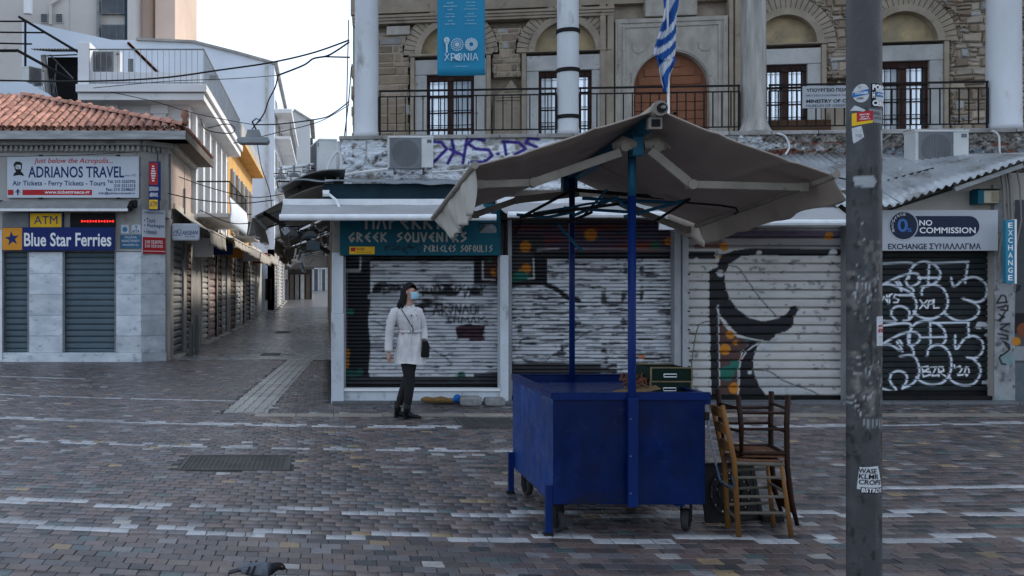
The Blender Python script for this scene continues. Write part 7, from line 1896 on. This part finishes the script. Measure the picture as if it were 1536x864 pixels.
c = P(385, 212, 18)
MB().prism([(c.x - .33, c.z + .06), (c.x + .21, c.z + .06), (c.x + .24, c.z), (c.x + .2, c.z - .05), (c.x - .3, c.z - .05), (c.x - .36, c.z)], 17.85, 18.15).build('housing', mat('lamp_grey', (.25, .27, .29), (.18, .2, .21), rough=.5), t, bev=.015)
MB().prism([(c.x - .2, c.z + .061), (c.x + .1, c.z + .061), (c.x + .05, c.z + .2), (c.x - .16, c.z + .2)], 17.9, 18.1).build('gear_box', M_grey, t, bev=.01)
q = MB(); q.tube([P(385, 196, 18), P(381, 188, 18), P(378, 182, 18)], .015, 6); q.tube([P(375, 198, 18), P(384, 186, 18), P(392, 180, 18), P(384, 178, 18), P(379, 182, 18)], .012, 6); q.build('hanger', M_black, t)
wires = [([(524, 60), (470, 79), (405, 94), (330, 105), (240, 117), (120, 122), (-30, 120)], 20, .018, 'thick black cable from the stone building across to the far left'),
         ([(524, 63), (505, 76), (490, 84), (470, 88), (455, 98), (417, 113)], 19, .018, 'knotted black cable ending above the hanging lamp'),
         ([(417, 112), (413, 130), (403, 150), (396, 170), (386, 184)], 18.5, .014, 'cable dropping to the hanging street lamp'),
         ([(417, 113), (350, 118), (250, 122), (140, 132)], 19, .007, 'thin wire from the lamp cable towards the white building'),
         ([(525, 86), (488, 85)], 19.5, .016, 'short beaded cable against the sky'),
         ([(524, 152), (500, 170), (480, 178), (420, 186), (380, 187)], 18.5, .012, 'beaded wire crossing above the air conditioner'),
         ([(524, 157), (480, 182), (420, 198), (350, 215)], 18.7, .008, 'lower thin wire crossing the street'),
         ([(166, 138), (230, 152), (300, 172), (380, 187)], 21, .008, 'sagging wire in front of the white building'),
         ([(523, 30), (521, 110), (519, 206)], 17.3, .01, 'thin cable running down beside the left column'),
         ([(527, 100), (523, 150), (516, 208)], 17.3, .01, 'second thin cable running down beside the left column'),
         ([(386, 216), (392, 250), (405, 290), (408, 330)], 18, .008, 'wire hanging below the street lamp'),
         ([(268, 265), (320, 283), (380, 296), (430, 290)], 22, .01, 'black wire at awning height, upper one'),
         ([(252, 290), (300, 300), (360, 305), (410, 300)], 21.8, .012, 'black wire at awning height, middle one'),
         ([(300, 315), (350, 335), (400, 330), (440, 318)], 21, .01, 'black wire at awning height, lower one'),
         ([(300, 178), (310, 195), (345, 200), (352, 192), (340, 186), (312, 192)], 24, .012, 'looped cable under the white roof slab'),
         ([(0, 235), (60, 234), (130, 232), (200, 228)], 22.4, .007, 'thin wire along the cornice of the tiled building')]
for pts, yy, r_, lb in wires:
    pts = spline(pts); MB().tube([P(a, b, yy) for a, b in pts], r_, 5).build('overhead_wire', M_cable, label=lb, cat='wire', group='wires over the street')
whites = [([(500, 268), (520, 262), (560, 256), (582, 254)], 15.9, .025, 'white drain hose left of the scrawl', ), ([(487, 268), (496, 240), (508, 228), (512, 250), (505, 270)], 15.6, .025, 'white hose looping behind the corner air conditioner'),
          ([(1166, 200), (1178, 205), (1184, 220), (1178, 232)], 16.2, .016, 'white cable looping over the terrace edge beside the rough column'), ([(1488, 196), (1498, 204), (1500, 230), (1508, 236)], 15.9, .016, 'white cable near the right column'),
          ([(648, 258), (690, 256), (720, 250), (760, 248)], 15.9, .014, 'white cable from the air conditioner behind the canopy')]
for pts, yy, r_, lb in whites: MB().tube([P(a, b, yy) for a, b in spline(pts)], r_, 6).build('white_cable', M_cwhite, label=lb, cat='cable', group='white cables and hoses')
# right side of the street: low shops with awnings
RS = empty('street_shops_right', (3, 35, 0), 'low dark shops on the right of the narrow street, mostly hidden behind the corner', 'building')
MB().box(.14, 6, 18.3, 62, 0, 3.9).build('wall', M_beige, RS)
for i, (a, b, zf, xf, m_, lb) in enumerate(((20, 25.5, 3.05, -.95, M_ab, 'brown awning just behind the shop corner'), (27, 33, 3.0, -1.35, M_aw, 'grey striped awning in the middle of the street, right side'), (35, 43, 3.0, -1.6, M_ab, 'dark awning further up the street, right side'), (46, 56, 3.3, -1.9, M_aw, 'farthest awning on the right of the street'))):
    awning(lb, (.12, a, 3.6), (.12, b, 3.6), (xf, b, zf), (xf, a, zf), .35, m_, 'awnings up the right of the street', wavy=.05, seed=20 + i, bar=.03, mbar=M_grey, name='street_awning')
t = empty('hanging_goods_rack', (-.6, 19, 2.5), 'dark rack with rolled sheets and cables under the awnings at the corner', 'rack')
rr_ = random.Random(8)
for k in range(22):
    a = P(rr_.uniform(440, 492), rr_.uniform(335, 398), rr_.uniform(16.5, 21)); b = a + Vector((rr_.uniform(-.25, .2), rr_.uniform(-.2, .5), rr_.uniform(-.22, .12)))
    MB().tube([a, (a + b) / 2 + Vector((0, 0, -.05)), b], rr_.uniform(.008, .03), 6).build('hanging_rod', (M_grey, M_grey, M_ab)[k % 3], t)
MB().box(PX(455, 17.5), PX(492, 17.5), 17.4, 17.9, PZ(401, 17.5), PZ(384, 17.5)).build('box', M_ab, t, bev=.02)
for k in range(4): MB().bar(P(446, 384 + k * 3.2, 19), P(486, 376 + k * 3.2, 18), .05, .03).build('slat', M_aw, t)
for k in range(2): MB().box(PX(284 + k * 5, 24.6), PX(288.5 + k * 5, 24.6), 24.5 + k * .4, 24.75 + k * .4, 0, (.78, 1.0)[k]).build('utility_box', mat('utility_grey', (.12, .135, .14), rough=.6), label=('low grey utility box at the foot of the street piers', 'taller grey utility box beside the low one')[k], cat='utility box', group='utility boxes')

# things lying at the foot of shutter one
def block(u0, u1, v0, v1, label, Y=14.2):
    m = MB(); x0, x1, z1 = PX(u0, Y), PX(u1, Y), PZ(v0, Y)
    def bl(a, b):
        th = 2 * math.pi * a; ph = -math.pi / 2 + math.pi * b
        sg = lambda w_, e_: math.copysign(abs(w_) ** e_, w_)
        return ((x0 + x1) / 2 + (x1 - x0) / 2 * sg(math.cos(th), .35) * sg(math.cos(ph), .35), Y + .1 * sg(math.sin(th), .35) * sg(math.cos(ph), .35), z1 / 2 + z1 / 2 * sg(math.sin(ph), .4) + .004 * math.sin(th * 7 + ph * 5))
    m.grid(bl, 40, 20)
    tag(m.build('concrete_block', mat('concrete_lump', (.26, .26, .26), (.17, .17, .17), rough=.9, scale=12, bump=.7, bscale=50), smooth=True), label, 'block', 'concrete blocks before the first shutter')
block(690, 722, 594, 607, 'rounded concrete block under the shutter, nearer the blue bag'); block(726, 757, 596, 608, 'rounded concrete block at the foot of the white pilaster')
M_bag = mat('cloth_ochre', (.20, .12, .045), (.12, .075, .03), rough=.9, scale=12, bump=.5)
q = MB(); q.tube([P(630, 600, 14.3), P(640, 598, 14.3), P(650, 602, 14.3), P(662, 598, 14.3), P(672, 602, 14.3), P(683, 600, 14.3)], [.02, .055, .035, .06, .035, .045], 10)
tag(q.build('cloth_roll', M_bag, smooth=True, sub=1), 'ochre cloth roll lying along the sill of the first shutter', 'cloth roll')
q = MB(); q.sphere(P(686, 598, 14.32), .06, 10, 8, (1, .8, 1.1)); q.sphere(P(681, 600, 14.3), .04, 8, 6, (1.2, 1, .8))
tag(q.build('plastic_bag', mat('bag_blue', (.01, .12, .4), rough=.35, bump=.6, bscale=30), smooth=True), 'crumpled bright blue plastic bag beside the concrete blocks', 'plastic bag')
# ================================================================== woman
WX, WY = 1.046, 12.78
PE = empty('person', (WX, WY, 0), 'woman with black hair, pale belted coat and blue mask walking past the shutters', 'person')
M_skin = mat('skin', (.42, .25, .19), (.37, .21, .16), rough=.55, scale=20)
M_leg = mat('black_trousers', (.012, .012, .014), (.018, .018, .02), rough=.75)
M_coat = mat('coat_pale', (.52, .51, .51), (.42, .415, .42), rough=.8, scale=6, bump=.25, bscale=22)
M_hair = mat('hair_black', (.008, .007, .008), (.014, .012, .012), rough=.5, spec=.08, scale=30, stretch=(3, 3, .3), bump=.3)
M_mask = mat('mask_blue', (.30, .50, .60), (.24, .42, .5), rough=.8)
M_boot = mat('boot_black', (.009, .009, .01), rough=.28)
def skinned(name, verts, edges, radii, m, root=0, sub=2):
    me = bpy.data.meshes.new(name); me.from_pydata([tuple(v_) for v_ in verts], edges, [])
    o = bpy.data.objects.new(name, me); COL.objects.link(o)
    o.modifiers.new('k', 'SKIN')
    sv = me.skin_vertices[0].data
    for i, r_ in enumerate(radii): sv[i].radius = (r_, r_) if not isinstance(r_, tuple) else r_; sv[i].use_root = (i == root)
    s_ = o.modifiers.new('s', 'SUBSURF'); s_.levels = sub; s_.render_levels = sub
    dg = bpy.context.evaluated_depsgraph_get(); nm = bpy.data.meshes.new_from_object(o.evaluated_get(dg))
    nm.polygons.foreach_set('use_smooth', [True] * len(nm.polygons)); nm.materials.clear(); nm.materials.append(m)
    bpy.data.objects.remove(o); o2 = bpy.data.objects.new(name, nm); COL.objects.link(o2); o2.parent = PE; WL[o2.name] = Vector((WX, WY, 0))
    return o2
V_, E_l, Rd = [], [], []
def nv(p_, r_, par=None):
    V_.append(p_); Rd.append(r_)
    if par is not None: E_l.append((par, len(V_) - 1))
    return len(V_) - 1
pel = nv((.03, .0, .90), (.11, .085)); sp = nv((.03, 0, 1.08), (.115, .09), pel); ch = nv((.02, .0, 1.28), (.135, .10), sp); nk = nv((.015, -.0, 1.44), .055, ch); nk2 = nv((.03, -.01, 1.50), .048, nk)
hd1 = nv((.045, -.012, 1.565), .075, nk2); hd2 = nv((.045, -.005, 1.63), .088, hd1); hd3 = nv((.035, .0, 1.685), .062, hd2)
# legs: near (left of body, weight bearing) and trailing one
for (hx, hy, kx, ky, ax_, ay_, tx_, ty_, kz) in ((-.02, -.045, .04, -.055, .0, -.04, .115, -.075, .49), (.05, .05, .015, .05, -.11, .09, -.01, .07, .50)):
    h_ = nv((hx, hy, .84), .068, pel); k_ = nv((kx, ky, kz), .056, h_); c_ = nv(((kx * .6 + ax_ * .4) - .015, (ky + ay_) / 2, .33), .052, k_); a_ = nv((ax_, ay_, .11), .036, c_); f_ = nv((ax_ + .03, ay_ - .01, .05), .034, a_); nv((tx_, ty_, .035), .03, f_)
def armv(sh_, el, wr, hand_dir, side):
    s_ = nv(sh_, .052, ch); e_ = nv(el, .040, s_); w_ = nv(wr, .026, e_)
    d = Vector(hand_dir).normalized(); W_ = Vector(wr); pm = nv(tuple(W_ + d * .055), (.030, .016), w_)
    ac = Vector((.6, -.8, 0)).normalized() if side else Vector((.8, .6, 0)).normalized()
    for k, ln in enumerate((.062, .072, .068, .052)):
        b0 = W_ + d * .085 + ac * (.026 - .0175 * k); f1 = nv(tuple(b0), .0085, pm); f2 = nv(tuple(b0 + d * ln * .55 + Vector((.006, 0, 0))), .0078, f1); nv(tuple(b0 + d * ln * .9 + Vector((.02, 0, .004))), .0066, f2)
    t1 = nv(tuple(W_ + d * .03 + ac * .032), .010, pm); nv(tuple(W_ + d * .07 + ac * .045), .008, t1)
armv((-.155, -.02, 1.38), (-.225, -.03, 1.10), (-.235, -.06, .86), (.02, -.05, -1), 0)
armv((.155, .04, 1.39), (.215, .05, 1.16), (.215, -.04, 1.00), (.2, -.2, -1), 1)
skinned('body', V_, E_l, Rd, M_skin)
def ell(cx_, cy_, z, rx, ry, n=28, rot=0, wob=0, ph=0):
    return [(WX + cx_ + rx * math.cos(a) * (1 + wob * math.sin(5 * a + ph)), WY + cy_ + ry * math.sin(a) * (1 + wob * math.sin(5 * a + ph)), z + (.01 * math.sin(3 * a + ph) if wob > .02 else 0)) for a in [2 * math.pi * k / n for k in range(n)]]
prof_c = [(.035, -.02, .715, .200, .165), (.035, 0, .80, .195, .165), (.035, 0, .90, .180, .155), (.035, 0, 1.0, .163, .14), (.04, 0, 1.09, .142, .122), (.04, 0, 1.125, .136, .116), (.035, 0, 1.17, .146, .124), (.02, 0, 1.26, .165, .132), (.01, 0, 1.34, .170, .125), (.005, 0, 1.395, .160, .10), (.008, 0, 1.43, .115, .08), (.012, 0, 1.455, .07, .062)]
rings = []
for i in range(len(prof_c) - 1):
    for j in range(5):
        f = j / 5; c5 = [prof_c[i][k] * (1 - f) + prof_c[i + 1][k] * f for k in range(5)]; z_ = c5[2]
        am = .5 if z_ > 1.30 else 1.0; near = math.exp(-((z_ - 1.12) / .10) ** 2)
        rg_ = []
        for k in range(72):
            an = 2 * math.pi * k / 72
            w_ = am * (.0055 * math.sin(6 * an + 11 * z_) + .0045 * math.sin(9 * an - 17 * z_ + 1) + .004 * math.sin(4 * an + 26 * z_ + 2 * math.sin(an * 3))) + near * .005 * math.sin(23 * an) + (.008 * math.sin(5 * an + 2) * max(0, 1.0 - z_) * 3 if z_ < 1 else 0)
            rg_.append((WX + c5[0] + (c5[3] + w_) * math.cos(an), WY + c5[1] + (c5[4] + w_) * math.sin(an), z_ + (.008 * math.sin(3 * an + 1) if i == 0 and j == 0 else 0)))
        rings.append(rg_)
coat = MB().loft(rings, False)
def sleeve(pts, rs):
    pts = [Vector(p_) + Vector((WX, WY, 0)) for p_ in pts]
    pp, rr2 = [], []
    for i in range(len(pts) - 1):
        for j in range(4): f = j / 4; pp.append(pts[i].lerp(pts[i + 1], f)); rr2.append(rs[i] * (1 - f) + rs[i + 1] * f + .0045 * math.sin(i * 7 + j * 3.1))
    pp.append(pts[-1]); rr2.append(rs[-1]); coat.tube(pp, rr2, 16)
sleeve([(-.09, 0, 1.375), (-.15, -.01, 1.365), (-.205, -.025, 1.24), (-.225, -.03, 1.10), (-.235, -.045, .97), (-.237, -.06, .865)], [.06, .068, .06, .055, .052, .050])
sleeve([(.10, .02, 1.38), (.145, .03, 1.37), (.19, .045, 1.27), (.215, .05, 1.16), (.22, .01, 1.08), (.217, -.035, 1.01)], [.06, .066, .058, .054, .052, .048])
coat.build('coat', M_coat, PE, smooth=True)
q = MB(); q.loft([ell(.04, 0, 1.105, .146, .126), ell(.04, 0, 1.14, .148, .128)], False); q.build('belt', M_coat, PE, solid=.006, smooth=True)
MB().box(WX + .03, WX + .075, WY - .14, WY - .128, 1.10, 1.145).build('buckle', M_grey, PE, bev=.003)
for z, dx in ((1.33, .115), (1.27, .125), (1.19, .12), (1.33, .05), (1.2, .055)): MB().sphere((WX + dx, WY - .118 + (.02 if dx > .1 else -.012), z), .010, 8, 5, (1, .5, 1)).build('button', M_pblack, PE)
for s_ in (-1, 1):
    q = MB(); q.add([(WX + .03 + s_ * .012, WY - .105, 1.37), (WX + .02 + s_ * .085, WY - .08, 1.405), (WX + .015 + s_ * .072, WY - .03, 1.475), (WX + .02 + s_ * .03, WY - .075, 1.455)], [(0, 1, 2, 3)]); q.build('collar', M_coat, PE, solid=.008)
MB().tube([(WX + .035, WY - .135, 1.37), (WX + .045, WY - .145, 1.12), (WX + .05, WY - .178, .73)], .004, 5).build('coat_edge', M_coat, PE)
tr = MB()
for pts, rs in (((( -.01, -.05, .80), (.02, -.065, .62), (.04, -.06, .49), (.02, -.05, .33), (.0, -.04, .12)), (.098, .084, .066, .062, .046)), (((.06, .06, .80), (.045, .06, .62), (.015, .05, .50), (-.05, .07, .33), (-.11, .09, .12)), (.096, .08, .064, .060, .045))):
    tr.tube([Vector(p_) + Vector((WX, WY, 0)) for p_ in pts], list(rs), 16)
tr.build('trousers', M_leg, PE, smooth=True, sub=1)
for (bx_, by_, tx_, ty_) in ((.0, -.04, .135, -.08), (-.11, .09, .0, .06)):
    q = MB(); d = Vector((tx_ - bx_, ty_ - by_, 0)); L_ = d.length + .05; d.normalize(); n_ = Vector((-d.y, d.x, 0)); rings = []
    for f, w_, h_ in ((-.045, .022, .045), (-.02, .034, .10), (.02, .036, .10), (.06, .040, .072), (.10, .044, .055), (.14, .040, .045), (.175, .024, .035), (.19, .006, .02)):
        c = Vector((WX + bx_, WY + by_, 0)) + d * f
        rings.append([tuple(c + n_ * w_ * math.cos(a) + Vector((0, 0, max(.0, .012 + h_ * .5 + h_ * .5 * math.sin(a))))) for a in [2 * math.pi * k / 12 for k in range(12)]])
    q.loft(rings); q.tube([Vector((WX + bx_, WY + by_, .05)), Vector((WX + bx_, WY + by_, .13)), Vector((WX + bx_ + .003, WY + by_, .21))], [.042, .045, .05], 14)
    c = Vector((WX + bx_, WY + by_, 0)) - d * .02; q.box(c.x - .028, c.x + .028, c.y - .026, c.y + .026, 0, .035)
    q.build('boot', M_boot, PE, smooth=True)
# head: hair, mask, eyes
hx, hy, hz = WX + .045, WY - .005, 1.625
q = MB()
def hairf(a, b):
    th = 2 * math.pi * a; ph = math.pi * (.5 - b * .95)
    fr = max(0, math.cos(th + .95))                         # opening towards the face (right and towards the viewer)
    cut = 1.0 if fr < .1 else 1.0 - (fr - .1) * .72
    ph = math.pi / 2 - (math.pi * .66 * b) * cut
    r_ = .100 + .004 * math.sin(th * 9 + b * 5)
    return (hx - .012 + r_ * math.cos(ph) * math.cos(th) * .98, hy + .008 + r_ * math.cos(ph) * math.sin(th), hz + .018 + r_ * 1.05 * math.sin(ph))
q.grid(hairf, 40, 16)
for k in range(12):
    a0 = R(140 + k * 9); x_ = hx - .02 + .085 * math.cos(a0); y_ = hy + .01 + .085 * math.sin(a0)
    q.tube([(x_, y_, hz + .02), (x_ - .01, y_ + .005, hz - .08), (x_ - .045 - .012 * math.sin(k), y_ + .0, hz - .16), (x_ - .06 + .018 * math.sin(k * 2), y_ - .0, hz - .24 - .03 * math.sin(k * 3))], [.02, .02, .016, .003], 8)
q.build('hair', M_hair, PE, smooth=True)
fd = Vector((.80, -.60, 0)).normalized(); fs_ = Vector((.6, .8, 0)).normalized(); hc = Vector((hx, hy, hz))
q = MB()
def mk(a, b):
    th = (a - .5) * 1.9; r_ = .094 + .016 * math.cos(th * 1.5) * math.cos((b - .45) * 2.4)
    return hc + (fd * math.cos(th) + fs_ * math.sin(th)) * r_ + Vector((0, 0, -.006 - .092 * b + .012 * math.cos(th)))
q.grid(mk, 20, 10); q.build('face_mask', M_mask, PE, smooth=True, solid=.002)
for s_ in (-1, 1):
    c = hc + fd * .083 + fs_ * s_ * .033 + Vector((0, 0, .022)); MB().sphere(c, .012, 8, 6, (1, 1, .55)).build('eye', M_pblack, PE)
    MB().tube([hc + fd * .09 + fs_ * s_ * .015 + Vector((0, 0, .044)), hc + fd * .084 + fs_ * s_ * .05 + Vector((0, 0, .042))], .0045, 5).build('eyebrow', M_hair, PE)
    e = hc + fs_ * s_ * .088 + fd * .005; MB().sphere(e, .026, 8, 6, (.6, .6, 1)).build('ear', M_skin, PE)
    MB().tube([e, hc + fd * .06 + fs_ * s_ * .085 + Vector((0, 0, -.02))], .0015, 4).build('ear_loop', M_mask, PE)
MB().sphere(hc + fd * .098 + Vector((0, 0, .004)), .014, 8, 6, (1, 1, 1.5)).build('nose', M_skin, PE)
bag = empty('handbag', (WX + .235, WY - .06, .80), 'small black handbag with a long strap carried by the walking woman', 'handbag')
MB().prism([(WX + .17, .80), (WX + .275, .79), (WX + .285, .93), (WX + .26, 1.01), (WX + .19, 1.0)], WY - .11, WY - .05, 'y').build('pouch', M_boot, bag, bev=.012)
MB().tube([(WX + .2, WY - .09, .99), (WX + .21, WY - .06, 1.04), (WX + .25, WY - .08, .99)], .006, 6).build('handle', M_boot, bag)
MB().tube([(WX - .085, WY - .09, 1.425), (WX - .03, WY - .14, 1.33), (WX + .06, WY - .15, 1.18), (WX + .075, WY - .148, 1.14)], .005, 6).build('strap', M_boot, bag)

# ================================================================== pigeon
pg = empty('pigeon', (PX(388, 5.62), 5.62, 0), 'dark grey pigeon with black wing bars at the bottom edge of the picture', 'pigeon')
M_pg = mat('pigeon_grey', (.13, .145, .165), (.09, .10, .12), rough=.7, scale=25, bump=.3, bscale=90)
M_pd = mat('pigeon_dark', (.016, .016, .02), (.028, .026, .03), rough=.5, scale=20, bump=.2)
px_ = PX(388, 5.62)
def ring(cx_, cz_, ry, rz_, n=16): return [(px_ + cx_, 5.62 + ry * math.cos(2 * math.pi * k / n), cz_ + rz_ * math.sin(2 * math.pi * k / n)) for k in range(n)]
b = MB(); prof = [(-.115, .095, .012, .008), (-.09, .093, .03, .020), (-.05, .092, .045, .036), (0, .088, .052, .044), (.04, .088, .05, .043), (.075, .094, .036, .034), (.097, .105, .024, .026), (.112, .110, .022, .022), (.130, .108, .021, .021), (.146, .102, .013, .014), (.152, .099, .004, .005)]
cl_ = []
b.loft([ring(*p_) for p_ in prof]); cl_ = []
for p_ in prof: cl_ += [(.10, .115, .135) if p_[0] < .06 else (.014, .014, .018)] * 16
b.build('body', mat('pigeon_plumage', (1, 1, 1), (.75, .75, .75), rough=.6, scale=40, attr=True, bump=.3, bscale=120), pg, cols=cl_, smooth=True)
MB().tube([(px_ + .150, 5.615, .099), (px_ + .168, 5.612, .086)], [.005, .0015], 6).build('beak', M_pd, pg)
for s_ in (-1, 1):
    def wf_(a, b_): return (px_ + .055 - .15 * a, 5.62 + s_ * (.050 - .012 * a + .004 * math.sin(b_ * 3)), .118 - .055 * b_ * (1 - .55 * a) - .012 * a)
    MB().grid(wf_, 10, 6).build('wing', M_pg, pg, smooth=True, solid=.010)
    for k in range(2): MB().bar((px_ - .015 - .03 * k, 5.62 + s_ * .054, .126 - .004 * k), (px_ - .035 - .03 * k, 5.62 + s_ * .052, .075), .008, .012).build('wing_bar', M_pd, pg)
    MB().sphere((px_ + .132, 5.62 + s_ * .019, .113), .0035, 8, 6).build('eye', mat('eye_orange', (.5, .15, .03), rough=.3), pg)
    lg = MB(); lg.tube([(px_ + .01, 5.62 + s_ * .02, .055), (px_ + .016, 5.62 + s_ * .022, .008)], .004, 6)
    for an in (-.5, 0, .5, 3.1): lg.tube([(px_ + .016, 5.62 + s_ * .022, .006), (px_ + .016 + .025 * math.cos(an), 5.62 + s_ * .022 + .025 * math.sin(an), .003)], .0028, 5)
    lg.build('leg', mat('pigeon_leg', (.3, .08, .07), rough=.6), pg)
MB().add([(px_ - .08, 5.60, .10), (px_ - .08, 5.64, .10), (px_ - .17, 5.655, .078), (px_ - .17, 5.585, .078), (px_ - .08, 5.60, .088), (px_ - .08, 5.64, .088), (px_ - .17, 5.655, .072), (px_ - .17, 5.585, .072)], [(0, 1, 2, 3), (7, 6, 5, 4), (0, 4, 5, 1), (1, 5, 6, 2), (2, 6, 7, 3), (3, 7, 4, 0)]).build('tail', M_pd, pg)
